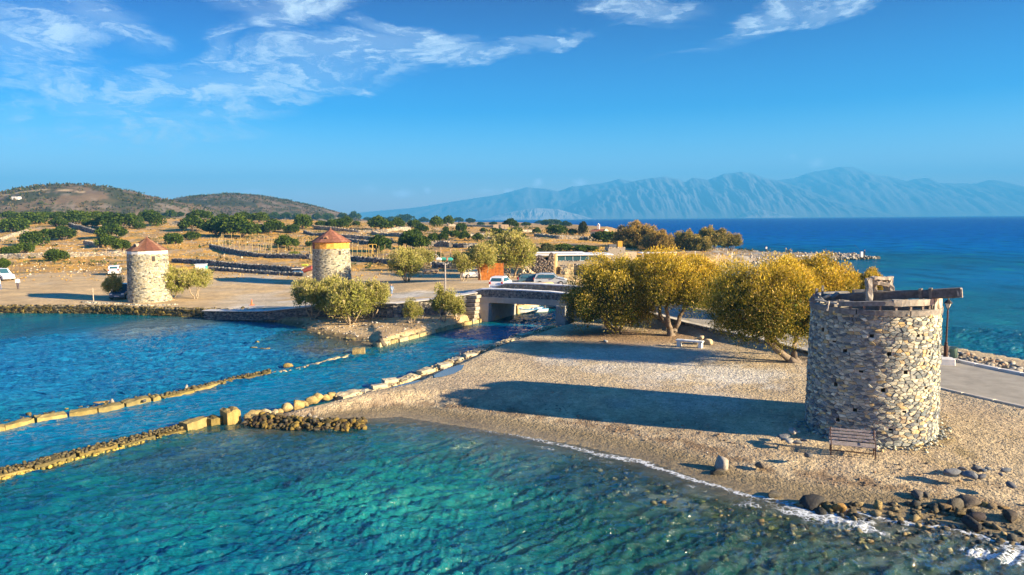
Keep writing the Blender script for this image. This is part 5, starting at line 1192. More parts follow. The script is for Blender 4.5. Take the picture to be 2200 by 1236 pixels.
def tamarisk_mesh(seed, w_, d_, h_, base_h, n_cl, per, gold=.5, lean=(0, 0), leaf=.22, low=-.45, stems=4, dark=OL, gld=GO, tip=TP, open_=0.0, stem_c=(.20, .16, .12), trunk_r=.22, cl_r=.16, fill=60):
    """feathery crown of plumes standing on a rounded, lobed envelope; trunk forks near the ground"""
    h_ = h_ * .86; w_ = w_ * .88; d_ = d_ * .88; r = np.random.default_rng(seed); rnd.seed(seed)
    mb = MB(); lean = Vector((lean[0], lean[1], 0)); cz = base_h + (h_ - base_h) * .48
    lobes = []
    for i in range(n_cl):
        # lobes on the shell of the envelope, more on top
        a = r.uniform(0, 6.283); el_ = math.asin(r.uniform(low, 1)); rad = r.uniform(.60, 1.02) * (1 - open_ * r.random())
        x = math.cos(a) * math.cos(el_) * w_ / 2 * rad; y = math.sin(a) * math.cos(el_) * d_ / 2 * rad; z_ = cz + math.sin(el_) * (h_ - cz) * rad * r.uniform(.85, 1.08)
        if z_ < cz: z_ = cz + (z_ - cz) * .9
        lobes.append((Vector((x, y, 0)) + lean + Vector((0, 0, max(z_, .45))), r.choice([.45, .6, .8, 1.0, 1.25]) * cl_r * (w_ + h_) * .5, el_))
    hubs = []
    for k in range(stems):
        a = 6.283 * k / stems + r.uniform(-.4, .4); q = Vector((math.cos(a) * w_ * .20, math.sin(a) * d_ * .20, base_h + (h_ - base_h) * .34)) + lean * .75
        mid = Vector((math.cos(a) * .3, math.sin(a) * .3, base_h * .35)) + lean * .25
        limb(mb, (math.cos(a) * trunk_r * .5, math.sin(a) * trunk_r * .5, -.15), mid, trunk_r, trunk_r * .8, .05, 3, stem_c); limb(mb, mid, q, trunk_r * .8, trunk_r * .4, .10, 6, stem_c); hubs.append(q)
    for (c, rr, e) in lobes:
        h0 = min(hubs, key=lambda q: (q - c).length); limb(mb, h0, c.lerp(h0, .12), trunk_r * .30, trunk_r * .09, .10, 4, stem_c, 5)
    Ps = []; Ds = []; Ls = []; Ws = []; Cs = []
    for (c, rr, e) in lobes:
        n = int(per * (rr / (cl_r * (w_ + h_) * .5)) ** 1.4); g = r.normal(size=(n, 3)); g[:, 2] += .35; g /= np.linalg.norm(g, axis=1, keepdims=True)
        rad = rr * r.uniform(.25, 1.0, n) ** .55 * (1 + .35 * (fbm(g[:, 0] * 2 + seed, g[:, 1] * 2 + g[:, 2] * 2, 1.5, 2, seed) - .5))
        p = np.array(c) + g * rad[:, None] * np.array([.88, .88, 1.15 if e > .2 else .95]); dirs = g * .6 + np.array([0, 0, .55]) + r.normal(0, .38, (n, 3)); dirs /= np.linalg.norm(dirs, axis=1, keepdims=True)
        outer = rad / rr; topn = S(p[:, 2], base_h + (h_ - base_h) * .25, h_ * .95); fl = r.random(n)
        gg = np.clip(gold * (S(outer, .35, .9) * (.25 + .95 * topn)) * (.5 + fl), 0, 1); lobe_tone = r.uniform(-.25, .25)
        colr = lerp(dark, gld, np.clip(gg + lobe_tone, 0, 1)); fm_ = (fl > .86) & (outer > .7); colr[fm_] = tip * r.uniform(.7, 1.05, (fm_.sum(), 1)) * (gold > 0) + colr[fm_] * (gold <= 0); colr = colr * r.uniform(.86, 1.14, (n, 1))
        Ps.append(p); Ds.append(dirs); Ls.append(leaf * r.uniform(.6, 1.4, n)); Ws.append(leaf * .34 * r.uniform(.7, 1.3, n)); Cs.append(colr)
    if fill:  # big dark inner leaves added to block light and darken the crown
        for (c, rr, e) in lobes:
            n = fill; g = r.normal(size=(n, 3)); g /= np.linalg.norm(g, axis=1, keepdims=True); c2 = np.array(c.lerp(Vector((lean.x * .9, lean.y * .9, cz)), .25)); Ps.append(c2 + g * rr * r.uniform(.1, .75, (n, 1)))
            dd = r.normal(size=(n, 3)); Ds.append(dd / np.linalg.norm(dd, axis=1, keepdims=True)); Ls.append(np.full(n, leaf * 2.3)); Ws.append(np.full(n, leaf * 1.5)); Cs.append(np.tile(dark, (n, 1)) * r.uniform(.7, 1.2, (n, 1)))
    V, F, C_ = leaf_quads(np.concatenate(Ps), np.concatenate(Ds), np.concatenate(Ls), np.concatenate(Ws), np.concatenate(Cs))
    crown = mkmesh('crown', V, F, M['leaf'], np.clip(C_, .005, .7))
    tv = mkmesh('trunk', np.concatenate(mb.V), mb.F, M['bark'], np.array(mb.C), True); return tv, crown
def tree_at(name, meshes, loc, label, cat, rz=0.0, sc=1.0, group=None):
    e = empty(name, loc, rz, label, cat, group, sc); link_mesh('trunk', meshes[0], e); link_mesh('crown', meshes[1], e); return e
def gp(px, py, z_=None):
    if z_ is None: g = G(px, py); return (g.x, g.y, g.z - .03)
    x, y = W(px, py, z_); return (x, y, max(gz(x, y), z_ - .6) - .03)
# big tamarisks by the bridge and the tower
T = tamarisk_mesh
tree_at('tamarisk_tree', T(1, 8.6, 7.4, 6.6, .2, 170, 540, .62, (-.5, .3), .15, -.8, 5), gp(1328, 716, .65), 'dark spreading tamarisk closest to the bridge, crown down to the ground', 'tree')  # fewer gold leaves, so the shade on this crown is painted in
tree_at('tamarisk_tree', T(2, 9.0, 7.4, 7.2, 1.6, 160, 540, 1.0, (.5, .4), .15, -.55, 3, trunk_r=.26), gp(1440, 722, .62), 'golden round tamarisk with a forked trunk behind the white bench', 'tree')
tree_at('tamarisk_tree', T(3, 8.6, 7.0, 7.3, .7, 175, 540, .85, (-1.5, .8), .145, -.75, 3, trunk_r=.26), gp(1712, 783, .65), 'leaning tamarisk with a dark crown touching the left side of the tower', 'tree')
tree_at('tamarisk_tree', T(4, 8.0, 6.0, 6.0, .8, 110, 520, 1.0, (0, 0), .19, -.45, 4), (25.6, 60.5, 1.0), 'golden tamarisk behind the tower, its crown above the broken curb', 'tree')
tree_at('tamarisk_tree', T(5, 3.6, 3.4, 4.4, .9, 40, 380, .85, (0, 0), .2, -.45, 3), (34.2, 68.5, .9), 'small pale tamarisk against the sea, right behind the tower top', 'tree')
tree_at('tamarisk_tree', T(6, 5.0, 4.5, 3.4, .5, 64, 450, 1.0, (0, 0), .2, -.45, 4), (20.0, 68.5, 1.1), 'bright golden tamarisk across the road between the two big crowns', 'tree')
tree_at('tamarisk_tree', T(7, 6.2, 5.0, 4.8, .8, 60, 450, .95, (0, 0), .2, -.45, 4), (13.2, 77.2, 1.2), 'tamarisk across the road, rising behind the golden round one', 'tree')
# airy olive-grey tamarisks of the near bank and car park
PG, PO, PT = np.array([.24, .25, .05]), np.array([.42, .37, .10]), np.array([.55, .46, .24]); kw = dict(fill=12, dark=PG, gld=PO, tip=PT, stem_c=(.34, .27, .18))
A = [T(20, 4.6, 4.0, 4.8, .9, 52, 260, .8, (0, 0), .18, -.75, 3, open_=.45, trunk_r=.10, cl_r=.15, **kw), T(21, 5.8, 4.6, 4.4, .4, 62, 260, .8, (.3, 0), .18, -.8, 5, open_=.4, trunk_r=.09, cl_r=.15, **kw), T(22, 3.6, 3.0, 3.5, .2, 40, 230, .9, (0, 0), .15, -.8, 5, open_=.4, trunk_r=.07, cl_r=.17, **kw), T(23, 3.0, 2.6, 4.2, .3, 30, 230, .9, (0, 0), .18, -.8, 4, open_=.5, trunk_r=.07, cl_r=.16, **kw)]
SP = [(672, 687, 0, 4.6, 'tall airy tamarisk left of three in front of the rusty-roofed mill', 0), (712, 684, 1, 4.5, 'middle airy tamarisk in front of the rusty-roofed mill', 2), (752, 697, 1, 4.6, 'broad airy tamarisk right of the rusty-roofed mill, by the shore', 1), (800, 686, 0, 4.2, 'airy tamarisk behind the broad one, right of the rusty-roofed mill', 3),
      (884, 694, 2, 2.5, 'small bushy tamarisk against the dark retaining wall', 0), (952, 690, 3, 4.0, 'slender tamarisk against the retaining wall near the bridge', 1), (982, 688, 2, 2.6, 'low tamarisk between the slender one and the stone steps', 2),
      (368, 644, 1, 4.5, 'airy tamarisk touching the right side of the cone-roofed mill', 0), (421, 642, 0, 4.3, 'tamarisk right of the one at the cone-roofed mill', 4), (243, 644, 3, 3.9, 'sparse tamarisk at the left side of the cone-roofed mill', 2),
      (874, 606, 1, 5.2, 'yellowish tamarisk alone in the car park right of the mills', 5), (912, 582, 0, 4.4, 'tamarisk behind the lone yellowish one in the car park', 1), (996, 604, 3, 4.6, 'thin tamarisk right of the utility pole', 0), (1036, 602, 0, 5.6, 'thin tamarisk beside the orange metal gate', 2),
      (1101, 596, 1, 7.6, 'broad olive tamarisk right of the orange metal gate', 3), (1072, 585, 0, 6.4, 'tamarisk behind the orange metal gate', 5), (1130, 577, 2, 5.5, 'tamarisk left of the ruined stone gable', 1)]
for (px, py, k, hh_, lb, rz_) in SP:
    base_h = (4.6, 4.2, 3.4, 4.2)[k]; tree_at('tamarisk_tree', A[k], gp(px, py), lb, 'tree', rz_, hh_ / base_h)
# golden clump by the harbour
Gd = [T(40, 13, 10, 8.0, .6, 60, 260, .75, (0, 0), .42, -.45, 5, trunk_r=.25, cl_r=.13, dark=np.array([.13, .11, .03]), gld=np.array([.44, .29, .06])), T(41, 8, 7, 6.0, .8, 44, 230, .5, (0, 0), .36, -.45, 5, trunk_r=.2, cl_r=.15, dark=np.array([.11, .12, .03]), gld=np.array([.42, .30, .06]))]
for (px, py, Y_, k, s_, lb, rz_) in [(1372, 548, 178, 0, 1.06, 'largest golden brown tamarisk right of the chapel', 0), (1412, 552, 168, 0, .80, 'golden tamarisk in front of the largest one right of the chapel', 2), (1348, 552, 175, 1, .75, 'low tamarisk left of the golden clump', 1), (1478, 548, 180, 1, 1.15, 'golden tamarisk in the middle of the harbour row', 2), (1500, 552, 172, 1, .95, 'small golden tamarisk behind the white terrace', 4), (1530, 543, 186, 1, 1.25, 'rounded green-gold tamarisk second from the end of the harbour row', 3), (1568, 541, 188, 1, .92, 'last small tamarisk of the harbour row, alone before the spit', 5)]:
    p = PXZ(px, py, Y_); tree_at('tamarisk_tree', Gd[k], (p.x, p.y, min(p.z, gz(p.x, p.y) + .2)), lb, 'tree', rz_, s_)
# evergreen bushes of the fields: mastic, carob and holm oak, rounded and dense
def bush_mesh(seed, lobes_n=16, per=150, col0=(.022, .05, .006), col1=(.12, .17, .018), leaf=.075, flat=.62):
    """unit bush: about 1 wide, 'flat' high, foliage in lobed mounds down to a short trunk"""
    r = np.random.default_rng(seed); rnd.seed(seed); Ps = []; Ds = []; Cs = []; mb = MB(); col0 = np.array(col0); col1 = np.array(col1)
    for k in range(3): a = r.uniform(0, 6.28); limb(mb, (.02 * math.cos(a), .02 * math.sin(a), -.04), (.18 * math.cos(a), .18 * math.sin(a), flat * .5), .028, .012, .1, 3, (.16, .12, .09), 5)
    for i in range(lobes_n):
        a = r.uniform(0, 6.283); q = math.sqrt(r.uniform(0, 1)) * .36; rr = r.uniform(.11, .19); x, y = math.cos(a) * q, math.sin(a) * q; z_ = flat * (.22 + .55 * (1 - (q / .42) ** 2) * r.uniform(.7, 1.1)); n = int(per * rr / .15)
        g = r.normal(size=(n, 3)); g[:, 2] += .25; g /= np.linalg.norm(g, axis=1, keepdims=True); p = np.array([x, y, z_]) + g * (rr * r.uniform(.6, 1.05, n))[:, None]; p[:, 2] = np.maximum(p[:, 2], .03)
        Ps.append(p); Ds.append(g * .5 + r.normal(0, .6, (n, 3))); tone = r.uniform(0, .6); Cs.append(lerp(col0, col1, np.clip(tone + r.uniform(-.3, .4, n), 0, 1)))
    P = np.concatenate(Ps); D = np.concatenate(Ds); D /= np.linalg.norm(D, axis=1, keepdims=True); n = len(P)
    V, F, C_ = leaf_quads(P, D, leaf * rng.uniform(.6, 1.3, n), leaf * .8 * rng.uniform(.6, 1.2, n), np.concatenate(Cs))
    return (mkmesh('trunk', np.concatenate(mb.V), mb.F, M['bark'], np.array(mb.C), True), mkmesh('crown', V, F, M['leaf'], C_))
BU = [bush_mesh(60 + i, 16 + 3 * (i % 3), 150, flat=.55 + .09 * (i % 3)) for i in range(6)] + [bush_mesh(80, 18, 150, (.10, .13, .02), (.24, .26, .035), flat=.5), bush_mesh(81, 18, 150, (.045, .06, .02), (.14, .14, .05), flat=.55)]
Z_SKY = [(169, 481, 48, 25), (127, 473, 38, 16), (204, 475, 29, 19), (229, 473, 35, 16), (286, 481, 38, 19), (321, 476, 41, 22), (367, 466, 22, 13), (388, 466, 16, 10), (430, 473, 54, 19), (522, 473, 38, 16), (557, 478, 41, 19), (589, 471, 25, 13), (614, 471, 25, 13), (682, 473, 21, 13), (705, 473, 25, 13), (763, 473, 24, 16), (818, 475, 31, 12), (870, 479, 42, 16), (910, 475, 23, 11), (889, 489, 27, 15), (937, 489, 27, 22), (962, 485, 25, 19), (1010, 480, 24, 10), (1033, 485, 17, 7), (1097, 491, 32, 20), (1159, 481, 20, 8), (1185, 485, 41, 12), (1215, 488, 26, 12),
         (62, 476, 40, 14), (20, 470, 40, 14), (95, 470, 34, 13), (260, 474, 30, 13), (480, 472, 26, 12), (540, 471, 22, 11), (640, 472, 22, 12), (736, 470, 20, 11), (790, 473, 22, 11), (842, 474, 22, 12), (985, 478, 22, 10), (1060, 484, 18, 7), (1130, 486, 20, 8)]
Z_LEFT = [(73, 482, 57, 23), (29, 498, 60, 26), (73, 529, 54, 28), (51, 544, 41, 20), (19, 548, 32, 17), (127, 488, 35, 19), (134, 516, 60, 28), (251, 491, 83, 29), (239, 513, 57, 29), (229, 532, 41, 25), (261, 539, 36, 23), (337, 486, 35, 25), (8, 580, 26, 22), (121, 561, 46, 23), (195, 489, 30, 16), (100, 505, 24, 12), (300, 492, 26, 13)]
Z_MID = [(414, 498, 52, 32), (375, 525, 41, 21), (414, 517, 35, 17), (471, 508, 64, 38), (517, 511, 74, 42), (585, 501, 50, 26), (627, 501, 34, 17), (652, 492, 38, 28), (616, 533, 46, 24), (668, 530, 24, 11), (727, 491, 48, 18), (742, 482, 31, 15), (765, 485, 15, 9), (816, 495, 52, 26), (853, 490, 32, 19), (905, 500, 32, 18), (450, 490, 26, 14), (555, 500, 30, 16), (690, 488, 26, 12)]
Z_RIGHT = [(815, 542, 50, 34), (875, 535, 40, 32), (904, 536, 40, 28), (890, 522, 34, 26), (932, 520, 28, 17), (952, 518, 26, 19), (978, 513, 24, 16), (998, 517, 26, 18), (990, 499, 26, 17), (1027, 517, 27, 14), (1075, 511, 34, 18), (1062, 500, 20, 10), (958, 498, 14, 10), (960, 506, 22, 12), (1153, 502, 17, 12), (1197, 504, 48, 18), (1300, 520, 58, 21), (1208, 541, 44, 16), (1258, 542, 54, 14), (1120, 514, 24, 11), (1040, 500, 18, 9), (1110, 500, 24, 10), (1230, 505, 22, 12)]
ordw = ['first', 'second', 'third', 'fourth', 'fifth', 'sixth', 'seventh', 'eighth', 'ninth', 'tenth', 'eleventh', 'twelfth', 'thirteenth', 'fourteenth', 'fifteenth', 'sixteenth', 'seventeenth', 'eighteenth', 'nineteenth', 'twentieth'] + ['twenty-' + q for q in ('first', 'second', 'third', 'fourth', 'fifth', 'sixth', 'seventh', 'eighth', 'ninth')] + ['thirtieth'] + ['thirty-' + q for q in ('first', 'second', 'third', 'fourth', 'fifth', 'sixth', 'seventh', 'eighth', 'ninth')] + ['fortieth', 'forty-first', 'forty-second']
def size_word(w_): return 'small' if w_ < 24 else 'medium' if w_ < 42 else 'large'
for zone, place, grp in ((Z_SKY, 'in the skyline row of bushes', 'evergreen bushes along the skyline'), (Z_LEFT, 'on the slope left of the cone-roofed mill', 'evergreen bushes left of the cone-roofed mill'), (Z_MID, 'on the slope between the two roofed mills', 'evergreen bushes between the roofed mills'), (Z_RIGHT, 'on the slope right of the rusty-roofed mill', 'evergreen bushes right of the rusty-roofed mill')):
    zone = sorted(zone)
    for i, (px, py, bw, bh) in enumerate(zone):
        g = G(px, py); s_ = g.y / CAM_F; wd = bw * s_ * 1.2; k = (i * 5 + int(px)) % 6
        if 40 < px < 80 and py > 525: k = 3
        fl_ = .55 + .09 * (k % 3); e = tree_at('evergreen_bush', BU[k], (g.x, g.y, g.z - .05), f'{size_word(bw)} dark green bush, {ordw[i]} from the left {place}', 'bush', (i * 1.7) % 6.28, (wd, wd * .9, bh * s_ / fl_ * 1.18), grp)
for i, (px, py, bw, bh, k, lb) in enumerate([(1065, 533, 60, 17, 6, 'bright green hedge at the left above the olive tamarisks'), (1110, 534, 60, 17, 6, 'bright green hedge at the right above the olive tamarisks'), (1145, 548, 46, 18, 7, 'pale bush left of the cafe roof'), (1175, 546, 44, 22, 7, 'pale bush touching the cafe roof'), (1253, 507, 30, 28, 7, 'grey-green small tree left of the chapel'), (930, 556, 60, 14, 7, 'brown-green scrub behind the hoops'), (1000, 566, 110, 22, 7, 'dark scrub hedge behind the fence posts'), (700, 552, 40, 10, 6, 'yellow-green weed patch inside the fenced plot'), (632, 548, 30, 8, 6, 'low weeds near the rusty-roofed mill inside the plot'), (1020, 540, 40, 12, 7, 'scrub left of the bright green hedge')]):
    g = G(px, py); s_ = g.y / CAM_F; wd = bw * s_ * 1.1; tree_at('shrub', BU[k], (g.x, g.y, g.z - .05), lb, 'bush', i * 1.3, (wd, wd * .6, bh * s_ / .52))
# dry tussocks and low scrub of the fields
def tufts(name, n, box, cond, size, cols, seed, leaf=4):
    r = np.random.default_rng(seed); x = r.uniform(box[0], box[1], n); y = r.uniform(box[2], box[3], n); z_, a_, b_, dr_, _, d_ = ground(x, y, True); k = cond(x, y, z_, a_); x, y, z_ = x[k], y[k], z_[k]; n = len(x)
    P = np.repeat(np.stack([x, y, z_ - .02], -1), leaf, 0); s_ = np.repeat(r.uniform(*size, n), leaf); D = r.normal(0, .5, (n * leaf, 3)); D[:, 2] = r.uniform(.35, 1, n * leaf); D /= np.linalg.norm(D, axis=1, keepdims=True)
    P[:, :2] += r.normal(0, .25, (n * leaf, 2)) * s_[:, None]
    cols = np.array(cols); cc_ = np.repeat(cols[r.integers(0, len(cols), n)], leaf, 0) * r.uniform(.75, 1.25, (n * leaf, 1)); V, F, C_ = leaf_quads(P, D, s_ * r.uniform(.5, 1.1, n * leaf), s_ * .45, cc_)
    o = link_mesh(name, mkmesh(name, V, F, M['leaf'], C_)); o['kind'] = 'stuff'; return o
tufts('dry_grass', 42000, (-190, 90, 106, 330), lambda x, y, z_, a: (a > 2) & (np.abs(x) < y * .76) & (fbm(x, y, .2, 3, 111) > .42), (.14, .36), [(.54, .31, .06), (.46, .27, .06), (.56, .37, .12), (.32, .21, .06)], 5)
tufts('low_scrub', 9000, (-230, 100, 112, 430), lambda x, y, z_, a: (a > 2) & (np.abs(x) < y * .76) & (fbm(x, y, .1, 4, 67) > .57), (.4, 1.1), [(.09, .10, .03), (.14, .12, .05), (.06, .08, .02), (.20, .15, .07)], 6)
tufts('hill_scrub', 15000, (-560, -60, 430, 1010), lambda x, y, z_, a: (z_ > 9) & (fbm(x, y, .02, 4, 119) > .46), (1.2, 3.0), [(.05, .065, .025), (.08, .085, .035), (.13, .10, .05), (.035, .05, .02)], 7, 3)
# ------------------------------------------------------------------ the two roofed mills
RUST = [(.30, .13, .07), (.36, .18, .09), (.24, .10, .06), (.42, .24, .13)]
def mill(px, py, r0, r1, zt, pal, seed, label, roof_h, over, band, lit_win, roof_cols, body='stone'):
    g = G(px, py); cy = g.y + r0 * .9; cx, zb = PXZ(px, py, cy).x, g.z - .3; e = empty('windmill', (cx, cy, 0), 0, label, 'windmill')
    H_ = zt - zb; C0 = 2 * math.pi * r0; rr_ = np.random.default_rng(seed); core = MB(); core.lathe([(r0 - .02, zb), (r1 - .02, zt)], seg=48, c=(.40, .37, .26)); core.build('core_wall', M['mortar'], e)
    Vs = []; Fs = []; Cs = []; off = 0
    for poly in masonry(C0, H_, .30, .17, rr_, .34, True):
        c_ = np.mean(poly, 0); a = c_[0] / C0 * 6.283
        V, F = stone_geo(poly, .03, .035 * rr_.uniform(.4, 1.6), rr_)
        o = [((r0 + (r1 - r0) * v / H_ + w_) * math.cos(u / C0 * 6.28319), (r0 + (r1 - r0) * v / H_ + w_) * math.sin(u / C0 * 6.28319), zb + v) for u, v, w_ in V]
        Vs += o; Fs += [tuple(k + off for k in f) for f in F]; off += len(o); Cs += [stone_col(rr_, pal)] * len(F)
    so = link_mesh('stones', mkmesh('stones', Vs, Fs, M['stone'], np.array(Cs)), e); so['kind'] = 'stuff'
    for k, (adeg, vv) in enumerate(lit_win):
        a = R(adeg); rw = r1 + .01; f_ = MB(); f_.box(0, 0, 0, .10, .62, .82, (.40, .33, .22)); w_ = f_.build('window', M['mortar'], e); w_.location = (rw * math.cos(a), rw * math.sin(a), zt - vv); w_.rotation_euler = (0, 0, a)
        MB().box(.03, 0, 0, .08, .38, .60, (.035, .03, .025)).build('opening', M['plain'], w_)
    # roof of rusted sheets: each gore is a panel
    ng = 16; rz = zt + band[0]
    if band[0] > 0:
        for k in range(ng):
            a0, a1 = 6.2832 * k / ng, 6.2832 * (k + 1) / ng; V = []; rb = r1 + .03
            for a in (a0, a1):
                for zz in (zt - .02, rz): V += [(rb * math.cos(a), rb * math.sin(a), zz), ((rb - .06) * math.cos(a), (rb - .06) * math.sin(a), zz)]
            F = [(0, 4, 6, 2), (5, 1, 3, 7), (2, 6, 7, 3), (4, 0, 1, 5)]; o = MB().add(V, F, band[1](a0 + .2)).build('wall_panel', M['rust' if band[2] else 'plain'], e)
    for k in range(ng):
        a0, a1 = 6.2832 * k / ng, 6.2832 * (k + 1) / ng; am = (a0 + a1) / 2; ro = r1 + over; V = []
        lift = rnd.uniform(0, .03)
        for t_, hh in ((0, 0.), (.5, .5), (1, 1.)):
            q = ro * (1 - t_) + .06 * t_
            for a in (a0, a1): V.append((q * math.cos(a), q * math.sin(a), rz - .05 + roof_h * hh + lift))
        V += [(v[0] * .98, v[1] * .98, v[2] - .05) for v in V[:2]]
        F = [(0, 1, 3, 2), (2, 3, 5, 4), (6, 7, 1, 0)]; MB().add(V, F, tuple(np.array(roof_cols[k % len(roof_cols)]) * rnd.uniform(.85, 1.15))).build('roof_panel', M['rust'], e)
    MB().tube([(0, 0, rz + roof_h - .1), (0, 0, rz + roof_h + .12)], .09, 8, (.2, .1, .07)).build('finial', M['rust'], e)
    return e, rz, r1 + over
PALW = np.array([(.44, .41, .29), (.38, .35, .25), (.28, .28, .24), (.47, .44, .33), (.13, .13, .12), (.34, .29, .18), (.50, .48, .38)])
m1, rz1, ro1 = mill(323, 651, 2.32, 2.12, 6.35, PALW, 71, 'round stone windmill with a rusty cone roof and white band, at the left', 1.45, .12, (.42, lambda a: (.66, .66, .62), False), [(-48, .55), (-75, 4.6)], [(.17, .075, .042), (.12, .05, .032), (.15, .062, .038), (.24, .13, .075)])
m2, rz2, ro2 = mill(714, 613, 2.66, 2.5, 6.15, PALW, 72, 'round stone windmill with a flat rusty cone roof and orange tin band', 1.75, .35, (.95, lambda a: (.60, .30, .06) if math.cos(a + .9) > .1 else (.20, .06, .04), True), [(-50, .55)], [(.20, .085, .05), (.17, .07, .045), (.23, .10, .06)])
def dormer(e, rz, ro, adeg, c):
    a = R(adeg); d = MB(); d.prism([(-.42, 0), (-.3, .42), (0, .62), (.3, .42), (.42, 0)], -.05, .5, c); o = d.build('roof_hatch', M['rust'], e); o.location = (math.cos(a) * (ro - .75), math.sin(a) * (ro - .75), rz + .18); o.rotation_euler = (0, 0, a + math.pi / 2)
    MB().prism([(-.26, .05), (-.18, .34), (0, .46), (.18, .34), (.26, .05)], -.07, -.04, (.03, .03, .03)).build('opening', M['plain'], o)
dormer(m1, rz1, ro1, -118, (.36, .30, .22)); dormer(m2, rz2, ro2, -95, (.34, .18, .10))
# circular stone kerb at the foot of the cone-roofed mill
ks = empty('stone_kerb', (0, 0, 0), 0, 'low ring of loose stones at the foot of the cone-roofed mill', 'kerb')
Pk = []
for px, py in [(175, 650), (215, 652), (260, 654), (310, 657), (355, 656), (385, 655)]:
    g = G(px, py); Pk.append((g.x, g.y, g.z))
Pk = np.array(Pk); n = 150; f = rng.uniform(0, len(Pk) - 1.001, n); i_ = f.astype(int); q = Pk[i_] + (Pk[i_ + 1] - Pk[i_]) * (f - i_)[:, None] + rng.normal(0, .12, (n, 3)) * [1, 1, .2]
rock_cloud_obj('stones', q, np.repeat(rng.uniform(.10, .22, (n, 1)), 3, 1) * [1, .8, .7], f, PALW[rng.integers(0, 7, n)], M['stone'], ks)

# ------------------------------------------------------------------ furniture near the tower
WD = (.30, .24, .19)
bx, by = W(1833, 968, .62); pL, pR = W(1781, 963, .62), W(1886, 973, .62); brz_ = math.atan2(pR[1] - pL[1], pR[0] - pL[0]); BL = math.dist(pL, pR)
bz = gz(bx, by + .35); slat = empty('slatted_bench', ((pL[0] + pR[0]) / 2 - math.sin(brz_) * .3, (pL[1] + pR[1]) / 2 + math.cos(brz_) * .3, bz), brz_, 'wooden slatted bench with iron ends at the foot of the big tower', 'bench')
for k in range(4): MB().box(0, -.22 + k * .13, .44 + .004 * k, BL - .04, .09, .035, (.34, .29, .26), bev=.006).build('seat_slat', M['wood'], slat)
for k in range(4): MB().box(0, .27 + k * .045, .55 + k * .12, BL - .04, .03, .085, (.36, .31, .28), bev=.006, rx=R(-12)).build('back_slat', M['wood'], slat)
for s_ in (-1, 1):
    ef = MB(); x = s_ * (BL / 2 - .08)
    ef.box(x, -.24, .21, .045, .05, .46, (.10, .05, .035)); ef.box(x, .25, .21, .045, .05, .44, (.10, .05, .035)); ef.box(x, 0, .405, .045, .56, .04, (.10, .05, .035))
    ef.tube([(x, .24, .4), (x, .30, .62), (x, .42, .99)], .024, 6, (.10, .05, .035)); ef.tube([(x, -.25, .42), (x, -.26, .60), (x, -.18, .66), (x, .28, .66)], .018, 6, (.10, .05, .035)); ef.build('iron_end', M['metal'], slat)
MB().box(0, 0, .13, BL - .2, .03, .03, (.10, .05, .035)).build('brace', M['metal'], slat)
wl, wr2 = W(1459, 746, .6), W(1508, 750, .6); wa = math.atan2(wr2[1] - wl[1], wr2[0] - wl[0]); wz = gz(*wl); wb = empty('white_bench', ((wl[0] + wr2[0]) / 2, (wl[1] + wr2[1]) / 2 + .2, wz), wa, 'white concrete slab bench on two blocks, under the golden tamarisk', 'bench')
wLn = math.dist(wl, wr2) + .3; MB().box(0, 0, .47, wLn, .46, .12, (.72, .74, .73), bev=.02).build('seat', M['concrete'], wb)
for s_ in (-1, 1): MB().box(s_ * (wLn / 2 - .2), 0, .2, .26, .42, .42, (.68, .70, .69), bev=.02).build('leg', M['concrete'], wb)
lx, ly = W(2031, 772, 1.1); lamp = empty('street_lamp', (lx, ly, 1.05), 0, 'old style lamp post with a glass lantern, behind the tower by the sea', 'lamp post')
lm = MB(); lm.lathe([(.16, 0), (.17, .12), (.13, .2), (.12, .9), (.09, 1.0), (.10, 1.08), (.055, 1.16), (.045, 3.0), (.065, 3.03), (.035, 3.1), (.03, 3.24)], seg=10, c=(.085, .045, .035)); lm.build('pole', M['metal'], lamp)
ln = MB(); ln.lathe([(.07, 3.24), (.20, 3.56)], seg=4, c=(.75, .70, .60)); ln.build('lantern', M['plain'], lamp)
lf = MB(); lf.lathe([(.24, 3.56), (.25, 3.60), (.12, 3.74), (.05, 3.78), (.03, 3.86)], seg=8, c=(.05, .045, .04))
for k in range(4): a = math.pi / 2 * k; lf.tube([(.075 * math.cos(a), .075 * math.sin(a), 3.22), (.205 * math.cos(a), .205 * math.sin(a), 3.58)], .014, 5, (.05, .045, .04))
lf.build('lantern_roof', M['metal'], lamp)
cbx, cby = W(2030, 783, 1.05); ck = MB().box(0, 0, .2, .95, .7, .5, (.66, .64, .60), bev=.05, rz=-.3).build('concrete_block', M['concrete']); ck.location = (cbx, cby, 1.0); tag(ck, 'pale concrete block at the foot of the lamp post', 'block', kind='thing')
tx, ty = W(2050, 776, 1.1); bn = empty('litter_bin', (tx, ty, 1.05), .4, 'green litter bin hanging tilted on a metal stand beside the lamp post', 'litter bin')
b_ = MB(); b_.lathe([(.17, 0), (.20, .06), (.22, .62), (.24, .64)], seg=14, c=(.10, .17, .13)); bo = b_.build('bin', M['plain'], bn); bo.location = (0, 0, .28); bo.rotation_euler = (0, R(-14), 0)
b_ = MB(); b_.tube([(-.02, -.22, 0), (-.08, -.24, .95), (-.08, .24, .95), (-.02, .22, 0)], .018, 6, (.3, .3, .3)); b_.tube([(.3, -.1, 0), (-.04, -.1, .6)], .015, 6, (.5, .5, .5)); b_.build('stand', M['metal'], bn)
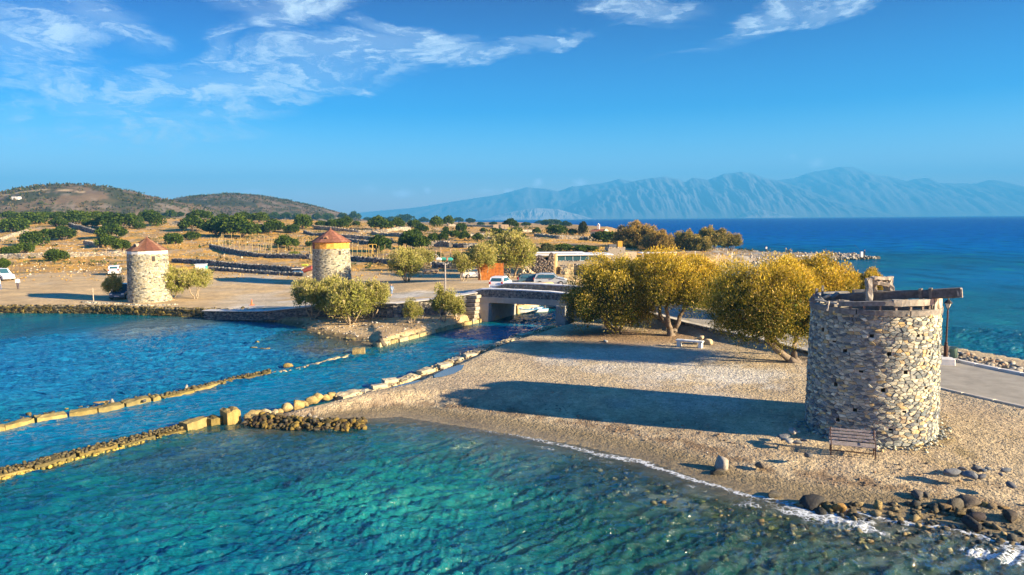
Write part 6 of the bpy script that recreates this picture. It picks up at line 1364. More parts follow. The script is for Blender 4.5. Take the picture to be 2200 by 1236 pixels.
# white kerb along the sea side of the road and a dark broken edge on the beach side
kb = drape('kerb', smooth_line(ROAD[9:], 8), .10, -3.75, -3.4, M['concrete'], (.60, .57, .52), 2); me_ = kb.data
kb2 = MB(); ls = np.array(smooth_line(ROAD[9:], 6))
tag(kb, 'pale concrete kerb between the road and the sea at the right', 'kerb', kind='thing')
er = empty('road_edge', (0, 0, 0), 0, 'broken concrete edge of the road above the beach, right of the tower', 'kerb')
line_b = [(25.6 - 3.1 - .0, 0)]
cen = np.array(smooth_line(ROAD[9:], 8)); dx_, dy_ = np.gradient(cen[:, 0]), np.gradient(cen[:, 1]); qn = np.hypot(dx_, dy_); side_pts = np.stack([cen[:, 0] - dy_ / qn * -3.15 * -1, cen[:, 1] + dx_ / qn * -3.15 * -1], -1)
PX_ = {}
def road_side(off_): return [(c[0] + dy_[i] / qn[i] * off_, c[1] - dx_[i] / qn[i] * off_) for i, c in enumerate(cen)]
sidea, sideb = road_side(3.35), road_side(-3.6)
# whichever side lies towards the beach carries the low concrete lip, the other the pale kerb
beachside = sidea if sidea[10][0] < sideb[10][0] else sideb; seaside = sideb if beachside is sidea else sidea
for i in range(0, len(beachside) - 2, 2):
    a, b = beachside[i], beachside[i + 2]; L = math.dist(a, b); MB().box(0, 0, 0, L - .03, .30, .42, (.46, .42, .35), bev=.03, jit=.01).build('edge_slab', M['concrete'], er, loc=((a[0] + b[0]) / 2, (a[1] + b[1]) / 2, .84), rz=math.atan2(b[1] - a[1], b[0] - a[0]))
bpy.data.objects.remove(kb)
kk = empty('kerb', (0, 0, 0), 0, 'pale concrete kerb between the road and the sea at the right', 'kerb')
for i in range(0, len(seaside) - 2, 2):
    a, b = seaside[i], seaside[i + 2]; L = math.dist(a, b); MB().box(0, 0, 0, L - .02, .34, .34, (.64, .61, .56), bev=.03).build('kerb_stone', M['concrete'], kk, loc=((a[0] + b[0]) / 2, (a[1] + b[1]) / 2, 1.0), rz=math.atan2(b[1] - a[1], b[0] - a[0]))
n = 700; f = rng.uniform(0, len(seaside) - 1.01, n); ii = f.astype(int); ss = np.array(seaside); out_ = (ss - np.array(beachside)); out_ /= np.linalg.norm(out_, axis=1, keepdims=True)
q = ss[ii] + (ss[ii + 1] - ss[ii]) * (f - ii)[:, None] + out_[ii] * rng.uniform(.5, 3.0, n)[:, None]; zq = ground(q[:, 0], q[:, 1]); kq = zq > -.3
sr = rock_cloud_obj('shore_rubble', np.stack([q[kq, 0], q[kq, 1], zq[kq] + .05], -1), np.repeat(rng.uniform(.08, .3, (kq.sum(), 1)), 3, 1) * [1, .8, .55], f[kq], np.array(GR)[rng.integers(0, 6, kq.sum())] * .8, M['stone'])
# puddles behind the weathered slabs
pm, t = mat_new('still_water'); p = t.n('ShaderNodeBsdfPrincipled', inp={'Base Color': (.10, .12, .12, 1), 'Roughness': .06}); p.inputs['Specular IOR Level'].default_value = 1.0; t.link(p.outputs[0], t.n('ShaderNodeOutputMaterial').inputs[0])
for lb, pts in (('puddle', [(932, 818), (955, 806), (985, 796), (998, 795), (992, 806), (975, 815), (950, 822), (934, 824)]), ('puddle', [(840, 843), (870, 833), (900, 826), (906, 828), (880, 838), (850, 846)])):
    V = []
    for a, b in pts: x, y = W(a, b, .30); V.append((x, y, max(gz(x, y), .25) + .03))
    zc_ = sum(v[2] for v in V) / len(V); V = [(x, y, zc_) for x, y, _ in V]; o = MB().add(V, [tuple(range(len(V)))], (1, 1, 1)).build(lb, pm); o['kind'] = 'structure'

# ------------------------------------------------------------------ cars
def car(px, py, z_, yaw, col, label, L=3.9, Wd=1.68, H_=1.46, van=False, sc=1.0):
    """yaw: heading of the nose"""
    if z_ is None: g = G(px, py); x, y, zz = g.x, g.y, g.z
    else: x, y = W(px, py, z_); zz = z_
    e = empty('parked_car', (x, y, zz), yaw, label, 'car', 'cars parked around the harbour', sc)
    h = L / 2; prof = [(-h, .35), (-h + .03, .78), (-h + .12, .98), (-h + .30, H_ - .08), (-h + .7, H_), (h - 1.75, H_ - .01), (h - 1.05, .98), (h - .35, .86), (h - .04, .66), (h, .35), (h - .1, .22), (-h + .1, .22)]
    belt = .93
    def halfw(xx, zz_): w_ = Wd / 2 * (1 - .10 * max(0, (abs(xx) / h - .75)) / .25); return w_ * (1 if zz_ < belt else 1 - .20 * (zz_ - belt) / (H_ - belt))
    V = []; n = len(prof)
    for s_ in (-1, 1):
        for (xx, zz_) in prof: V.append((xx, s_ * halfw(xx, zz_), zz_))
    for s_ in (-1, 1):
        for (xx, zz_) in prof: V.append((xx * .985, s_ * halfw(xx, zz_) * .90, zz_ + (.02 if zz_ > .5 else 0)))
    F = [tuple(range(n - 1, -1, -1)), tuple(range(n, 2 * n))]
    for i in range(n): j = (i + 1) % n; F += [(i, j, 2 * n + j, 2 * n + i), (n + j, n + i, 3 * n + i, 3 * n + j), (2 * n + i, 2 * n + j, 3 * n + j, 3 * n + i)]
    MB().add(V, F, col).build('body', M['car'], e)
    # side windows, windscreen, rear window
    for s_ in (-1, 1):
        for (xa, xb, ta, tb) in ((-h + .42, -h + 1.25, .02, 0), (-h + 1.32, h - 1.62, 0, -.32)):
            y0 = s_ * (halfw(0, belt + .04) + .012); y1 = s_ * (halfw(0, H_ - .12) + .012); MB().quad((xa - .02, y0, belt + .05), (xb - tb * 1.0 + .02, y0, belt + .05), (xb, y1, H_ - .12), (xa + .18 * (ta > 0), y1, H_ - .12)).build('side_window', M['glass'], e)
    MB().quad((h - 1.13, -.62, 1.03), (h - 1.13, .62, 1.03), (h - 1.68, .54, H_ - .04), (h - 1.68, -.54, H_ - .04)).build('windscreen', M['glass'], e).location = (.03, 0, .03)
    MB().quad((-h + .155, .60, 1.02), (-h + .155, -.60, 1.02), (-h + .33, -.52, H_ - .12), (-h + .33, .52, H_ - .12)).build('rear_window', M['glass'], e).location = (-.03, 0, .02)
    for s_ in (-1, 1):
        for xx in (-h + .75, h - .75):
            wo = MB().tube([(0, -.10, 0), (0, .10, 0)], .30, 16, (.02, .02, .02)).build('wheel', M['cloth'], e); wo.location = (xx, s_ * (Wd / 2 - .09), .30)
            MB().tube([(0, -.012, 0), (0, .012, 0)], .19, 10, (.4, .4, .42)).build('rim', M['metal'], wo).location = (0, s_ * .105, 0)
        MB().box(-h - .0, s_ * (Wd / 2 - .17), .86, .08, .20, .26, (.45, .03, .03)).build('tail_light', M['plain'], e)
        MB().box(h - .10, s_ * (Wd / 2 - .24), .70, .16, .30, .14, (.75, .75, .72)).build('headlight', M['plain'], e)
        MB().box(h - 1.45, s_ * (Wd / 2 + .06), 1.0, .12, .16, .12, col).build('mirror', M['car'], e)
    MB().box(-h - .02, 0, .62, .03, .50, .12, (.75, .75, .75)).build('number_plate', M['plain'], e); MB().box(h + .01, 0, .42, .03, .50, .11, (.75, .75, .75)).build('number_plate', M['plain'], e)
    MB().box(0, 0, .34, L + .06, Wd - .1, .14, tuple(np.array(col) * .6)).build('bumper_sill', M['plain'], e)
    return e
WHT, SIL = (.78, .79, .80), (.42, .46, .50)
car(1076, 622, 2.42, R(75), WHT, 'white hatchback seen from behind at the end of the bridge', 3.8)
car(1148, 612, 1.75, R(5), (.05, .10, .14), 'low dark blue car showing its roof over the bridge parapet', 4.2, 1.7, 1.35)
car(1183, 613, 1.75, R(-6), SIL, 'silver hatchback with its nose to the right above the bridge', 4.1, 1.7, 1.5)
car(1020, 597, None, R(10), (.70, .70, .68), 'car shape standing in for a white boat, behind the thin tamarisk left of the orange gate', 3.6, 1.6, 1.3)  # car model stands in for a covered white boat
car(4, 602, None, R(-30), WHT, 'white minivan at the left edge of the photo', 4.4, 1.8, 1.75)
car(247, 590, None, R(114), WHT, 'white car seen from behind left of the cone-roofed mill', 3.9, 1.7, 1.5)
car(263, 641, None, R(-78), (.03, .07, .11), 'dark blue car in the shade of the cone-roofed mill', 4.1, 1.75, 1.75)

# ------------------------------------------------------------------ boats
def boat(px, py, yaw, L, col, trim, label, inside=(.10, .25, .50)):
    x, y = W(px, py, 0); e = empty('small_boat', (x, y, 0), yaw, label, 'boat', 'boats moored behind the bridge'); st = 11; V = []; F = []
    for i in range(st + 1):
        u = i / st; xx = (u - .5) * L; w_ = L * .19 * (1 - (max(u - .45, 0) / .55) ** 2.2) * (.80 + .2 * min(u / .3, 1)); zz = .42 + .42 * max(0, u - .4) ** 1.5 * 1.6; kx = xx - .15 * L * .12 * u
        V += [(xx, -w_, zz), (xx * .98, -w_ * .88, .12), (kx, -w_ * .35, -.18), (kx, w_ * .35, -.18), (xx * .98, w_ * .88, .12), (xx, w_, zz)]
    for i in range(st):
        for k in range(5): a = i * 6 + k; F.append((a, a + 6, a + 7, a + 1))
    F.append((0, 1, 2, 3, 4, 5)); MB().add(V, F, col).build('hull', M['car'], e, smooth=False)
    Vi = []; Fi = []
    for i in range(st + 1):
        p0, p1 = V[i * 6], V[i * 6 + 5]; s_ = .86; Vi += [(p0[0] * .97, p0[1] * s_, p0[2] - .22), (p1[0] * .97, p1[1] * s_, p1[2] - .22)]
    for i in range(st): Fi.append((i * 2, i * 2 + 1, i * 2 + 3, i * 2 + 2))
    MB().add(Vi, Fi, inside).build('deck', M['plain'], e)
    g_ = MB(); g_.tube([V[i * 6] for i in range(st + 1)], .045, 5, trim); g_.tube([V[i * 6 + 5] for i in range(st + 1)], .045, 5, trim); g_.build('gunwale', M['plain'], e)
    MB().tube([(v[0], v[1] * 1.01, v[2] - .14) for v in [V[i * 6] for i in range(st + 1)]], .028, 5, (.05, .45, .42)).build('rub_strip', M['plain'], e)
    for u in (-.22, .08): MB().box(u * L, 0, .42, .22, L * .33, .05, (.20, .42, .70)).build('thwart', M['plain'], e)
    MB().box(.30 * L, 0, .62, L * .24, L * .22, .06, (.75, .76, .76), bev=.02).build('foredeck', M['plain'], e); MB().box(-.46 * L, 0, .5, .16, .22, .5, (.12, .12, .13), bev=.03).build('outboard_motor', M['metal'], e)
    MB().tube([(.1 * L, .2, .5), (-.3 * L, .15, .62)], .03, 5, (.5, .42, .25)).build('oar', M['wood'], e); return e
boat(1134, 672, R(200), 4.3, (.80, .80, .78), (.10, .35, .60), 'white open boat with blue thwarts moored behind the bridge pier')
boat(1186, 660, R(28), 4.2, (.74, .75, .74), (.6, .6, .6), 'plain white boat moored farther along the quay', (.3, .33, .36))
boat(1150, 659, R(190), 3.2, (.10, .16, .26), (.35, .4, .45), 'dark hulled boat between the two white ones', (.2, .22, .25))
q_ = W(1158, 657, .4); fp = empty('floating_platform', (q_[0] + .6, q_[1] + 2.0, 0), brz + 1.3, 'small wooden mooring stage behind the boats', 'jetty')
for k in range(6): MB().box(k * .32, 0, .42, .29, 1.2, .05, (.46, .40, .30)).build('plank', M['wood'], fp)

# ------------------------------------------------------------------ people
def figure(px, py, z_, h_, yaw, top, low, label, hair=(.05, .04, .03), walk=.25, arm=.2, skin=(.42, .26, .18), rod=False, cat='person', Y=None):
    if Y: p = PXZ(px, py, Y); x, y, zz = p.x, p.y, max(0, gz(p.x, p.y))
    elif z_ is None: g = G(px, py); x, y, zz = g.x, g.y, g.z
    else: x, y = W(px, py, z_); zz = z_
    e = empty('person', (x, y, zz), yaw, label, cat); s_ = h_ / 1.72; w_ = walk
    J = {'pel': (0, 0, .95, .135), 'wst': (0, 0, 1.10, .12), 'chs': (.01, 0, 1.33, .15), 'nck': (.02, 0, 1.46, .06), 'hd0': (.03, 0, 1.54, .075), 'hd1': (.03, 0, 1.63, .095), 'hd2': (.02, 0, 1.70, .06),
         'lh': (0, .09, .90, .10), 'lk': (w_ * .45, .09, .50, .065), 'la': (w_ * .3, .09, .08, .042), 'lt': (w_ * .3 + .15, .10, .035, .035), 'rh': (0, -.09, .90, .10), 'rk': (-w_ * .1, -.09, .50, .065), 'ra': (-w_, -.09, .10, .042), 'rt': (-w_ + .14, -.10, .04, .035),
         'ls': (0, .19, 1.40, .06), 'le': (-arm * .5, .24, 1.13, .045), 'lw': (-arm * .2, .25, .89, .032), 'lf': (-arm * .1, .25, .80, .028), 'rs': (0, -.19, 1.40, .06), 're': (arm * .6, -.24, 1.13, .045), 'rw': (arm * 1.3, -.23, .92 + (.15 if rod else 0), .032), 'rf': (arm * 1.6, -.22, .85 + (.18 if rod else 0), .028)}
    E = [('pel', 'wst'), ('wst', 'chs'), ('chs', 'nck'), ('nck', 'hd0'), ('hd0', 'hd1'), ('hd1', 'hd2'), ('pel', 'lh'), ('lh', 'lk'), ('lk', 'la'), ('la', 'lt'), ('pel', 'rh'), ('rh', 'rk'), ('rk', 'ra'), ('ra', 'rt'), ('chs', 'ls'), ('ls', 'le'), ('le', 'lw'), ('lw', 'lf'), ('chs', 'rs'), ('rs', 're'), ('re', 'rw'), ('rw', 'rf')]
    ks_ = list(J); me = bpy.data.meshes.new('body'); me.from_pydata([tuple(v * s_ for v in J[k][:3]) for k in ks_], [(ks_.index(a), ks_.index(b)) for a, b in E], [])
    m_, t = mat_new('person_' + label.split()[0]); oc = t.n('ShaderNodeTexCoord').outputs['Object']; zz_ = t.n('ShaderNodeSeparateXYZ', inp={0: oc}).outputs[2]
    zc_ = [(0, (.05, .05, .05)), (.06, skin if low[0] == 's' else low[1]), (.42, low[1]), (.94, top), (1.45, skin), (1.655, hair)]
    cr = t.ramp(t.m('DIVIDE', zz_, 1.8 * s_), [(a / 1.8, c) for a, c in zc_], 'CONSTANT'); p = t.n('ShaderNodeBsdfPrincipled', inp={'Base Color': cr, 'Roughness': .85}); t.link(p.outputs[0], t.n('ShaderNodeOutputMaterial').inputs[0]); me.materials.append(m_)
    o = link_mesh('body', me, e); md = o.modifiers.new('skin', 'SKIN'); md.use_smooth_shade = True
    for i, k in enumerate(ks_): me.skin_vertices[0].data[i].radius = (J[k][3] * s_,) * 2
    me.skin_vertices[0].data[0].use_root = True; o.modifiers.new('sub', 'SUBSURF').levels = 1; o.modifiers['sub'].render_levels = 1
    # bake to a plain mesh
    dg = bpy.context.evaluated_depsgraph_get(); dg.update(); nm_ = bpy.data.meshes.new_from_object(o.evaluated_get(dg)); o.modifiers.clear(); o.data = nm_
    if rod: MB().tube([(.30 * s_, -.22, 1.0), (2.2, -.5, 3.2)], .018, 4, (.08, .07, .06)).build('fishing_rod', M['wood'], e)
    return e
figure(841, 638, 1.55, 1.45, R(70), (.30, .42, .60), ('s', (.18, .30, .55)), 'person walking in a pale blue top and blue shorts by the retaining wall')
figure(39, 622, None, 1.65, R(-60), (.75, .75, .76), ('t', (.06, .05, .08)), 'person in a white shirt and dark trousers on the sand near the left edge')
figure(0, 624, None, 1.7, R(0), (.60, .60, .62), ('t', (.12, .16, .30)), 'person partly cut by the left edge, below the white minivan', hair=(.4, .05, .04))
figure(1646, 549, 0.0, 1.75, R(90), (.66, .60, .56), ('t', (.05, .05, .06)), 'person in a pale shirt standing at the far side of the spit', Y=188)
figure(1857, 553, 0.6, 2.0, R(160), (.04, .05, .08), ('t', (.03, .03, .04)), 'person in dark clothes fishing at the tip of the spit', rod=True, Y=168)

# ------------------------------------------------------------------ small things round the car park and harbour
def post(name, px, py, z_, h_, r_, col, label, cat, group=None, m='wood', lean=0.0, parent=None, extra=None):
    if z_ is None: g = G(px, py); x, y, zz = g.x, g.y, g.z
    else: x, y = W(px, py, z_); zz = z_
    o = MB().tube([(0, 0, -.2), (lean * .5, 0, h_ * .5), (lean, 0, h_)], [r_, r_ * .95, r_ * .85], 7, col).build(name, M[m], parent); o.location = (x, y, zz)
    if parent is None: tag(o, label, cat, group, 'thing')
    return o
up = empty('utility_pole', (*W(957, 630, 1.9), 1.8), 0, 'grey wooden utility pole with a small cross bar, left of the bridge', 'pole')
MB().tube([(0, 0, -.3), (.02, 0, 3.4)], [.09, .07], 8, (.34, .31, .28)).build('pole', M['wood'], up); MB().box(.02, 0, 3.3, .5, .07, .07, (.4, .38, .35)).build('cross_bar', M['wood'], up)
post('marker_post', 201, 648, None, 1.55, .05, (.48, .40, .30), 'thin wooden post at the shore left of the cone-roofed mill', 'post')
g = G(541, 656); cn = empty('traffic_cone', (g.x, g.y, g.z), 0, 'orange cone on the pale walkway left of the rusty-roofed mill', 'cone'); MB().lathe([(.20, 0), (.20, .04), (.13, .05), (.03, .62)], seg=10, c=(.75, .16, .05)).build('cone', M['plain'], cn); MB().box(0, 0, .02, .46, .46, .04, (.6, .13, .04)).build('base', M['plain'], cn)
g = G(430, 592); kiosk = empty('kiosk', (g.x, g.y + .5, g.z), .1, 'little white booth with a teal side behind the left mill', 'booth'); MB().box(0, 0, .85, 1.5, 1.1, 1.7, (.74, .76, .74), bev=.03).build('body', M['plain'], kiosk); MB().box(.79, 0, .8, .06, 1.0, 1.5, (.05, .42, .38)).build('side_panel', M['plain'], kiosk); MB().box(0, 0, 1.75, 1.7, 1.3, .08, (.66, .68, .68)).build('roof', M['plain'], kiosk)
g = G(615, 582); gb = MB().box(0, 0, .25, 3.4, 1.6, .28, (.10, .30, .20), bev=.08, jit=.04).build('green_tarpaulin', M['cloth']); gb.location = (g.x, g.y, g.z); tag(gb, 'green tarpaulin spread behind the dark wall left of the rusty-roofed mill', 'tarpaulin', kind='thing')
g = G(655, 590); rt_ = empty('rubbish_pile', (g.x, g.y, g.z), 0, 'pile of boards and a red tarpaulin leaning against the rusty-roofed mill', 'pile'); MB().box(.4, .4, .8, 1.8, 1.2, .7, (.24, .06, .05), bev=.2, jit=.08, ry=-.3).build('tarpaulin', M['cloth'], rt_); MB().box(-1.2, .2, .95, 1.8, .7, .06, (.62, .56, .46), rx=.1).build('board', M['wood'], rt_); MB().box(-.2, .9, 1.45, 1.0, .6, .3, (.42, .48, .05), bev=.1).build('yellow_cover', M['cloth'], rt_); MB().box(-1.0, -.3, .35, 1.6, .9, .5, (.05, .12, .22), bev=.1).build('blue_crate', M['plain'], rt_)
# orange metal gate
g = G(1055, 602); og = empty('metal_gate', (g.x, g.y, g.z), R(-4), 'rusty orange sheet metal gate standing between the tamarisks', 'gate')
for k in range(6): MB().box(-1.35 + k * .54, 0, 1.1, .52, .05, 2.2 + rnd.uniform(-.04, .08), (.50, .17 + rnd.uniform(-.02, .02), .03)).build('sheet', M['rust'], og)
for x in (-1.65, 1.65): MB().box(x, .04, 1.1, .08, .08, 2.3, (.3, .12, .05)).build('post', M['rust'], og)
# donkey-brown timber stack and round hoops
g = G(925, 588); ts = empty('timber_stack', (g.x, g.y, g.z), 0, 'low stack of logs and a bench frame under the lone tamarisks', 'timber')
for k in range(6): MB().tube([(-1.2 + rnd.uniform(-.1, .2), k * .2, .3 + .12 * (k % 2)), (1.2, k * .2, .35 + .12 * (k % 2))], .12, 7, (.34, .25, .16)).build('log', M['wood'], ts)
for x in (-.9, .9): MB().box(x, .3, .15, .12, 1.0, .4, (.2, .12, .08)).build('leg', M['wood'], ts)
for i, (px, py) in enumerate(((934, 566), (926, 566))):
    g = G(px, py + 6); mb = MB(); mb.tube([(math.cos(a) * .75, 0, 1.35 + math.sin(a) * .75) for a in np.linspace(0, 6.2832, 20)], .04, 5, (.62, .64, .60)); mb.tube([(0, 0, -.1), (0, 0, .6)], .04, 5, (.5, .5, .48)); o = mb.build('hoop_stand', M['metal']); o.location = (g.x, g.y, g.z); o.rotation_euler = (0, 0, .9 * i); tag(o, ['pale metal hoop on a post facing the camera', 'pale metal hoop on a post turned sideways, left of the other'][i], 'hoop', kind='thing')
for i, (px, col, lb) in enumerate(((942, (.62, .65, .64), 'white upturned dinghy on the short dark wall'), (952, (.05, .30, .24), 'dark green net heap on the short dark wall'), (966, (.05, .36, .30), 'teal crate stack on the short dark wall, right'), (960, (.34, .18, .14), 'reddish bundle between the net heap and teal crates'))):
    g = G(px, 573); o = MB().box(0, 0, 1.25, 1.1 if i != 3 else .4, .8, .6, col, bev=.2, jit=.05).build(('upturned_dinghy', 'net_heap', 'crate_stack', 'bundle')[i], M['plain' if i in (0, 2) else 'cloth']); o.location = (g.x, g.y + .8, g.z); tag(o, lb, ('dinghy', 'net', 'crates', 'bundle')[i], kind='thing')
# wire fences: thin posts, every post a part
def fence(label, pts, n, h_, col, r_=.045):
    e = empty('wire_fence', (0, 0, 0), 0, label, 'fence'); P_ = [G(a, b) for a, b in pts]; L = [0]
    for a, b in zip(P_[:-1], P_[1:]): L.append(L[-1] + (b - a).length)
    me0 = None; tops = []
    for i in range(n):
        u = L[-1] * i / (n - 1); k = min(max(int(np.searchsorted(L, u)) - 1, 0), len(P_) - 2); t_ = (u - L[k]) / (L[k + 1] - L[k] + 1e-9); p_ = P_[k].lerp(P_[k + 1], t_); zz = gz(p_.x, p_.y)
        if me0 is None: mb = MB().tube([(0, 0, -.2), (0, 0, h_)], r_, 5, col); me0 = mkmesh('post', np.concatenate(mb.V), mb.F, M['wood'], np.array(mb.C))
        link_mesh('post', me0, e, (p_.x, p_.y, zz), (rnd.uniform(-.05, .05), rnd.uniform(-.05, .05), 0), (1, 1, rnd.uniform(.85, 1.15))); tops.append((p_.x, p_.y, zz))
    mb = MB()
    for hh in (.45, .95):
        mb.tube([(x, y, z_ + h_ * hh) for x, y, z_ in tops], .012, 3, (.3, .26, .2), False)
    mb.build('wire', M['metal'], e)
YP = (.55, .42, .16)
fence('long fence of thin yellow posts along the front of the plot between the mills', [(455, 528), (500, 534), (560, 544), (610, 549), (668, 551)], 17, 2.2, YP)
fence('back fence of the plot between the mills', [(478, 516), (540, 519), (600, 523), (650, 528), (690, 532)], 16, 1.9, YP); fence('left end fence of the plot between the mills', [(470, 530), (476, 518), (480, 512)], 5, 1.9, YP); fence('cross fence inside the plot between the mills', [(560, 541), (590, 533), (615, 526)], 9, 1.9, YP)
fence('fence of yellowish posts right of the rusty-roofed mill', [(757, 552), (800, 556), (850, 561), (890, 565)], 12, 2.3, YP); fence('fence of tall posts behind the short dark wall', [(905, 566), (950, 571), (1000, 572), (1012, 571)], 8, 2.9, (.52, .38, .22), .06); fence('faint fence behind the plot right of the rusty-roofed mill', [(770, 538), (830, 545), (880, 548)], 9, 1.8, YP)
for i, (px, lb) in enumerate(((797, 'left of two yellow wooden frames right of the rusty-roofed mill'), (805, 'right of two yellow wooden frames right of the rusty-roofed mill'))):
    g = G(px, 546); fr = empty('wooden_frame', (g.x, g.y, g.z), .2, lb, 'frame')
    for a in (-.45, .45): MB().box(a, 0, 1.1, .09, .09, 2.3, (.58, .40, .10)).build('upright', M['wood'], fr)
    MB().box(0, 0, 2.2, 1.0, .09, .09, (.58, .40, .10)).build('lintel', M['wood'], fr)

# ------------------------------------------------------------------ cafe, ruins and chapel
g = G(1178, 588); cafe = empty('cafe', (g.x, g.y, g.z), R(2), 'long low cafe of dark stone with a flat white roof and glass strip', 'cafe')
cw = empty('front_wall', (0, 0, 0)); cw.parent = cafe; wall(cw, [(-1.0, 0, -.2, 1.9), (8.6, 0, -.2, 1.9)], .4, .34, .24, DARK, 'stone_far', .06, False, 91)
for k in range(8):
    f_ = MB(); x = -1.0 + k * 1.2
    for (cx, cz, sx, sz) in ((.6, 1.96, 1.2, .06), (.6, 2.74, 1.2, .06), (.03, 2.35, .06, .75)): f_.box(x + cx, 0, cz, sx, .06, sz, (.55, .66, .72))
    wf = f_.build('window', M['plain'], cafe); MB().box(x + .6, .02, 2.35, 1.12, .03, .72, (1, 1, 1)).build('pane', M['glass'], wf)
MB().box(4.0, 3.0, 2.86, 12.2, 6.6, .16, (.72, .73, .73), bev=.03).build('roof', M['plain'], cafe); MB().box(1.8, 4.6, 3.05, 8.5, 3.0, .12, (.70, .70, .69), bev=.03).build('roof_step', M['plain'], cafe)
MB().box(4.0, 3.4, 1.3, 9.4, 5.6, 2.8, (.14, .13, .12)).build('rooms', M['plain'], cafe)
MB().box(9.6, .6, 2.25, 1.9, 2.8, .05, (.74, .74, .72), ry=R(32)).build('awning', M['cloth'], cafe)
for x in (10.3, 11.2): MB().box(x, -.6, .9, .12, .12, 2.2, (.72, .73, .72)).build('awning_post', M['plain'], cafe)
MB().box(-1.3, .3, 2.35, .9, .5, .8, (.25, .50, .70), bev=.02).build('blue_screen', M['plain'], cafe)
for x, c in ((4.6, (.55, .05, .04)), (7.2, (.55, .33, .12))): MB().box(x, .35, 2.25, .6, .3, .5, c).build('hanging_cloth', M['cloth'], cafe)
g = G(1322, 572); sh = empty('stone_annex', (g.x, g.y + 1, g.z), R(4), 'square tan stone building with an orange box on its roof, right of the cafe', 'building')
mb = MB(); mb.box(0, 0, 1.4, 2.9, 3.0, 3.6, (.44, .36, .24)); mb.build('core', M['mortar'], sh); sw_ = empty('wall', (0, 0, 0)); sw_.parent = sh; wall(sw_, [(-1.5, -1.55, -.4, 3.2), (1.5, -1.55, -.4, 3.2)], .3, .34, .26, TAN * 1.15, 'stone_far', .05, False, 92)
MB().box(2.6, .3, 1.2, 2.2, 2.6, 2.4, (.46, .38, .27)).build('side_room', M['mortar'], sh); MB().box(.9, .2, 3.75, .8, 1.0, 1.1, (.62, .30, .04), bev=.03).build('orange_box', M['plain'], sh); MB().box(-.4, .2, 3.5, 1.3, .9, .5, (.10, .11, .13), bev=.05).build('water_tank', M['plain'], sh); MB().box(-2.0, .5, 1.1, 1.2, 2.4, 3.2, (.16, .17, .18)).build('dark_annex', M['mortar'], sh)
MB().box(0, -1.62, 1.7, .6, .1, .8, (.66, .64, .58)).build('window', M['plain'], sh)
g = G(1168, 590); ru = empty('ruined_gable', (g.x, g.y, g.z), R(-12), 'ruined dark stone gable with a painted sunlit edge left of the cafe', 'ruin')
prof = [(-1.7, -.3), (-1.75, 1.7), (-1.4, 2.6), (-.8, 3.0), (-.25, 2.9), (.2, 2.3), (.55, 1.9), (.75, 2.4), (.9, 3.1), (1.15, 3.4), (1.5, 3.2), (1.6, 2.8), (1.6, -.3)]
MB().prism(prof, -.3, .3, (.13, .11, .10)).build('gable_wall', M['stone_far'], ru); n = 240; xs_ = rng.uniform(-1.65, 1.55, n); zs_ = rng.uniform(0, 3, n); tp_ = np.interp(xs_, [p_[0] for p_ in prof[1:-1]], [p_[1] for p_ in prof[1:-1]]); k = zs_ < tp_ - .08; rock_cloud_obj('stones', np.stack([xs_[k], np.full(k.sum(), -.3), zs_[k]], -1), np.tile([.19, .08, .13], (k.sum(), 1)), np.zeros(k.sum()), DARK[rng.integers(0, 6, k.sum())] * [1.1, .95, .85], M['stone_far'], ru)
MB().box(1.72, .9, 1.4, .35, 2.2, 3.4, (.50, .37, .17), jit=.05).build('side_wall', M['stone_far'], ru); MB().box(-.8, 2.2, 2.8, 3.0, 2.4, .2, (.46, .34, .16), rx=.15).build('roof_slope', M['stone_far'], ru)  # side wall and slope coloured lighter: the sunlit edge is painted in
tb = empty('picnic_table', (*G(1193, 588)[:2], gz(*G(1193, 588)[:2])), 0, 'low wooden table and legs right of the ruined gable', 'table'); MB().box(0, 0, 1.1, 2.2, 1.0, .1, (.40, .33, .22)).build('table_top', M['wood'], tb)
for x in (-.8, .8): MB().box(x, 0, .5, .12, .6, 1.1, (.45, .38, .26)).build('leg', M['wood'], tb)
g = G(1240, 583); fl = empty('flagpole', (g.x, g.y, g.z), 0, 'white flagpole with a small blue and white striped flag in front of the cafe', 'flagpole'); MB().tube([(0, 0, -.2), (0, 0, 3.0)], .05, 7, (.75, .75, .74)).build('pole', M['plain'], fl)
fb = MB()
for k in range(9): fb.box(.38, 0, 2.72 - k * .075, .66, .02, .074, (.06, .17, .50) if k % 2 == 0 else (.78, .80, .82))
fb.box(.20, -.012, 2.57, .32, .02, .36, (.06, .17, .50)); fb.box(.20, -.026, 2.57, .32, .01, .07, (.78, .8, .82)); fb.box(.20, -.028, 2.57, .07, .01, .36, (.78, .8, .82)); fb.build('flag', M['cloth'], fl)
for i, (px, py, w_, h_, lb) in enumerate([(1216, 605, .5, 1.9, 'tall pale stone pillar of the ruin by the bridge road'), (1228, 600, .45, 2.3, 'tallest ruin pillar right of the others by the road'), (1222, 596, .4, 2.0, 'thin pillar between the ruin pillars by the road'), (1212, 612, .5, 1.2, 'short grey pillar in front of the ruin by the road')]):
    g = G(px, py); e = empty('stone_pillar', (g.x, g.y, g.z), 0, lb, 'pillar')
    for k in range(int(h_ / .4)): MB().box(rnd.uniform(-.05, .05), rnd.uniform(-.05, .05), .2 + k * .4, w_, w_, .38, (.50, .40, .22) if i != 3 else (.34, .32, .3), bev=.04, jit=.03, rz=rnd.uniform(-.2, .2)).build('stone_block', M['stone'], e)
